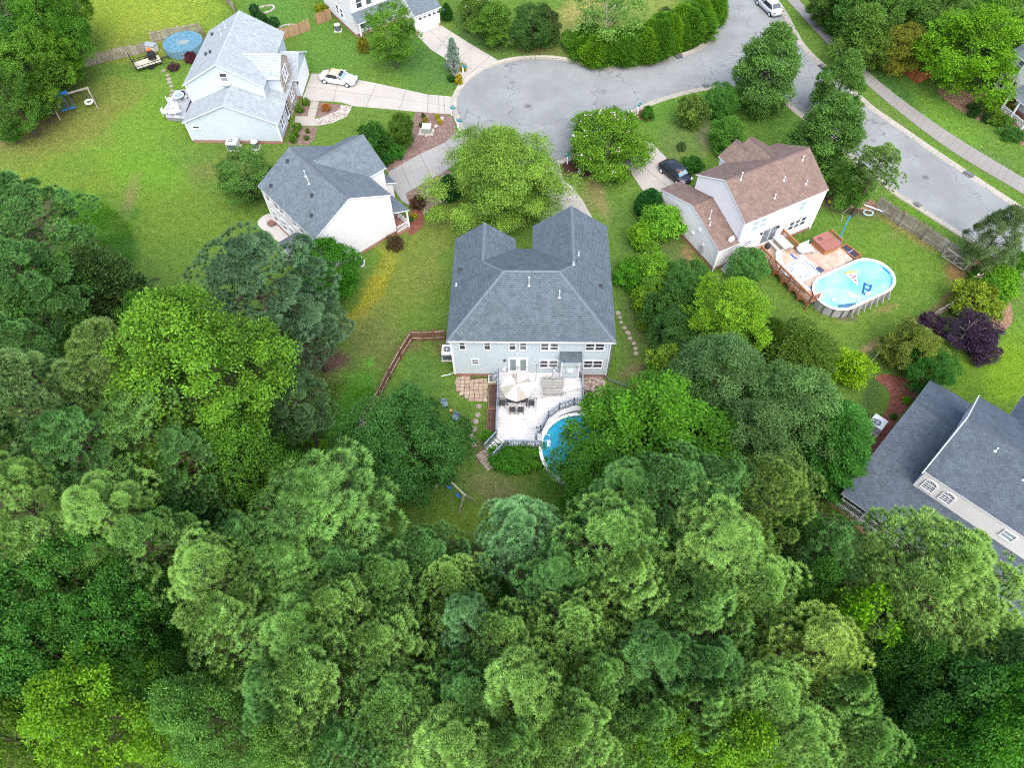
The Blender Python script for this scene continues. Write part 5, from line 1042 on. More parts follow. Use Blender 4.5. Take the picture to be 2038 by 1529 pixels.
sh(FRESH, 1305, 530, 30, 3.2, gc(126, 190, 60), 'feathery light green bush along the grey boundary fence'); sh(BUSH[2], 1245, 545, 22, 2.2, gc(92, 168, 44), 'bright green bush beside the slate roof edge'); sh(BUSH[2], 1285, 598, 26, 2.4, gc(120, 168, 44), 'yellow green bush above the stepping stones'); sh(BUSH[1], 1262, 560, 20, 1.8, gc(84, 150, 40), 'leafy bush between lime bushes by the fence'); sh(FRESH, 1330, 715, 36, 3.4, gc(128, 172, 56), 'yellow green shrub at the end of the brown fence stub'); sh(BUSH[2], 1320, 745, 30, 1.8, gc(96, 170, 30), 'low lime shrub below the brown fence stub')
for x, y, r, h_, c, l in ((1262, 530, 24, 2.2, (96, 160, 50), 'leafy green bush filling the gap beside the slate roof edge'), (1300, 572, 30, 3.0, (110, 168, 56), 'tall light bush in the middle of the boundary thicket'), (1312, 622, 36, 3.4, (74, 122, 54), 'dark thicket bush above the stepping stones'), (1352, 612, 34, 3.6, (84, 138, 62), 'grey green thicket bush beside the yellow green maple'), (1358, 690, 42, 3.8, (70, 118, 52), 'dark thicket tree below the yellow green maple'), (1405, 700, 40, 3.4, (86, 136, 52), 'leafy thicket tree behind the spreading maple'), (1296, 498, 20, 1.8, (120, 180, 60), 'light bush at the bend of the grey boundary fence'), (1335, 545, 26, 2.4, (90, 150, 58), 'green bush between grey fence and round tree'), (1290, 640, 22, 1.8, (120, 160, 50), 'olive yellow bush at the thicket edge')):
    sh(rnd.choice((BUSH[1], BUSH[2], FRESH, DENSE[1])), x, y, r, h_, gc(*c), l)
sh(BUSH[0], 1548, 500, 12, .9, gc(130, 180, 56), 'small bush between the picnic table rail and hot tub')
# shrubs of the charcoal roofed house
sh(DENSE[1], 1822, 690, 60, 4.6, gc(122, 146, 60), 'broad magnolia with glossy olive leaves'); sh(DENSE[0], 1850, 735, 48, 3.6, gc(62, 128, 46), 'dark green shrub at the corner of the charcoal roof'); sh(BUSH[2], 1938, 600, 44, 2.6, gc(130, 160, 46), 'olive green shrub with orange leaves behind the picket fence')
sh(BUSH[1], 1990, 550, 40, 2.2, gc(110, 172, 40), 'bright lime shrub along the fence corner'); sh(BUSH[1], 1965, 575, 36, 2.2, gc(92, 152, 40), 'green shrub between lime and olive shrubs'); sh(BUSH[1], 2025, 520, 26, 2, gc(84, 150, 38), 'green shrub at the road end of the fence')
sh(SPARSE, 1930, 655, 44, 4.0, (.035, .022, .05), 'purple leaved plum with tangled grey twigs'); sh(DENSE[0], 1945, 668, 36, 3.0, (.038, .024, .055), 'denser purple plum beside the tangled one'); sh(BUSH[2], 1850, 652, 26, 2.4, (.04, .026, .055), 'small purple plum against the fence'); sh(BUSH[1], 1960, 700, 26, 2.0, (.045, .03, .055), 'low purple plum over the lawn')
sh(FRESH, 1695, 730, 36, 3.2, gc(140, 196, 30), 'lime yellow bush at the end of the diagonal fence'); sh(BUSH[0], 1806, 795, 8, .7, gc(130, 190, 40), 'tiny lime bush in the red mulch'); sh(BUSH[0], 1780, 828, 6, .6, gc(90, 160, 40), 'tiny green bush beside the cooling unit')
sh(BUSH[1], 1648, 975, 14, 1.2, gc(60, 90, 44), 'dark bush at the porch corner')
for x, y, r, c, l in ((1945, 212, 16, (96, 128, 60), 'grey green bush in the wide straw bed'), (1972, 205, 18, (128, 176, 50), 'lime bush in the straw bed near the porch'), (1997, 190, 16, (130, 180, 50), 'lime bush beside the porch steps'), (1985, 232, 22, (110, 160, 50), 'broad green bush in the straw bed'), (2015, 205, 14, (170, 170, 60), 'yellow bush at the porch corner'), (1940, 222, 10, (50, 100, 44), 'dark round bush in the straw bed'), (1967, 234, 9, (60, 104, 50), 'small dark bush in the straw bed'), (2018, 265, 22, (80, 140, 56), 'green bush at the edge of the straw bed'), (1998, 240, 18, (90, 140, 50), 'mid green bush in the straw bed')): sh(BUSH[0], x, y, r, 1.1, gc(*c), l)
for x, y, r, h, c, l in ((1718, 82, 18, 2, (44, 96, 50), 'dark clipped bush in the red mulch strip'), (1675, 50, 18, 2.2, (44, 92, 50), 'dark rounded bush by the pavement'), (1650, 20, 20, 2.2, (48, 88, 46), 'dark bush at the top of the pavement'), (1752, 105, 7, .7, (170, 180, 40), 'golden bush beside the cedar picket fence')): sh(CLIP if h > 1 else BALL, x, y, r, h, gc(*c), l)
sh(BUSH[0], 1008, 912, 34, 1.1, gc(76, 150, 40), 'leafy planting below the deck railing'); sh(BUSH[0], 1050, 912, 34, 1.2, gc(90, 160, 44), 'leafy planting with yellow flowers below the deck railing'); sh(BUSH[0], 972, 868, 14, .8, gc(96, 170, 44), 'bright green planting beside the deck stairs')
sh(BUSH[1], 650, 900, 30, 1.8, gc(100, 160, 40), 'weedy bush at the wood edge'); sh(BUSH[0], 595, 850, 30, 1.2, gc(90, 150, 40), 'weedy bush at the foot of the small dark pine')

# ------------------------------------------------------------------ rough growth on the ground
def scatter(name, polys, dens, hgt, c, leaf=.16, asp=.35, tipw=.5, seed=5, upr=.9, avoid=None):
    rs = np.random.RandomState(seed); P_ = []
    for poly in polys:
        w_ = np.array([G(*q)[:2] for q in poly]); lo, hi = w_.min(0), w_.max(0); n = int((hi - lo).prod() * dens); q = lo + rs.rand(n, 2) * (hi - lo)
        P_.append(q[inside(q[:, 0], q[:, 1], w_)])
    q = np.concatenate(P_); n = len(q); cl = vnoise(q[:, 0], q[:, 1], .8, seed); keep = rs.rand(n) < np.clip(cl * 1.6 - .15, .05, 1); q = q[keep]; cl = cl[keep]; n = len(q)
    pos = np.stack([q[:, 0], q[:, 1], rs.rand(n) ** 1.5 * hgt * cl], 1)
    ax_ = unit(rs.randn(n, 3) * .6 + np.array([0, 0, upr])); nr = unit(rs.randn(n, 3) * .6 + np.array([0, 0, 1]))
    me = leaf_mesh(name, pos, ax_, nr, leaf * (.6 + .8 * rs.rand(n)), leaf * asp, np.clip(.4 + .2 * rs.randn(n), 0, 1), np.clip(tipw * rs.rand(n) ** 2, 0, 1), LEAF)
    o = obj(name, me); o.color = (*c, 1); o['kind'] = 'stuff'; return o
scatter('undergrowth', [FOREST[1:21] + [(2100, 1700), (-60, 1700), (-60, 400)]], 44, 2.0, gc(84, 140, 46), .24, .55, .6, 3, .4)
scatter('weeds', [[(600, 810), (660, 760), (730, 760), (760, 800), (700, 880), (640, 910), (560, 1060), (470, 1060), (560, 940)]], 150, .5, gc(90, 160, 34), .15, .45, .7, 4, .5)
scatter('weeds', [[(100, 420), (200, 400), (260, 450), (270, 520), (200, 530), (120, 480)]], 110, .6, gc(84, 150, 28), .2, .35, .6, 6, .8)
scatter('yellow_wildflowers', [[(700, 620), (740, 540), (775, 490), (800, 520), (760, 590), (700, 660), (640, 660)]], 90, .35, gc(205, 200, 40), .13, .4, .5, 7, .8)

# ================================================================== DECKS, POOLS, FENCES
def hl(h, u, v, z=0.0):
    c, s = math.cos(h.yaw), math.sin(h.yaw); return (h.o[0] + u * c - v * s, h.o[1] + u * s + v * c, z)
def boards(root, poly, z, wd, mat, ax=1, th=.04, gap=.012, name='board'):
    v0, v1 = min(p[ax] for p in poly), max(p[ax] for p in poly); k = v0; n_ = (0, 1) if ax else (1, 0); m_ = (0, -1) if ax else (-1, 0)
    while k < v1 - .03:
        a = (0, k + gap / 2) if ax else (k + gap / 2, 0); b = (0, min(k + wd, v1) - gap / 2) if ax else (min(k + wd, v1) - gap / 2, 0)
        q = clip(clip(poly, a, n_, 0), b, m_, 0)
        if len(q) > 2: part(root, name, MB().prism(q, z - th, z), mat)
        k += wd
def railing(root, a, b, z, mat, ht=.95, post=1.6, bal=.13, name='railing', cap=.12):
    a, b = Vector((a[0], a[1], z)), Vector((b[0], b[1], z)); d = b - a; L_ = d.length; mb = MB(); up = Vector((0, 0, 1))
    mb.bar(a + up * ht, b + up * ht, cap, .05); mb.bar(a + up * (ht - .12), b + up * (ht - .12), .05, .07); mb.bar(a + up * .12, b + up * .12, .05, .07)
    n_ = int(L_ / bal)
    for i in range(1, n_): p = a + d * i / n_; mb.bar(p + up * .12, p + up * (ht - .12), .04, .04)
    r_ = part(root, name, mb, mat); n_ = max(1, round(L_ / post))
    for i in range(n_ + 1): p = a + d * i / n_; part(r_, 'post', MB().box(p.x - .055, p.x + .055, p.y - .055, p.y + .055, z - .1, z + ht + .08), mat)
DECKW = woodmat('white_deck', (0.50, 0.505, 0.51, 1), .14, 9, (0.40, 0.405, 0.41, 1)); RAILG = plain('slate_rail', (0.17, 0.215, 0.27, 1), .6, var=.15); RAILD = plain('dark_skirt', (0.10, 0.12, 0.14, 1), .7)
dk = thing('deck', 'white painted deck with slate railings behind the hipped slate house', 'deck', hl(A, 0, 0), A.yaw); Z = .75
PL = [(3.95, -.03), (7.27, -.03), (7.27, -7.6), (4.75, -7.6), (3.97, -6.75)]
PR = [(7.33, -.03), (9.55, -.03), (9.55, -.6), (11.37, -.6), (11.35, -3.4), (10.6, -3.43), (9.34, -3.96), (8.37, -4.8), (7.7, -6.2), (7.33, -6.35)]
boards(dk, PL, Z, .15, DECKW); boards(dk, PR, Z, .15, DECKW); part(dk, 'divider_board', MB().box(7.24, 7.36, -6.4, -.03, Z - .02, Z + .015), DECKW)
part(dk, 'walkway_board', MB().prism([(7.33, -6.4), (7.75, -6.3), (7.75, -7.6), (7.33, -7.6)], Z - .06, Z - .015), DECKW)
part(dk, 'skirt', MB().prism([(4.0, -.1), (11.3, -.1), (11.28, -3.33), (10.6, -3.36), (9.36, -3.9), (8.4, -4.7), (7.73, -6.1), (7.72, -7.55), (4.78, -7.55), (4.02, -6.7)], 0.0, Z - .07), RAILD)
ring = [(11.35, -3.45), (10.6, -3.5), (9.34, -4.02), (8.37, -4.87), (7.75, -6.25), (8.15, -6.45), (8.7, -5.15), (9.5, -4.45), (10.65, -4.0), (11.35, -3.95)]
part(dk, 'pool_step', MB().prism(ring, 0.0, Z - .02), DECKW)
for a_, b_ in (((3.95, -.75), (3.97, -6.5)), ((4.75, -7.6), (7.72, -7.6)), ((11.35, -3.4), (10.6, -3.43)), ((10.6, -3.43), (9.34, -3.96)), ((9.34, -3.96), (8.37, -4.8)), ((8.37, -4.8), (7.7, -6.2)), ((7.35, -6.35), (7.35, -7.0)), ((7.7, -6.2), (7.35, -6.35)), ((11.4, -.7), (11.38, -3.35))): railing(dk, a_, b_, Z, RAILG)
for k in range(4):   # stairs at the cut corner, going down outwards
    n_ = Vector((-.756, -.655, 0)); e0, e1 = Vector((3.97, -6.75, 0)), Vector((4.75, -7.6, 0)); q0, q1 = e0 + n_ * (.30 * k), e1 + n_ * (.30 * k); z_ = Z - .15 * (k + 1)
    part(dk, 'stair_tread', MB().prism([(q0 + n_ * .01)[:2], (q1 + n_ * .01)[:2], (q1 + n_ * .3)[:2], (q0 + n_ * .3)[:2]], z_ - .06 if k < 3 else 0, z_), DECKW)
e0, e1 = Vector((3.97, -6.75, 0)), Vector((4.75, -7.6, 0)); n_ = Vector((-.756, -.655, 0))
for e in (e0, e1):
    mb = MB(); a_, b_ = e + Vector((0, 0, Z + .95)), e + n_ * 1.25 + Vector((0, 0, 1.05)); mb.bar(a_, b_, .12, .05); mb.bar(a_ - Vector((0, 0, .8)), b_ - Vector((0, 0, .8)), .05, .07)
    for i in range(1, 9): p = a_.lerp(b_, i / 9); mb.bar(p - Vector((0, 0, .8)), p, .04, .04)
    p = e + n_ * 1.25; mb.box(p.x - .06, p.x + .06, p.y - .06, p.y + .06, 0, 1.1); part(dk, 'stair_rail', mb, RAILG)
for k in range(3): part(dk, 'stair_tread', MB().box(3.93 - .28 * (k + 1), 3.93 - .28 * k - .01, -.7, -.1, 0, Z - .18 * (k + 1)), DECKW)
mb = MB().bar((3.9, -.72, Z + .95), (3.1, -.72, .95), .12, .05).bar((3.9, -.72, Z + .15), (3.1, -.72, .2), .05, .06)
for k in range(1, 7): mb.bar((3.9 - .8 * k / 7, -.72, Z + .15 - .7 * k / 7 * .78), (3.9 - .8 * k / 7, -.72, Z + .95 - .75 * k / 7), .04, .04)
part(dk, 'stair_rail', mb, RAILG)

def water(name, c, c2, sc_=1.6):
    t = NT(name); p = t.pos(); f = t.ramp(t.noise(sc_, 4, p), .35, .65); t.bump(t.noise(5, 3, p), .12, .02); return t.fin(t.mix(f, c, c2), .06, .5)
def stadium(c, L_, W, n=14):
    """outline of an oval with straight sides along x"""
    return [(c[0] + (L_ - W) + W * math.cos(t), c[1] + W * math.sin(t)) for t in np.linspace(-math.pi / 2, math.pi / 2, n)] + [(c[0] - (L_ - W) + W * math.cos(t), c[1] + W * math.sin(t)) for t in np.linspace(math.pi / 2, 3 * math.pi / 2, n)]
def rimband(o1, o2, z0, z1):
    mb = MB(); n = len(o1); v_ = [(*p, z1) for p in o1] + [(*p, z1) for p in o2] + [(*p, z0) for p in o1] + [(*p, z0) for p in o2]; f = []
    for i in range(n): j = (i + 1) % n; f += [(i, j, n + j, n + i), (2 * n + i, 2 * n + j, j, i), (n + i, n + j, 3 * n + j, 3 * n + i)]
    return mb.solid(v_, [q[::-1] for q in f])
pool = thing('swimming_pool', 'round blue pool at the curved rail of the white deck', 'pool', hl(A, 11.05, -7.75), A.yaw)
circ = lambda r, n=44: [(r * math.cos(t), r * math.sin(t)) for t in np.linspace(0, 2 * math.pi, n, endpoint=False)]
part(pool, 'wall', rimband(circ(3.4), circ(3.3), 0, .68), plain('pool_wall', (.5, .53, .55, 1), .5)); part(pool, 'rim', rimband(circ(3.5), circ(3.22), .68, .76), WHITE)
part(pool, 'liner', rimband(circ(3.3), circ(3.26), .05, .7), plain('liner', (.03, .22, .36, 1), .4)); part(pool, 'water', MB().prism(circ(3.28), .03, .56), water('pool_blue', (.008, .22, .36, 1), (.02, .30, .44, 1)))
lad = thing('pool_ladder', 'white curved handrails of the round pool ladder', 'ladder', hl(A, 7.95, -7.2), A.yaw)
for v in (-.3, .3): part(lad, 'handrail', MB().tube([(-.15, v, .7), (-.12, v, 1.45), (.2, v, 1.62), (.5, v, 1.4), (.55, v, .5)], .035, 6), WHITE)
part(lad, 'step', MB().box(.3, .6, -.3, .3, .52, .58), WHITE)

# --- patio furniture on the deck
CH = plain('charcoal_furniture', (.045, .05, .058, 1), .6)
def chair_parts(name, label, cat, loc, rz, mat, group=None, w_=.5):
    r = thing(name, label, cat, loc, rz, group); part(r, 'seat', MB().box(-w_ / 2, w_ / 2, -.24, .24, .4, .45), mat)
    part(r, 'backrest', MB().bar((-w_ / 2, .25, .7), (w_ / 2, .25, .7), .05, .5), mat)
    for x in (-w_ / 2 + .03, w_ / 2 - .03):
        for y in (-.21, .23): part(r, 'leg', MB().box(x - .025, x + .025, y - .025, y + .025, 0, .41), mat)
        part(r, 'armrest', MB().box(x - .03, x + .03, -.2, .22, .6, .64), mat)
    return r
tb = thing('dining_table', 'charcoal dining table under the striped parasol', 'table', hl(A, 5.65, -3.15, Z), A.yaw)
part(tb, 'tabletop', MB().box(-.95, .95, -.55, .55, .68, .73), CH)
for x in (-.85, .85):
    for y in (-.45, .45): part(tb, 'leg', MB().box(x - .04, x + .04, y - .04, y + .04, 0, .69), CH)
CG = 'dining chairs under the parasol'
for u, v, a_ in ((5.28, -4.25, math.pi), (6.0, -4.25, math.pi), (4.4, -3.6, math.pi / 2), (6.9, -3.6, -math.pi / 2), (5.25, -2.3, 0), (6.05, -2.3, 0)): chair_parts('dining_chair', 'charcoal dining chair drawn up to the table under the parasol', 'chair', hl(A, u, v, Z), A.yaw + a_, CH, CG)
pa = thing('parasol', 'open parasol with cream and taupe striped panels on the deck', 'parasol', hl(A, 5.65, -3.1, Z), A.yaw)
part(pa, 'pole', MB().tube([(0, 0, 0), (0, 0, 2.75)], .03, 8), CH); part(pa, 'base', MB().lathe([(.28, 0), (.28, .06), (.06, .12)], n=12), CH); part(pa, 'finial', MB().lathe([(.04, 2.72), (.07, 2.78), (.02, 2.86)], n=8), CH)
CR, TP = plain('cream_canvas', (.55, .545, .535, 1), .9), plain('taupe_canvas', (.27, .255, .22, 1), .9)
for k in range(16):
    t0, t1 = 2 * math.pi * k / 16, 2 * math.pi * (k + 1) / 16; rr = lambda t: 1.42 * (math.cos(math.pi / 8) / math.cos((t + .0001) % (math.pi / 4) - math.pi / 8))
    mb = MB(); ps = lambda f, t, dz=0: (f * rr(t) * math.cos(t), f * rr(t) * math.sin(t), 2.72 - .55 * f ** 1.15 + dz)
    mb.poly([(0, 0, 2.72), ps(.5, t0), ps(.5, t1)]).poly([ps(.5, t0), ps(1, t0), ps(1, t1), ps(.5, t1)]).poly([ps(1, t0), ps(1, t0, -.12), ps(1, t1, -.12), ps(1, t1)]); part(pa, 'canopy_panel', mb, CR if (k // 2) % 2 or k in (0, 5, 6) else TP)
GW = woodmat('grey_weathered', (.23, .235, .22, 1), .25, 8)
def picnic(label, loc, rz, mat, L_=1.9, benches=(1, -1)):
    r = thing('picnic_table', label, 'table', loc, rz)
    for k in range(5): part(r, 'table_plank', MB().box(-L_ / 2, L_ / 2, -.4 + k * .163, -.25 + k * .163, .72, .76), mat)
    for s_ in benches:
        for k in range(2): part(r, 'bench_plank', MB().box(-L_ / 2, L_ / 2, s_ * .75 - .14 + k * .145, s_ * .75 - .01 + k * .145, .43, .47), mat)
    for x in (-L_ / 2 + .2, L_ / 2 - .2):
        part(r, 'leg', MB().bar((x, -.75, 0), (x, -.2, .72), .09, .05), mat); part(r, 'leg', MB().bar((x, .75, 0), (x, .2, .72), .09, .05), mat); part(r, 'crossbeam', MB().box(x - .04, x + .04, -.85, .85, .36, .43), mat)
    return r
picnic('grey wooden picnic table with bench on the white deck', hl(A, 8.8, -1.75, Z), A.yaw, GW)
um = thing('parasol', 'closed grey parasol standing at the grey picnic table', 'parasol', hl(A, 8.85, -1.35, Z), A.yaw); part(um, 'pole', MB().tube([(0, 0, 0), (0, 0, 2.5)], .025, 6), CH)
part(um, 'folded_canopy', MB().lathe([(.05, 1.1), (.2, 1.25), (.17, 1.7), (.08, 2.35), (.03, 2.48)], n=10), plain('grey_canvas', (.42, .44, .5, 1), .9)); part(um, 'finial', MB().lathe([(.05, 2.48), (.06, 2.55), (.02, 2.6)], n=8), BLACK)
def string(label, pts):
    r = thing('string_light', label, 'string light', hl(A, 0, 0), A.yaw); P_ = []
    for a_, b_ in zip(pts, pts[1:]):
        for k in range(9): t_ = k / 8; P_.append((a_[0] + (b_[0] - a_[0]) * t_, a_[1] + (b_[1] - a_[1]) * t_, a_[2] + (b_[2] - a_[2]) * t_ - .8 * t_ * (1 - t_)))
    part(r, 'cable', MB().tube(P_, .012, 4), BLACK)
    for q in P_[::2]: part(r, 'bulb', MB().lathe([(.02, 0), (.03, -.05), (.045, -.1), (.02, -.15)], q, 6), DARK)
    for q in pts: part(r, 'pole', MB().tube([(q[0], q[1], Z), q], .02, 5), CH)
string('string of bulbs strung across the white deck by the house', [(4.0, -1.2, 3.0), (7.3, -.9, 3.1), (11.3, -1.0, 3.1)]); string('string of bulbs slanting across the deck to the pool rail', [(4.0, -4.2, 3.0), (7.3, -4.2, 3.0), (11.3, -3.1, 3.0)])
# raised beds beside the deck
RW = woodmat('bed_boards', (.20, .12, .08, 1), .3); SOIL = plain('soil', (.075, .048, .038, 1), .95, .1, var=.4, fine=10)
def raised(label, o, rz, L_, W, hgt=.35):
    r = thing('raised_bed', label, 'planter', o, rz)
    for y in (-W / 2, W / 2): part(r, 'side_board', MB().box(-L_ / 2, L_ / 2, y - .025, y + .025, 0, hgt), RW)
    for x in (-L_ / 2, L_ / 2): part(r, 'end_board', MB().box(x - .025, x + .025, -W / 2 + .03, W / 2 - .03, 0, hgt), RW)
    part(r, 'soil', MB().box(-L_ / 2 + .03, L_ / 2 - .03, -W / 2 + .03, W / 2 - .03, 0, hgt - .06), SOIL)
raised('raised soil bed beside the deck nearer the house', hl(A, 3.5, -2.3), A.yaw + math.pi / 2, 2.5, .75); raised('raised soil bed beside the deck nearer the stairs', hl(A, 3.45, -4.9), A.yaw + math.pi / 2, 2.4, .75)
# stepping stones and pavers
ST = plain('stepping_stone', (.2, .17, .155, 1), .9, var=.25)
def stones(label, pts, size, group):
    for i, (x, y) in enumerate(pts):
        s_ = size * (.85 + .3 * rnd.random()); mb = MB().prism([(s_ * math.cos(t) * (.85 + .25 * rnd.random()), s_ * math.sin(t) * (.85 + .25 * rnd.random())) for t in np.linspace(.4, .4 + 2 * math.pi, 6, endpoint=False)], 0, .045)
        single('stepping_stone', label, 'stone', mb, ST, G(x, y), rnd.random() * 3, group)
stones('pinkish stepping stone in the grass beside the slate roofed house', [(840 + x * .2354, 400 + y * .2354) for x, y in ((1655, 948), (1672, 987), (1683, 1030), (1712, 1073), (1740, 1115), (1758, 1163), (1790, 1207), (1805, 1247), (1808, 1290))], .25, 'stepping stones in the side yard')
stones('stepping stone on the lawn between dark tree and raised beds', [(680 + x * .2354, 640 + y * .2354) for x, y in ((1162, 720), (1150, 790), (1135, 848), (1120, 910), (1098, 972), (1115, 1040))], .26, 'stepping stones towards the stairs')
stones('stepping stone leading to the patio of the pale blue house', [(x * .2616, y * .2616) for x, y in ((1245, 535), (1275, 570), (1285, 600), (1290, 625), (1305, 655), (1310, 690), (1305, 720), (1300, 750), (1297, 780))], .33, 'stepping stones of the pale blue house')
pw = obj('paver_walk', None); pw['kind'] = 'structure'; a_, b_ = np.array(G(956, 900)[:2]), np.array(G(981, 932)[:2]); d_ = (b_ - a_) / np.linalg.norm(b_ - a_); e_ = np.array([d_[1], -d_[0]]); PV = plain('paver', (.25, .2, .18, 1), .9, var=.3)
L_ = float(np.linalg.norm(b_ - a_)); n_ = 8
for i in range(n_):
    for j in range(3):
        c_ = a_ + d_ * (i + .5) * L_ / n_ - e_ * (j - 1) * .36 + np.array([rnd.uniform(-.02, .02), rnd.uniform(-.02, .02)]); w_ = L_ / n_ / 2 - .025
        q = [tuple(c_ + d_ * sx * w_ + e_ * sy * .16) for sx, sy in ((-1, -1), (1, -1), (1, 1), (-1, 1))]; part(pw, 'paver', MB().prism(q, 0, .04 + rnd.random() * .015), PV)
fp = obj('flagstone_patio', None); fp['kind'] = 'structure'; FPOLY = [G(*q)[:2] for q in ((907, 752), (969, 752), (969, 800), (950, 800), (925, 793), (912, 780))]; FS = plain('flagstone', (.27, .215, .165, 1), .9, var=.45, scale=1.5)
lo, hi = np.min(FPOLY, 0), np.max(FPOLY, 0); jit = {}
def jp(i, j):
    if (i, j) not in jit: jit[i, j] = (lo[0] + i * .42 + rnd.uniform(-.12, .12), lo[1] + j * .4 + rnd.uniform(-.12, .12))
    return jit[i, j]
for i in range(int((hi[0] - lo[0]) / .42) + 1):
    for j in range(int((hi[1] - lo[1]) / .4) + 1):
        q = [jp(i, j), jp(i + 1, j), jp(i + 1, j + 1), jp(i, j + 1)]; c_ = np.mean(q, 0)
        if inside(np.array([c_[0]]), np.array([c_[1]]), FPOLY)[0]: part(fp, 'flagstone', MB().prism([tuple(c_ + (np.array(k) - c_) * .9) for k in q], 0, .03 + rnd.random() * .03), FS)
part(fp, 'joint_soil', MB().prism([tuple(q) for q in FPOLY], .0145, .0145), SOIL)

# ------------------------------------------------------------------ fences
def fence(label, pts, ht, mat, pw_=.14, gap=.012, post=2.4, rails=(.3, .85), name='fence', out=1, zjit=.04, railmat=None, pt=.02, lean=0.0):
    """plank fence on photo pixels of its foot; out = side on which the planks hang"""
    q = [G(*p) for p in pts]; r = thing(name, label, 'fence', q[0]); o = Vector(q[0]); pk = MB().box(-pw_ / 2, pw_ / 2, -pt / 2, pt / 2, .03, ht).mesh('picket', mat); pm = MB().box(-.055, .055, -.055, .055, 0, ht * 1.03).mesh('post', mat); cnt = 0
    for a, b in zip(q, q[1:]):
        a, b = Vector(a) - o, Vector(b) - o; d = b - a; L_ = d.length; d /= L_; n_ = Vector((-d.y, d.x, 0)) * out; an = math.atan2(d.y, d.x); N = max(1, int(L_ / (pw_ + gap)))
        for i in range(N):
            if cnt > 295: continue
            p = a + d * (i + .5) * L_ / N + n_ * .05; k = obj('picket', pk, r, p, an); k.rotation_euler = (rnd.uniform(-.02, .02) + lean, rnd.uniform(-.012, .012), an); k.scale.z = 1 + rnd.uniform(-zjit, zjit); cnt += 1
        for f in rails: part(r, 'rail', MB().bar(a + Vector((0, 0, ht * f)) - n_ * .0, b + Vector((0, 0, ht * f)), .045, .09), railmat or mat)
        M = max(1, round(L_ / post))
        for i in range(M + 1):
            if i == 0 and a.length > .1: continue
            obj('post', pm, r, a + d * i * L_ / M - n_ * .07, an)
    return r
BRN = woodmat('brown_planks', (.13, .062, .038, 1), .35, 6, (.16, .1, .07, 1)); GRY = woodmat('grey_planks', (.22, .205, .18, 1), .35, 6, (.16, .13, .1, 1)); ORG = woodmat('cedar_planks', (.27, .085, .035, 1), .3, 6); TAN = woodmat('tan_planks', (.26, .17, .10, 1), .3, 6)
fence('brown plank fence running from the slate roofed house to the wood', [(886, 677), (865, 678.5), (842, 680), (821, 679), (798, 716), (776.5, 754), (758, 793), (735, 832), (716, 858)], 1.6, BRN, out=-1, railmat=woodmat('grey_rail', (.25, .22, .2, 1)))
fence('weathered grey picket fence between the pool lawn and the road', [(1742, 418), (1790, 450), (1835, 478), (1880, 508), (1925, 540)], 1.75, GRY, out=1, gap=.02)
fence('grey plank fence crossing between the pool lawn and the shrubs', [(1955, 548), (1930, 585), (1905, 603), (1880, 622), (1830, 652), (1785, 685), (1735, 718)], 1.5, GRY, out=-1, pw_=.16, gap=.008)
fence('short brown fence panel at the corner of the pool lawn', [(1925, 540), (1953, 556)], 1.6, woodmat('corner_planks', (.2, .13, .085, 1), .3), out=1)
fence('short grey fence joining the brown roofed house to the road fence', [(1645, 392), (1672, 368)], 1.5, GRY, out=1)
fence('long grey picket fence across the lawn to the pale pool', [(168, 134), (205, 124), (250, 113), (292, 104)], 1.4, GRY, out=-1, gap=.03, zjit=.08)
fence('grey picket fence round the covered pool', [(306, 86), (340, 78), (378, 72), (402, 66), (408, 76)], 1.5, GRY, out=1, gap=.045, zjit=.08, rails=(.25, .9))
fence('grey picket fence meeting the far end of the pale roof', [(438, -14), (455, 8), (470, 28)], 1.6, GRY, out=1)
fence('tan picket fence between the pale blue house and the white house', [(563, 78), (590, 70), (618, 58)], 1.5, TAN, out=-1)
fence('short tan picket fence against the white side wall', [(632, 49), (660, 38)], 1.5, TAN, out=-1)
fence('orange cedar picket fence on the lawn beside the pavement', [(1757, 114), (1790, 138), (1824, 166), (1850, 154), (1868, 146)], 1.5, ORG, out=-1, gap=.06, zjit=.02)
fence('grey boundary fence hidden among the lime bushes', [(1283, 490), (1294, 519), (1312, 560), (1334, 590), (1350, 640), (1368, 715), (1378, 742)], 1.5, woodmat('boundary_planks', (.15, .11, .085, 1), .3), out=1)
fence('pale grey picket fence between the pines and the right hand lawn', [(2045, 1240), (2010, 1282), (1975, 1320), (1945, 1358)], 1.2, woodmat('pale_planks', (.34, .31, .27, 1), .25), out=1, pw_=.12, gap=.1)
# open brown gate panel of the picket fence
gt = thing('fence_gate', 'grey framed picket gate with diagonal brace in the pool lawn fence', 'gate', G(1872, 512), math.atan2(G(1915, 540)[1] - G(1872, 512)[1], G(1915, 540)[0] - G(1872, 512)[0]))
mb = MB().box(0, 2.6, -.14, -.1, .25, .35).box(0, 2.6, -.14, -.1, 1.35, 1.45).box(0, .09, -.14, -.1, .2, 1.5).box(1.26, 1.34, -.14, -.1, .2, 1.5).box(2.51, 2.6, -.14, -.1, .2, 1.5); part(gt, 'frame', mb, plain('gate_grey', (.3, .28, .25, 1)))
for x in (.05, 1.3): part(gt, 'brace', MB().bar((x, -.16, .3), (x + 1.2, -.16, 1.4), .08, .04), plain('gate_grey', (.3, .28, .25, 1)))
for k in range(4): part(gt, 'hinge', MB().box(.05 + (k % 2) * 2.4, .2 + (k % 2) * 2.4, -.19, -.15, .3 + (k // 2) * 1.0, .38 + (k // 2) * 1.0), DARK)
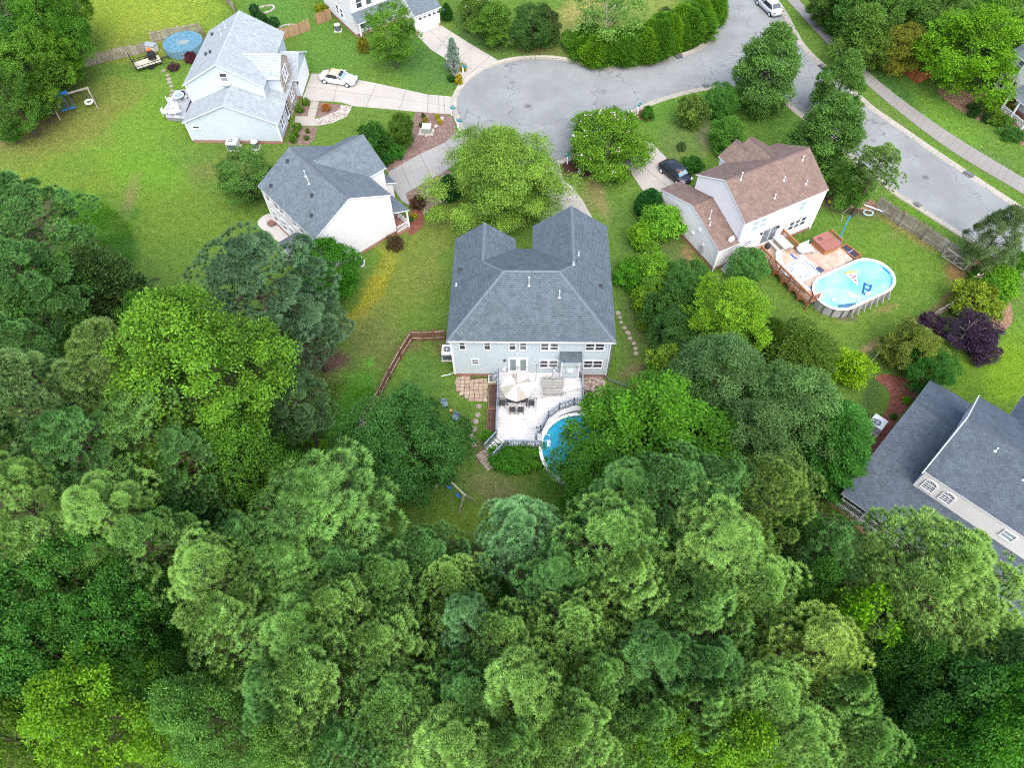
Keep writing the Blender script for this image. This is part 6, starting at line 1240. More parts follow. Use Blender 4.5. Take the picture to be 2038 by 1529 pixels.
# potting bench at the end of the brown fence
pb_ = thing('potting_bench', 'pale timber bench with blue pots at the end of the brown fence', 'bench', G(724, 852), math.atan2(G(733, 833)[1] - G(714, 862)[1], G(733, 833)[0] - G(714, 862)[0]))
PT = woodmat('pale_timber', (.45, .32, .19, 1), .15)
for k in range(4): part(pb_, 'top_plank', MB().box(-.95, .95, -.3 + k * .15, -.165 + k * .15, .78, .82), PT)
for x in (-.88, .88):
    for y in (-.24, .24): part(pb_, 'leg', MB().box(x - .05, x + .05, y - .05, y + .05, 0, .78), PT)
for x in (-.35, .05, .45):
    c_ = math.cos(pb_.rotation_euler.z); s_ = math.sin(pb_.rotation_euler.z)
    single('flower_pot', 'blue pot standing on the pale timber bench', 'pot', MB().lathe([(.07, 0), (.11, .18), (.12, .2), (.09, .2), (.08, .12)], n=12), plain('pot_blue', (.05, .09, .28, 1), .4), (pb_.location.x + x * c_, pb_.location.y + x * s_, .82), 0, 'blue pots on the bench')
# play swings under the dark tree
pg = thing('swing_frame', 'timber swing beam on posts half hidden under the dark spreading tree', 'swing', G(905, 985), math.atan2(G(937, 1005)[1] - G(890, 960)[1], G(937, 1005)[0] - G(890, 960)[0]))
PGW = woodmat('play_timber', (.36, .33, .29, 1), .2)
part(pg, 'beam', MB().box(-1.6, 1.5, -.06, .06, 2.0, 2.14), PGW)
for x in (-1.5, 1.4):
    for y in (-.8, .8): part(pg, 'leg', MB().bar((x, y, 0), (x, y * .08, 2.05), .1, .1), PGW)
for x in (-.6, .5):
    s_ = part(pg, 'swing_seat', MB().box(x - .22, x + .22, -.1, .1, .5, .55).bar((x - .2, 0, .5), (x - .2, 0, 2.0), .025, .025).bar((x + .2, 0, .5), (x + .2, 0, 2.0), .025, .025), plain('play_blue', (.03, .11, .38, 1), .5))
PBL = plain('toy_blue', (.14, .22, .3, 1), .6)
for x, y, l, a in ((886, 810, 'pale blue lawn lounger tucked under the dark tree', .3), (908, 836, 'small pale blue lawn chair beside the stepping stones', -.5)): chair_parts('lawn_chair', l, 'chair', G(x, y), a, PBL)
for x, y in ((898, 820),): single('toy_bucket', 'little orange toy bucket on the grass by the blue lawn chair', 'toy', MB().lathe([(.1, 0), (.14, .22), (.15, .24), (.1, .22)], n=12), plain('orange', (.3, .17, .1, 1)), G(x, y))

# ================================================================== COOLING UNITS, BOXES, POSTS
UN = plain('unit_grey', (.42, .44, .44, 1), .5); UND = plain('unit_slats', (.07, .09, .11, 1), .5)
def pack(label, loc, rz, w_=1.1, d_=.95, hgt=.95):
    r = thing('cooling_unit', label, 'air conditioner', loc, rz); part(r, 'pad', MB().box(-w_ / 2 - .1, w_ / 2 + .1, -d_ / 2 - .1, d_ / 2 + .1, 0, .07), plain('pad', (.36, .35, .33, 1)))
    part(r, 'cabinet', MB().box(-w_ / 2, w_ / 2, -d_ / 2, d_ / 2, .07, hgt), UN); part(r, 'coil_panel', MB().box(-w_ / 2 + .05, w_ / 2 - .05, -d_ / 2 - .012, -d_ / 2 - .002, .18, hgt - .15), UND)
    part(r, 'top', MB().box(-w_ / 2 - .03, w_ / 2 + .03, -d_ / 2 - .03, d_ / 2 + .03, hgt, hgt + .05), plain('unit_top', (.55, .57, .57, 1), .5))
    part(r, 'fan_guard', MB().lathe([(.32, hgt + .04), (.32, hgt + .065), (.2, hgt + .065)], (-w_ * .12, .03, 0), 20), UND); g = part(r, 'fan', MB().lathe([(.1, hgt + .06), (.1, hgt + .075), (.04, hgt + .08)], (-w_ * .12, .03, 0), 10), UN)
    for k in range(4): t_ = k * math.pi / 2; part(r, 'fan_blade', MB().obox((-w_ * .12 + .2 * math.cos(t_), .03 + .2 * math.sin(t_), hgt + .075), (.1 * math.cos(t_), .1 * math.sin(t_), 0), (-.04 * math.sin(t_), .04 * math.cos(t_), 0), (0, 0, .004)), STEEL)
def drum(label, loc, rz=0, s_=.8, round_=True):
    r = thing('cooling_unit', label, 'air conditioner', loc, rz); part(r, 'pad', MB().box(-.5, .5, -.5, .5, 0, .07), plain('pad', (.36, .35, .33, 1))); n = 20 if round_ else 4
    part(r, 'casing', MB().lathe([(s_ * .48, .07), (s_ * .48, .8)], n=n), UND); part(r, 'top_ring', MB().lathe([(s_ * .5, .8), (s_ * .5, .85), (s_ * .34, .87), (s_ * .33, .82)], n=n), UN); part(r, 'fan', MB().lathe([(s_ * .12, .84), (s_ * .12, .88), (.02, .89)], n=10), UN)
    for k in range(4): t_ = k * math.pi / 2 + .4; part(r, 'fan_blade', MB().obox((.2 * s_ * math.cos(t_), .2 * s_ * math.sin(t_), .86), (.11 * math.cos(t_), .11 * math.sin(t_), 0), (-.05 * math.sin(t_), .05 * math.cos(t_), 0), (0, 0, .005)), STEEL)
pack('grey package cooling unit beside the brown plank fence', hl(A, -.72, 2.2), A.yaw, 1.15, 1.1, 1.0); pack('boxy cooling unit against the pale blue wall', hl(B, 5.0, -.9), B.yaw, 1.2, 1.1, 1.0); drum('small round cooling unit beside the boxy one at the pale blue wall', hl(B, 7.5, -.75), B.yaw)
drum('round cooling unit at the foot of the white gable wall', hl(HCs, .9, -5.3)); pack('pale package cooling unit beside the charcoal roof', hl(D, -1.15, 8.9), D.yaw + math.pi / 2, 1.15, 1.1, 1.0); drum('small square cooling unit beside the charcoal roof', hl(D, -1.0, 6.9), D.yaw, .85, False); drum('cooling unit against the white side wall beside the tan fence', G(673, 60), 0, .8); pack('small dark unit by the brick foot of the low white wing', hl(E, 1.2, -.55), E.yaw, .6, .5, .6)
ub = thing('utility_box', 'green utility transformer box on a slab in the mulch', 'utility box', G(850, 262), -.1); part(ub, 'slab', MB().box(-.95, .8, -.7, .6, 0, .06), CONC); part(ub, 'cabinet', MB().box(-.5, .5, -.42, .42, .06, .72), plain('box_green', (.2, .25, .22, 1), .5)); part(ub, 'lid', MB().solid([(-.53, -.45, .72), (.53, -.45, .72), (.53, .45, .85), (-.53, .45, .85), (.53, .45, .72), (-.53, .45, .72)], [(0, 1, 2, 3), (1, 4, 2), (0, 3, 5), (0, 5, 4, 1), (3, 2, 4, 5)]), plain('box_lid', (.32, .37, .35, 1), .5))
for x, y, l in ((1153, 344, 'small pale utility pedestal in the dark mulch'), (1021, 82, 'pale utility pedestal on the verge behind the tree stems'), (1014, 86, 'shorter utility pedestal on the verge')):
    r = thing('utility_pedestal', l, 'utility box', G(x, y)); part(r, 'post', MB().box(-.16, .16, -.12, .12, 0, .75), plain('ped', (.45, .48, .46, 1))); part(r, 'cap', MB().box(-.18, .18, -.14, .14, .75, .82), plain('ped2', (.55, .58, .56, 1)))
TEAL = plain('mailbox_teal', (.03, .16, .17, 1), .4)
def mailbox(x, y, l, rz=0.0):
    r = thing('mailbox', l, 'mailbox', G(x, y), rz); part(r, 'post', MB().box(-.06, .06, -.06, .06, 0, 1.15), WHITE); part(r, 'arm', MB().box(-.05, .05, -.5, .3, .95, 1.03), WHITE)
    mb = MB(); pr = [(.12 * math.cos(t_), .12 * math.sin(t_)) for t_ in np.linspace(0, math.pi, 7)]; v_ = [(a, y_, 1.18 + b) for y_ in (-.55, .1) for a, b in pr] + [(a, y_, 1.03) for y_ in (-.55, .1) for a in (.12, -.12)]
    f = [(i, i + 1, 8 + i, 7 + i) for i in range(6)] + [tuple(range(6, -1, -1)) + (14, 15), tuple(range(7, 14)) + (17, 16), (14, 0, 7, 16), (6, 15, 17, 13), (14, 16, 17, 15)]; part(r, 'box', mb.solid(v_, f), TEAL); part(r, 'flag', MB().box(.125, .14, -.3, -.2, 1.2, 1.4), plain('flag_red', (.4, .03, .02, 1)))
mailbox(899, 230, 'teal mailbox on a white post at the long driveway', 1.3); mailbox(912, 255, 'teal mailbox on a white post beside the mulch bed', 1.2); mailbox(1269, 226, 'teal mailbox beside the round bush in red mulch', 2.6); mailbox(1129, 326, 'mailbox on a pale post in the dark mulch', 2.9); mailbox(922, 146, 'teal mailbox between the two golden bushes', 1.0)
rg = single('stone_ring', 'oval ring of pale edging stones in the back lawn', 'edging', rimband([(1.5 * math.cos(t), 1.0 * math.sin(t)) for t in np.linspace(0, 6.283, 26, endpoint=False)], [(1.25 * math.cos(t), .75 * math.sin(t)) for t in np.linspace(0, 6.283, 26, endpoint=False)], 0, .14), GRAVEL, G(527, 19), .5)
single('stone_ring', 'oval ring of pale edging stones beside the tan fence', 'edging', rimband([(1.5 * math.cos(t), .9 * math.sin(t)) for t in np.linspace(0, 6.283, 26, endpoint=False)], [(1.25 * math.cos(t), .65 * math.sin(t)) for t in np.linspace(0, 6.283, 26, endpoint=False)], 0, .14), GRAVEL, G(572, 56), .3)
for i, (x, y) in enumerate(((1340, 740), (848, 270), (862, 262), (880, 236), (868, 252))): 
    if i: single('garden_rock', 'pale rock lying in the mulch beside the utility box', 'rock', MB().lathe([(.2, 0), (.26, .1), (.18, .22), (.05, .27)], n=7, sx=1.2), GRAVEL, G(x, y), i, 'rocks in the mulch')

# ================================================================== CARS
def car(name, label, x0, y0, x1, y1, L_, W, Hh, paint, roofm, beltz=.92, cab=(-.95, .95), kind='sedan'):
    """x0,y0 / x1,y1: photo pixels on the ground below tail and nose"""
    a, b = np.array(G(x0, y0)[:2]), np.array(G(x1, y1)[:2]); m_ = (a + b) / 2; rz = math.atan2(*(b - a)[::-1]); r = thing(name, label, 'car', (*map(float, m_), 0), rz)
    h = L_ / 2; st = [(-h, .62, .38, .66), (-h + .12, .8, .3, beltz * .93), (-h + .6, .95, .22, beltz + .03), (-h * .45, 1.0, .2, beltz), (0, 1.0, .2, beltz - .01), (h * .4, 1.0, .2, beltz - .02), (h - .75, .96, .22, beltz - .12), (h - .25, .86, .26, beltz - .25), (h, .62, .34, .58)]
    if kind == 'round': st = [(-h, .55, .4, .62), (-h + .15, .78, .3, .86), (-h + .6, .95, .22, .98), (-h * .45, 1, .2, .98), (0, 1, .2, .96), (h * .4, 1, .2, .95), (h - .6, .95, .22, .88), (h - .2, .8, .28, .74), (h, .55, .36, .56)]
    v_ = []; f = []
    for x, kw, zb, zt in st:
        w_ = W / 2 * kw; v_ += [(x, -w_ * .86, zb), (x, -w_, zb + .14), (x, -w_ * .985, (zb + zt) / 2 + .04), (x, -w_ * .9, zt - .04), (x, -w_ * .55, zt + .02), (x, 0, zt + .035), (x, w_ * .55, zt + .02), (x, w_ * .9, zt - .04), (x, w_ * .985, (zb + zt) / 2 + .04), (x, w_, zb + .14), (x, w_ * .86, zb)]
    n = 11
    for i in range(len(st) - 1):
        for j in range(n - 1): f.append((i * n + j, i * n + j + 1, (i + 1) * n + j + 1, (i + 1) * n + j))
        f.append((i * n + n - 1, i * n, (i + 1) * n, (i + 1) * n + n - 1))
    f.append(tuple(range(n))[::-1]); f.append(tuple((len(st) - 1) * n + j for j in range(n))); body = part(r, 'body', MB().solid(v_, [q[::-1] for q in f]), paint, True)
    c0, c1 = cab; z0, z1 = beltz - .02, Hh; wl, wt = W * .45, W * .36; r0, r1 = c0 + .55, c1 - .75
    if kind == 'round': r0, r1 = c0 + .5, c1 - .55
    lo_ = [(c0, -wl * .9), (c0 + .5, -wl), (c1 - .6, -wl), (c1, -wl * .88), (c1, wl * .88), (c1 - .6, wl), (c0 + .5, wl), (c0, wl * .9)]; hi_ = [(r0, -wt * .85), (r0 + .2, -wt), (r1 - .2, -wt), (r1, -wt * .92), (r1, wt * .92), (r1 - .2, wt), (r0 + .2, wt), (r0, wt * .85)]
    g = MB().solid([(*p, z0) for p in lo_] + [(*p, z1 - .05) for p in hi_], [(i, (i + 1) % 8, 8 + (i + 1) % 8, 8 + i) for i in range(8)]); part(r, 'windows', g, plain('car_glass', (.02, .028, .034, 1), .08, .6, var=.02))
    rf = MB().solid([(p[0] * 1.0, p[1] * 1.02, z1 - .055) for p in hi_] + [(p[0] * .93, p[1] * .86, z1 + .01) for p in hi_] + [((r0 + r1) / 2, 0, z1 + .025)], [(i, (i + 1) % 8, 8 + (i + 1) % 8, 8 + i) for i in range(8)] + [(8 + i, 8 + (i + 1) % 8, 16) for i in range(8)]); part(r, 'roof', rf, roofm, True)
    for s_ in (-1, 1):   # pillars
        for i, j in ((0, 0), (3, 3), (2, 2)):
            q = 7 - i if s_ > 0 else i; part(r, 'pillar', MB().bar((lo_[q][0], lo_[q][1] * 1.005, z0), (hi_[q][0], hi_[q][1] * 1.01, z1 - .04), .07, .07), roofm if kind == 'convertible' and i != 3 else paint)
        part(r, 'mirror', MB().box(c1 - .65, c1 - .45, s_ * (W / 2 + .08) - .09, s_ * (W / 2 + .08) + .09, beltz - .02, beltz + .12), paint)
        part(r, 'headlight', MB().obox((h - .22, s_ * W * .33, .64), (.13, 0, 0), (0, .17, 0), (0, 0, .07)), plain('lamp_glass', (.6, .62, .65, 1), .1, .6)); part(r, 'taillight', MB().obox((-h + .1, s_ * W * .34, .76), (.04, 0, 0), (0, .13, 0), (0, 0, .06)), plain('tail_red', (.22, .015, .015, 1), .2, .5))
        for x in (-h + .82, h - .88):
            mb = MB().tube([(x, s_ * (W / 2 - .2), .33), (x, s_ * (W / 2 + .005), .33)], .33, 18); t_ = part(r, 'wheel', mb, BLACK); part(t_, 'rim', MB().tube([(x, s_ * (W / 2 - .05), .33), (x, s_ * (W / 2 + .02), .33)], .2, 10), plain('rim', (.5, .52, .54, 1), .3, .5))
    part(r, 'windscreen', MB().poly([(c1 + .012, -wl * .8, z0 + .04), (c1 + .012, wl * .8, z0 + .04), (r1 + .03, wt * .82, z1 - .1), (r1 + .03, -wt * .82, z1 - .1)]), plain('screen_glass', (.16, .24, .27, 1), .06, .7, var=.02))
    part(r, 'grille', MB().box(h - .06, h + .005, -W * .2, W * .2, .45, .56), BLACK); part(r, 'number_plate', MB().box(-h - .012, -h + .02, -.26, .26, .5, .63), WHITE)
    return r
def paintm(n, c): t = NT(n); return t.fin(c, .22, .5)
WPAINT = paintm('car_white', (.66, .67, .7, 1)); BPAINT = paintm('car_black', (.012, .015, .022, 1)); SPAINT = paintm('car_silver', (.34, .37, .41, 1))
car('convertible', 'white convertible with tan soft top on the long driveway', 644, 157, 707, 167.5, 4.75, 1.85, 1.36, WPAINT, plain('tan_canvas', (.46, .32, .22, 1), .9), cab=(-1.55, 1.05), kind='convertible')
bc = car('coupe', 'black rounded coupe nose in at the white low wing', 1322, 335, 1362, 366, 4.2, 1.75, 1.48, BPAINT, BPAINT, beltz=.98, cab=(-1.55, 1.25), kind='round')
part(bc, 'dashboard_card', MB().poly([(.95, -.3, 1.26), (.86, -.05, 1.34), (.75, -.24, 1.42)]), plain('card_orange', (.8, .15, .01, 1)))
car('sedan', 'silver sedan parked at the kerb of the side road', 1546, 34, 1512, 2, 4.8, 1.85, 1.42, SPAINT, SPAINT, cab=(-1.75, 1.15))

# ================================================================== BROWN-ROOFED HOUSE: DECK AND POOL
DW = woodmat('tan_deck', (.30, .225, .165, 1), .22, 9, (.36, .31, .27, 1)); RD = woodmat('red_rail', (.24, .105, .05, 1), .25, 8)
ed = thing('deck', 'brown timber deck between the white house and the oval pool', 'deck', hl(E, 0, 0), E.yaw); Z2 = 1.0
EP = [(4.8, -.03), (8.2, -.03), (8.2, -2.3), (12.4, -2.3), (12.4, -6.0), (8.6, -6.2), (7.0, -6.75), (6.15, -7.5), (5.75, -8.4), (4.8, -8.35)]
boards(ed, EP, Z2, .15, DW, 0); part(ed, 'skirt', MB().prism([(5.2, -.2), (8.1, -.2), (8.1, -2.4), (12.3, -2.4), (12.3, -5.9), (8.6, -6.1), (7.0, -6.6), (6.0, -7.4), (5.6, -8.0), (5.2, -8.0)], 0, Z2 - .06), plain('under_deck', (.05, .035, .028, 1)))
railing(ed, (4.8, -.9), (4.8, -8.35), Z2, RD, .95, 1.5, .11); railing(ed, (4.8, -8.35), (5.75, -8.4), Z2, RD); railing(ed, (8.2, -.1), (8.2, -2.3), Z2, RD, .95, 2.2, .11); railing(ed, (12.4, -2.4), (12.4, -3.9), Z2, RD)
for k in range(6):   # arched lattice under the long rail
    v0_, v1_ = -.9 - k * 1.24, -.9 - (k + 1) * 1.24; mb = MB(); N = 8
    for i in range(N):
        t0, t1 = i / N, (i + 1) / N; zt = lambda t: .25 + .5 * math.sin(math.pi * t)
        mb.solid([(4.74, v0_ + (v1_ - v0_) * q, z) for q in (t0, t1) for z in (zt(q), Z2 - .05)] + [(4.78, v0_ + (v1_ - v0_) * q, z) for q in (t0, t1) for z in (zt(q), Z2 - .05)], [(0, 2, 3, 1), (4, 5, 7, 6), (0, 4, 6, 2)])
    part(ed, 'arch_panel', mb, RD); part(ed, 'post', MB().box(4.7, 4.82, v1_ - .06, v1_ + .06, 0, Z2), RD)
pl2 = thing('swimming_pool', 'oval above ground pool with pale blue water and white rim', 'pool', hl(E, 10.05, -8.6), E.yaw); o1, o2, o3 = stadium((0, 0), 4.45, 2.32), stadium((0, 0), 4.2, 2.07), stadium((0, 0), 4.33, 2.2)
part(pl2, 'wall', rimband(o3, o2, 0, 1.2), plain('pool_panel', (.24, .245, .24, 1), .4, var=.15, scale=1)); part(pl2, 'rim', rimband(o1, o2, 1.2, 1.27), WHITE); part(pl2, 'liner', rimband(stadium((0, 0), 4.19, 2.06), stadium((0, 0), 4.15, 2.02), .3, 1.19), plain('liner_pale', (.2, .5, .62, 1), .4))
part(pl2, 'water', MB().prism(stadium((0, 0), 4.17, 2.04), .05, 1.02), water('pool_pale', (.10, .36, .46, 1), (.24, .47, .54, 1), .5))
for x in np.linspace(-2.0, 2.6, 7): part(pl2, 'buttress', MB().solid([(x - .05, -2.2, 1.2), (x + .05, -2.2, 1.2), (x + .05, -2.6, 0), (x - .05, -2.6, 0), (x - .05, -2.2, 0), (x + .05, -2.2, 0)], [(0, 3, 2, 1), (0, 4, 3), (1, 2, 5), (3, 4, 5, 2)]), plain('buttress', (.27, .27, .265, 1)))
for t_ in (3.5, 3.9, 4.3, 4.65): x, y = -2.13 + 2.24 * math.cos(t_), 2.24 * math.sin(t_); part(pl2, 'upright', MB().box(x - .05, x + .05, y - .05, y + .05, 0, 1.2), plain('upright', (.1, .11, .12, 1)))
part(pl2, 'skimmer', MB().box(4.05, 4.18, -.6, .3, .9, 1.15), plain('skimmer', (.02, .2, .6, 1)))
part(pl2, 'pool_steps', MB().box(-4.1, -3.5, .1, .9, .3, 1.06), WHITE); 
def wl(u, v, z=1.03): return hl(E, 10.05 + u, -8.6 + v, z)
R1 = [(0, -.7), (.55, .75), (-.55, .75)]
pz = thing('pool_float', 'pizza slice shaped float with red dots on the oval pool', 'float', wl(.6, .75), E.yaw - .35)
part(pz, 'slice', MB().prism([(-.5, .55), (.5, .55), (.1, -.95), (-.02, -.98)], 0, .12), plain('float_cream', (.68, .62, .54, 1), .5)); part(pz, 'crust', MB().tube([(-.55, .62, .08), (0, .68, .08), (.55, .62, .08)], .12, 8), plain('float_crust', (.6, .33, .05, 1), .5))
for x, y in ((-.15, .3), (.2, .05), (.05, -.45), (-.05, -.1)): part(pz, 'topping', MB().lathe([(.12, .12), (.12, .135), (.03, .14)], (x, y, 0), 12), plain('float_red', (.55, .04, .06, 1), .5))
nf = thing('pool_float', 'navy blue inflatable lounge ring on the oval pool', 'float', wl(.75, -1.0), E.yaw + .6); NB = plain('float_navy', (.02, .08, .28, 1), .4)
for y in (-.28, .28): part(nf, 'side_tube', MB().tube([(-.7, y * .7, .06), (0, y, .06), (.7, y * 1.1, .06)], .08, 8), NB)
for x in (-.7, -.05, .55): part(nf, 'cross_tube', MB().tube([(x, -.27, .06), (x, .27, .06)], .07, 8), NB)
single('pool_float', 'pale green melon slice float on the oval pool', 'float', MB().prism([(.5 * math.cos(t), .3 * math.sin(t)) for t in np.linspace(math.pi, 2 * math.pi, 12)] + [(.5, .06), (-.5, .06)], 0, .1), plain('float_green', (.42, .66, .58, 1), .5), wl(-.9, -.95), E.yaw - .9)
for x, y in ((.2, -1.55), (.5, -1.5), (-1.0, -1.75)): single('pool_ball', 'white ball floating at the side of the oval pool', 'ball', MB().lathe([(.02, -.02), (.12, .03), (.16, .12), (.12, .21), (.02, .25)], n=12), WHITE, wl(x, y), 0, 'white balls in the pool')
single('pool_ball', 'white chlorine float near the pool steps', 'float', MB().lathe([(.02, -.02), (.12, .03), (.16, .1), (.1, .16), (.02, .18)], n=12), WHITE, wl(-3.0, -.6))
rk = thing('pool_rack', 'dark slatted rack lying along the rim of the oval pool', 'rack', wl(-2.3, -1.72, 1.02), E.yaw - .35)
for k in range(10): part(rk, 'slat', MB().box(-.85 + k * .18, -.77 + k * .18, -.16, .16, .05, .09), plain('rack_slate', (.06, .1, .16, 1)))
part(rk, 'frame', MB().box(-.9, .9, -.2, -.16, 0, .1).box(-.9, .9, .16, .2, 0, .1), plain('rack_blue', (.03, .2, .5, 1)))
ht = thing('hot_tub', 'square hot tub with red brown cover on the timber deck', 'hot tub', hl(E, 11.15, -3.25, Z2), E.yaw)
rq = lambda w_, r_: [(sx * (w_ - r_) + r_ * math.cos(t), sy * (w_ - r_) + r_ * math.sin(t)) for sx, sy, a_ in ((1, 1, 0), (-1, 1, 1), (-1, -1, 2), (1, -1, 3)) for t in np.linspace(a_ * math.pi / 2, (a_ + 1) * math.pi / 2, 5)]
part(ht, 'tub', MB().prism(rq(.98, .2), 0, .62), RD); HCV = plain('tub_cover', (.20, .085, .07, 1), .7)
part(ht, 'cover', MB().prism([p for p in rq(1.05, .22) if 1], .62, .74), HCV); part(ht, 'cover_seam', MB().box(-1.0, 1.0, -.03, .03, .735, .755), plain('tub_seam', (.14, .06, .05, 1))); part(ht, 'cover_badge', MB().lathe([(.3, .735), (.3, .748), (.22, .75)], (-.45, .55, 0), 18), plain('tub_badge', (.12, .055, .05, 1)))
picnic('white picnic table beside the sliding door', hl(E, 7.1, -1.2, Z2), E.yaw + math.pi / 2, woodmat('white_wood', (.36, .37, .38, 1), .1), 1.9)
gr = thing('kettle_grill', 'black domed grill on the timber deck beside the house', 'grill', hl(E, 5.35, -1.1, Z2)); part(gr, 'bowl', MB().lathe([(.1, .55), (.26, .65), (.3, .8)], n=16), BLACK); part(gr, 'lid', MB().lathe([(.31, .8), (.27, .98), (.12, 1.08), (.02, 1.1)], n=16), BLACK)
for k in range(3): t_ = k * 2.09; part(gr, 'leg', MB().tube([(.15 * math.cos(t_), .15 * math.sin(t_), .6), (.26 * math.cos(t_), .26 * math.sin(t_), 0)], .02, 6), STEEL)
ru_ = thing('outdoor_rug', 'white rug with blue medallion on the timber deck', 'rug', hl(E, 6.9, -4.6, Z2), E.yaw + .05); part(ru_, 'cloth', MB().box(-1.7, 1.5, -1.3, 1.2, .004, .016), plain('rug_white', (.36, .38, .4, 1), .95))
RB = plain('rug_blue', (.03, .12, .25, 1), .95)
for r_ in (.95, .75): 
    for k in range(22): t_ = 2 * math.pi * k / 22; part(ru_, 'motif', MB().prism([(r_ * math.cos(t_ + d) * k2, r_ * math.sin(t_ + d) * k2) for d, k2 in ((-.09, 1), (0, .93), (.09, 1), (0, 1.07))], .0165, .019), RB)
for x in (-1.45, 1.25):
    for k in range(8): part(ru_, 'motif', MB().prism([(x + q * .12, -1.1 + k * .28 + w_ * .1) for q, w_ in ((-1, 0), (0, 1), (1, 0), (0, -1))], .0165, .019), RB)
part(ru_, 'centre', MB().lathe([(.3, .0165), (.3, .02), (.1, .021)], n=14), plain('rug_cream', (.5, .47, .4, 1)))
LW = plain('lounge_grey', (.42, .44, .47, 1), .8)
def lounger(l, u, v, a, m_, z=Z2):
    r = thing('sun_lounger', l, 'lounger', hl(E, u, v, z), E.yaw + a); part(r, 'bed', MB().box(-.3, .3, -.9, .35, .3, .36), m_); part(r, 'headrest', MB().obox((0, .62, .5), (.3, 0, 0), (0, .28, .2), (0, -.02, .03)), m_)
    for x in (-.26, .26):
        for y in (-.8, .3): part(r, 'leg', MB().box(x - .03, x + .03, y - .03, y + .03, 0, .3), STEEL)
lounger('white sun lounger on the rug beside the long rail', 5.6, -2.9, -.5, WHITE); lounger('grey sun lounger at the edge of the rug', 5.55, -4.9, 1.2, LW); lounger('second grey lounger beside the pool end of the deck', 5.4, -6.4, .1, LW); lounger('blue grey lounger between rug and hot tub', 8.7, -3.0, 1.3, plain('lounge_blue', (.3, .36, .42, 1)))
st_ = thing('patio_bench', 'white storage bench beside the rail of the timber deck', 'bench', hl(E, 8.95, -2.6, Z2), E.yaw); part(st_, 'seat', MB().box(-.65, .65, -.22, .22, .38, .44), LW); part(st_, 'box', MB().box(-.6, .6, -.2, .2, 0, .38), LW); part(st_, 'backrest', MB().box(-.65, .65, .2, .26, .44, .8), LW)
single('towel', 'faded red towel strip on the timber deck boards', 'towel', MB().box(-.18, .18, -1.4, 1.4, .004, .02), plain('towel_red', (.48, .2, .17, 1), .95), hl(E, 9.0, -4.7, Z2), E.yaw + .12)
single('towel', 'pink towel dropped beside the rug', 'towel', MB().prism([(-.3, -.4), (.25, -.35), (.35, .4), (-.2, .3)], .004, .05), plain('towel_pink', (.6, .4, .42, 1), .95), hl(E, 8.2, -3.3, Z2), E.yaw)
single('door_mat', 'dark mat with pale motif at the rim of the oval pool', 'mat', MB().box(-.3, .3, -.35, .35, .004, .02), plain('mat', (.04, .05, .08, 1), .95), hl(E, 8.6, -5.5, Z2), E.yaw + .1)
for u, v, c, l in ((6.0, -7.0, (.02, .12, .5, 1), 'blue toy on the narrow end of the timber deck'), (6.1, -7.5, (.5, .02, .04, 1), 'red toy on the narrow end of the timber deck'), (7.5, -3.0, (.03, .2, .55, 1), 'blue foam noodle on the rug')): single('pool_toy', l, 'toy', MB().tube([(-.4, 0, .06), (0, .08, .06), (.4, 0, .06)], .06, 8), plain('toy' + l[:4], c, .5), hl(E, u, v, Z2), 1.0 + u)
pd = thing('planter_box', 'red edged planter with dark netting beside the hot tub', 'planter', hl(E, 12.95, -5.0), E.yaw + .12); part(pd, 'frame', rimband([(-.5, -1.0), (.5, -1.0), (.5, 1.0), (-.5, 1.0)], [(-.38, -.88), (.38, -.88), (.38, .88), (-.38, .88)], 0, 1.05), RD); part(pd, 'netting', MB().box(-.38, .38, -.88, .88, .0, .9), plain('net_dark', (.025, .03, .05, 1), .8)); part(pd, 'bar', MB().box(-.38, .38, -.04, .04, .9, .97), plain('bar_blue', (.2, .24, .4, 1)))
bp = thing('pool_pole', 'tall bright blue pool pole standing beside the hot tub', 'pole', hl(E, 12.75, -3.4)); part(bp, 'shaft', MB().tube([(0, 0, 0), (.05, .1, 2.0), (.15, .35, 4.2)], .05, 6), plain('pole_blue', (.02, .22, .5, 1), .4)); part(bp, 'bracket', MB().box(-.2, .2, -.06, .06, .9, 1.2), plain('pole_blue', (.02, .22, .5, 1)))
hs = thing('garden_hose', 'pale teal garden hose coiled against the road fence', 'hose', G(1728, 424)); part(hs, 'coil', MB().tube([(.6 * (1 - k / 260) * math.cos(k * .3), .45 * (1 - k / 300) * math.sin(k * .3), .03 + k * .0006) for k in range(90)], .022, 5), plain('hose', (.25, .42, .4, 1), .5)); part(hs, 'run', MB().tube([(.6, 0, .03), (-.6, .9, .03), (-1.6, 1.0, .03), (-2.6, .2, .03), (-3.2, -1.2, .03)], .022, 5), plain('hose2', (.4, .45, .4, 1), .5))
single('gutter_pipe', 'white pipe leaning at the end of the road fence', 'pipe', MB().tube([(0, 0, .08), (2.2, -1.9, .4)], .08, 8), WHITE, G(1718, 408))
fl_ = thing('garden_ornament', 'pink and white pinwheel ornament in the corner of the pool lawn', 'ornament', G(1936, 566)); part(fl_, 'stake', MB().tube([(0, 0, 0), (0, 0, 1.0)], .02, 5), STEEL)
for k in range(6): t_ = k * 1.047; part(fl_, 'vane', MB().obox((.28 * math.cos(t_), .0, 1.1 + .28 * math.sin(t_)), (.24 * math.cos(t_), 0, .24 * math.sin(t_)), (-.08 * math.sin(t_), .02, .08 * math.cos(t_)), (0, .02, 0)), plain('vane_pink', (.6, .3, .38, 1)) if k % 2 else WHITE)
single('yellow_ball', 'yellow ball lying in the straw beside the white wall', 'ball', MB().lathe([(.02, 0), (.12, .04), (.16, .14), (.12, .24), (.02, .28)], n=12), plain('ball_yellow', (.6, .42, .02, 1), .4), G(1650, 403))

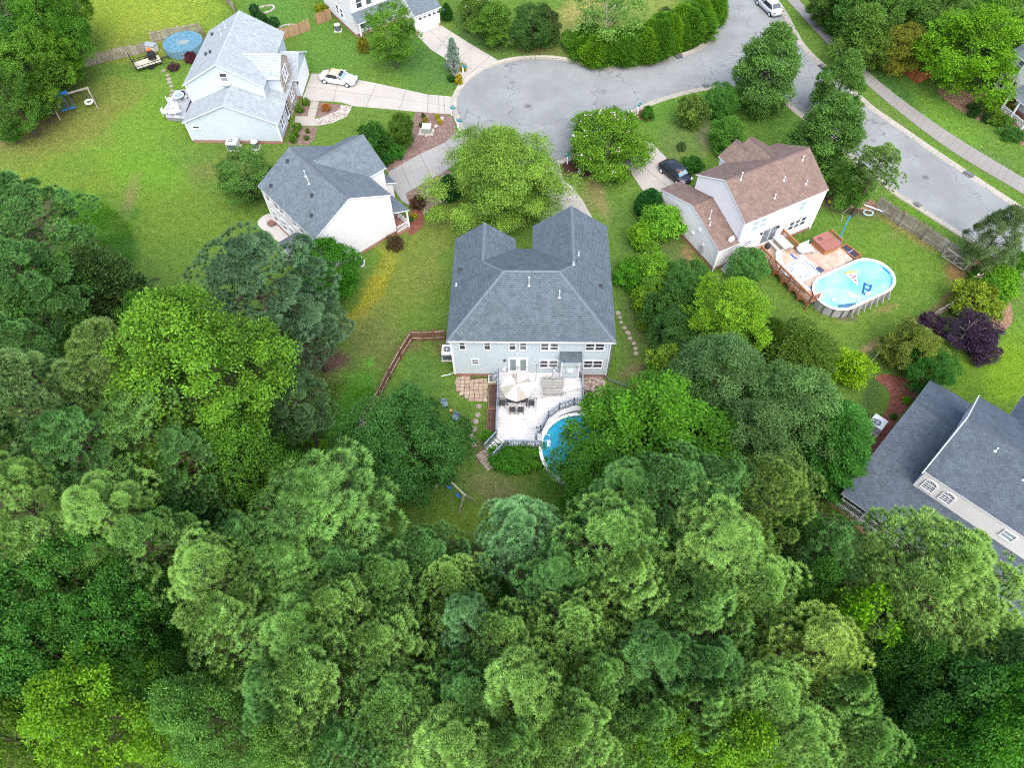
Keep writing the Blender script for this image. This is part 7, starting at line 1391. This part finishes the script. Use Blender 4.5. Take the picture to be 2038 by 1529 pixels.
# ================================================================== PALE BLUE HOUSE: YARD
gp = thing('swing_frame', 'grey timber swing frame with tyre swing at the wood edge', 'swing', (*((np.array(G(118, 231)) + np.array(G(193, 209))) / 2)[:2], 0), math.atan2(G(193, 209)[1] - G(118, 231)[1], G(193, 209)[0] - G(118, 231)[0])); SL = float(np.linalg.norm(np.array(G(193, 209)) - np.array(G(118, 231)))) / 2
part(gp, 'beam', MB().box(-SL - .15, SL + .15, -.08, .08, 2.3, 2.48), GRY)
for x in (-SL, SL):
    for y in (-.75, .75): part(gp, 'leg', MB().bar((x, y, 0), (x, y * .1, 2.32), .12, .12), GRY)
BLU = plain('swing_blue', (.02, .14, .5, 1), .5)
for x in (-1.3, -.4): part(gp, 'canopy_seat', MB().obox((x, 0, 2.58), (.36, 0, 0), (0, .3, 0), (0, 0, .05)).bar((x - .3, 0, .6), (x - .3, 0, 2.4), .03, .03).bar((x + .3, 0, .6), (x + .3, 0, 2.4), .03, .03).box(x - .3, x + .3, -.15, .15, .55, .6), BLU)
part(gp, 'tyre', MB().tube([(1.6 + .42 * math.cos(t), .42 * math.sin(t), .7) for t in np.linspace(0, 2 * math.pi, 17)], .12, 8), WHITE); part(gp, 'chain', MB().bar((1.6, .0, 2.3), (1.6, .42, .75), .03, .03).bar((1.6, 0, 2.3), (1.95, -.25, .75), .03, .03).bar((1.6, 0, 2.3), (1.25, -.25, .75), .03, .03), DARK)
cp = thing('swimming_pool', 'round pool under a blue leaf strewn cover', 'pool', G(369, 96)); part(cp, 'wall', rimband(circ(2.55), circ(2.45), 0, .95), plain('cover_wall', (.1, .2, .27, 1))); t = NT('pool_cover'); p_ = t.pos()
CVM = t.fin(t.mix(t.ramp(t.noise(2.2, 6, p_, .7), .45, .62), (.045, .13, .19, 1), (.10, .19, .235, 1)), .5, .4); part(cp, 'cover', MB().lathe([(2.5, .9), (2.52, .97), (1.6, .9), (.4, .86)], n=40), CVM); part(cp, 'puddle', MB().prism([(-.7, -.5), (.5, -.6), (.9, .1), (.6, .5), (-.4, .45)], .905, .93), plain('puddle', (.16, .19, .19, 1), .15))
bx_ = thing('storage_box', 'pale storage shed box at the end of the long picket fence', 'box', G(303, 100), -.25); part(bx_, 'body', MB().box(-.75, .75, -.45, .45, 0, .8), plain('shed_pale', (.42, .42, .4, 1))); part(bx_, 'lid', MB().box(-.8, .8, -.5, .5, .8, .9), plain('shed_lid', (.2, .22, .24, 1)))
tr_ = thing('trailer', 'flat utility trailer with black mesh tailgate on the lawn', 'trailer', G(297, 130), math.atan2(G(320, 122)[1] - G(275, 136)[1], G(320, 122)[0] - G(275, 136)[0])); part(tr_, 'bed', MB().box(-1.6, 1.6, -.9, .9, .42, .5), plain('trailer_bed', (.36, .36, .28, 1), .7))
for y in (-.95, .95):
    part(tr_, 'side_rail', MB().box(-1.65, 1.65, y - .03, y + .03, .5, .56).box(-1.65, 1.65, y - .03, y + .03, .8, .86), BLACK)
    for x in np.linspace(-1.6, 1.6, 5): part(tr_, 'stanchion', MB().box(x - .03, x + .03, y - .03, y + .03, .42, .85), BLACK)
    part(tr_, 'wheel', MB().tube([(.1, y * 1.05, .3), (.1, y * 1.22, .3)], .3, 14), BLACK)
part(tr_, 'tailgate', MB().obox((-1.7, 0, 1.15), (.04, 0, 0), (0, .92, 0), (-.05, 0, .65)), BLACK); part(tr_, 'drawbar', MB().bar((1.6, 0, .42), (2.7, 0, .4), .1, .1), BLACK); part(tr_, 'drawbar_foot', MB().box(2.6, 2.7, -.05, .05, 0, .4), BLACK)
mw = thing('riding_mower', 'black and orange riding mower parked on the utility trailer', 'mower', (*G(306, 120)[:2], .5), 2.0); OR = plain('mower_orange', (.6, .12, .01, 1), .4)
part(mw, 'body', MB().prism([(-.8, -.35), (.5, -.35), (.75, -.2), (.75, .2), (.5, .35), (-.8, .35)], .3, .62), BLACK); part(mw, 'hood', MB().box(.1, .75, -.25, .25, .62, .85), OR); part(mw, 'seat', MB().box(-.5, -.1, -.22, .22, .62, .72).box(-.55, -.45, -.22, .22, .72, 1.1), BLACK); part(mw, 'bagger', MB().box(-1.25, -.7, -.4, .4, .4, 1.0), BLACK); part(mw, 'steering_bar', MB().tube([(.15, 0, .85), (-.02, 0, 1.15)], .03, 6), OR)
for x, r_ in ((-.5, .28), (.55, .2)):
    for y in (-.42, .42): part(mw, 'wheel', MB().tube([(x, y - .08, r_), (x, y + .08, r_)], r_, 14), BLACK)
bd = thing('patio_deck', 'low grey deck with white furniture beside the pale blue house', 'deck', G(336, 238), 0); q0 = np.array(G(336, 238)[:2]); DP = [tuple(np.array(G(*q)[:2]) - q0) for q in ((334, 240), (330, 222), (352, 186), (376, 184), (384, 200), (374, 225), (372, 243))]; boards(bd, DP, .5, .16, woodmat('grey_deck', (.26, .285, .32, 1), .15), 1); part(bd, 'skirt', MB().prism([tuple(np.array(q) * .97 + np.array((.03, .05))) for q in DP], 0, .45), plain('patio_skirt', (.16, .17, .18, 1)))
oz = lambda x, y: G(x, y, .5)
tb2 = thing('patio_table', 'white oval table on the low grey deck', 'table', oz(351, 231)); part(tb2, 'tabletop', MB().lathe([(.5, .7), (.5, .74), (.1, .75)], n=24, sx=1.6, sy=.85), WHITE); part(tb2, 'pedestal', MB().lathe([(.3, 0), (.06, .08), (.06, .7)], n=12), WHITE)
for x, y, a, l in ((347, 218, 0, 'white patio chair behind the oval table'), (354, 220, .3, 'white patio chair beside the first behind the oval table'), (331, 229, 1.5, 'white patio chair at the end of the oval table'), (340, 205, 2, 'white patio chair at the deck entrance')): chair_parts('patio_chair', l, 'chair', oz(x, y), a, WHITE)
rt = thing('round_table', 'round glass table with white rim on the low grey deck', 'table', oz(360, 199)); part(rt, 'rim', rimband(circ(.62, 24), circ(.54, 24), .68, .73), WHITE); part(rt, 'glass', MB().lathe([(.54, .69), (.54, .71), (.1, .71)], n=24), plain('table_glass', (.2, .25, .3, 1), .1, .6)); part(rt, 'pedestal', MB().lathe([(.25, 0), (.05, .06), (.05, .69)], n=10), STEEL)
single('flower_pot', 'dark planter pot at the corner of the low grey deck', 'pot', MB().lathe([(.16, 0), (.22, .4), (.25, .42), (.2, .42), (.18, .3)], n=12), DARK, oz(366, 188)); single('flower_pot', 'pale planter pot on the low grey deck', 'pot', MB().lathe([(.16, 0), (.22, .35), (.24, .38), (.18, .38), (.16, .3)], n=12), UN, oz(371, 197))
sh(BUSH[0], 378, 112, 12, 1.2, (.09, .022, .04), 'crimson leaved shrub beside the covered pool'); sh(BUSH[0], 345, 132, 12, .6, (.08, .045, .045), 'dusky red planting along the black pool fence')
# black mesh fence in front of the covered pool
bf = thing('mesh_fence', 'thin black mesh fence in front of the covered pool', 'fence', G(325, 128)); q0 = Vector(G(325, 128)); q1 = Vector(G(378, 116)) - q0
for k in range(9): p = q1 * k / 8; part(bf, 'post', MB().tube([p, p + Vector((0, 0, 1.15))], .022, 5), BLACK)
for z in (.1, .6, 1.12): part(bf, 'wire', MB().tube([(0, 0, z), (q1.x, q1.y, z)], .012, 4), BLACK)
pf = thing('fire_pit', 'rusty round fire pit on the concrete patio', 'fire pit', G(542, 448)); part(pf, 'bowl', MB().lathe([(.2, .1), (.42, .35), (.46, .36), (.3, .3)], n=16), plain('rust', (.16, .08, .06, 1)))
for k in range(3): part(pf, 'leg', MB().tube([(.25 * math.cos(k * 2.09), .25 * math.sin(k * 2.09), .15), (.36 * math.cos(k * 2.09), .36 * math.sin(k * 2.09), 0)], .02, 5), DARK)
ps_ = thing('pool_pump', 'black pool pump with blue hose beside the round pool', 'pump', hl(A, 12.1, -3.9)); part(ps_, 'tank', MB().lathe([(.2, 0), (.25, .15), (.25, .5), (.1, .65)], n=14), BLACK); part(ps_, 'motor', MB().tube([(.3, 0, .15), (.75, 0, .15)], .14, 10), DARK); part(ps_, 'hose', MB().tube([(0, .1, .5), (.2, .5, .6), (-.2, .6, .3)], .05, 6), BLU)
hr = thing('hose_coil', 'black garden hose coiled on the gravel beside the deck', 'hose', hl(A, 12.0, -1.9)); part(hr, 'coil', MB().tube([((.42 - k * .002) * math.cos(k * .4), (.42 - k * .002) * math.sin(k * .4), .03 + k * .002) for k in range(60)], .025, 5), BLACK)
wg = single('garden_shed_bin', 'pale grey bin lid half hidden by the grey green oak', 'bin', MB().box(-.8, .8, -.4, .4, 0, .7).box(-.85, .85, -.45, .45, .7, .78), UN, G(1345, 765), -.1)
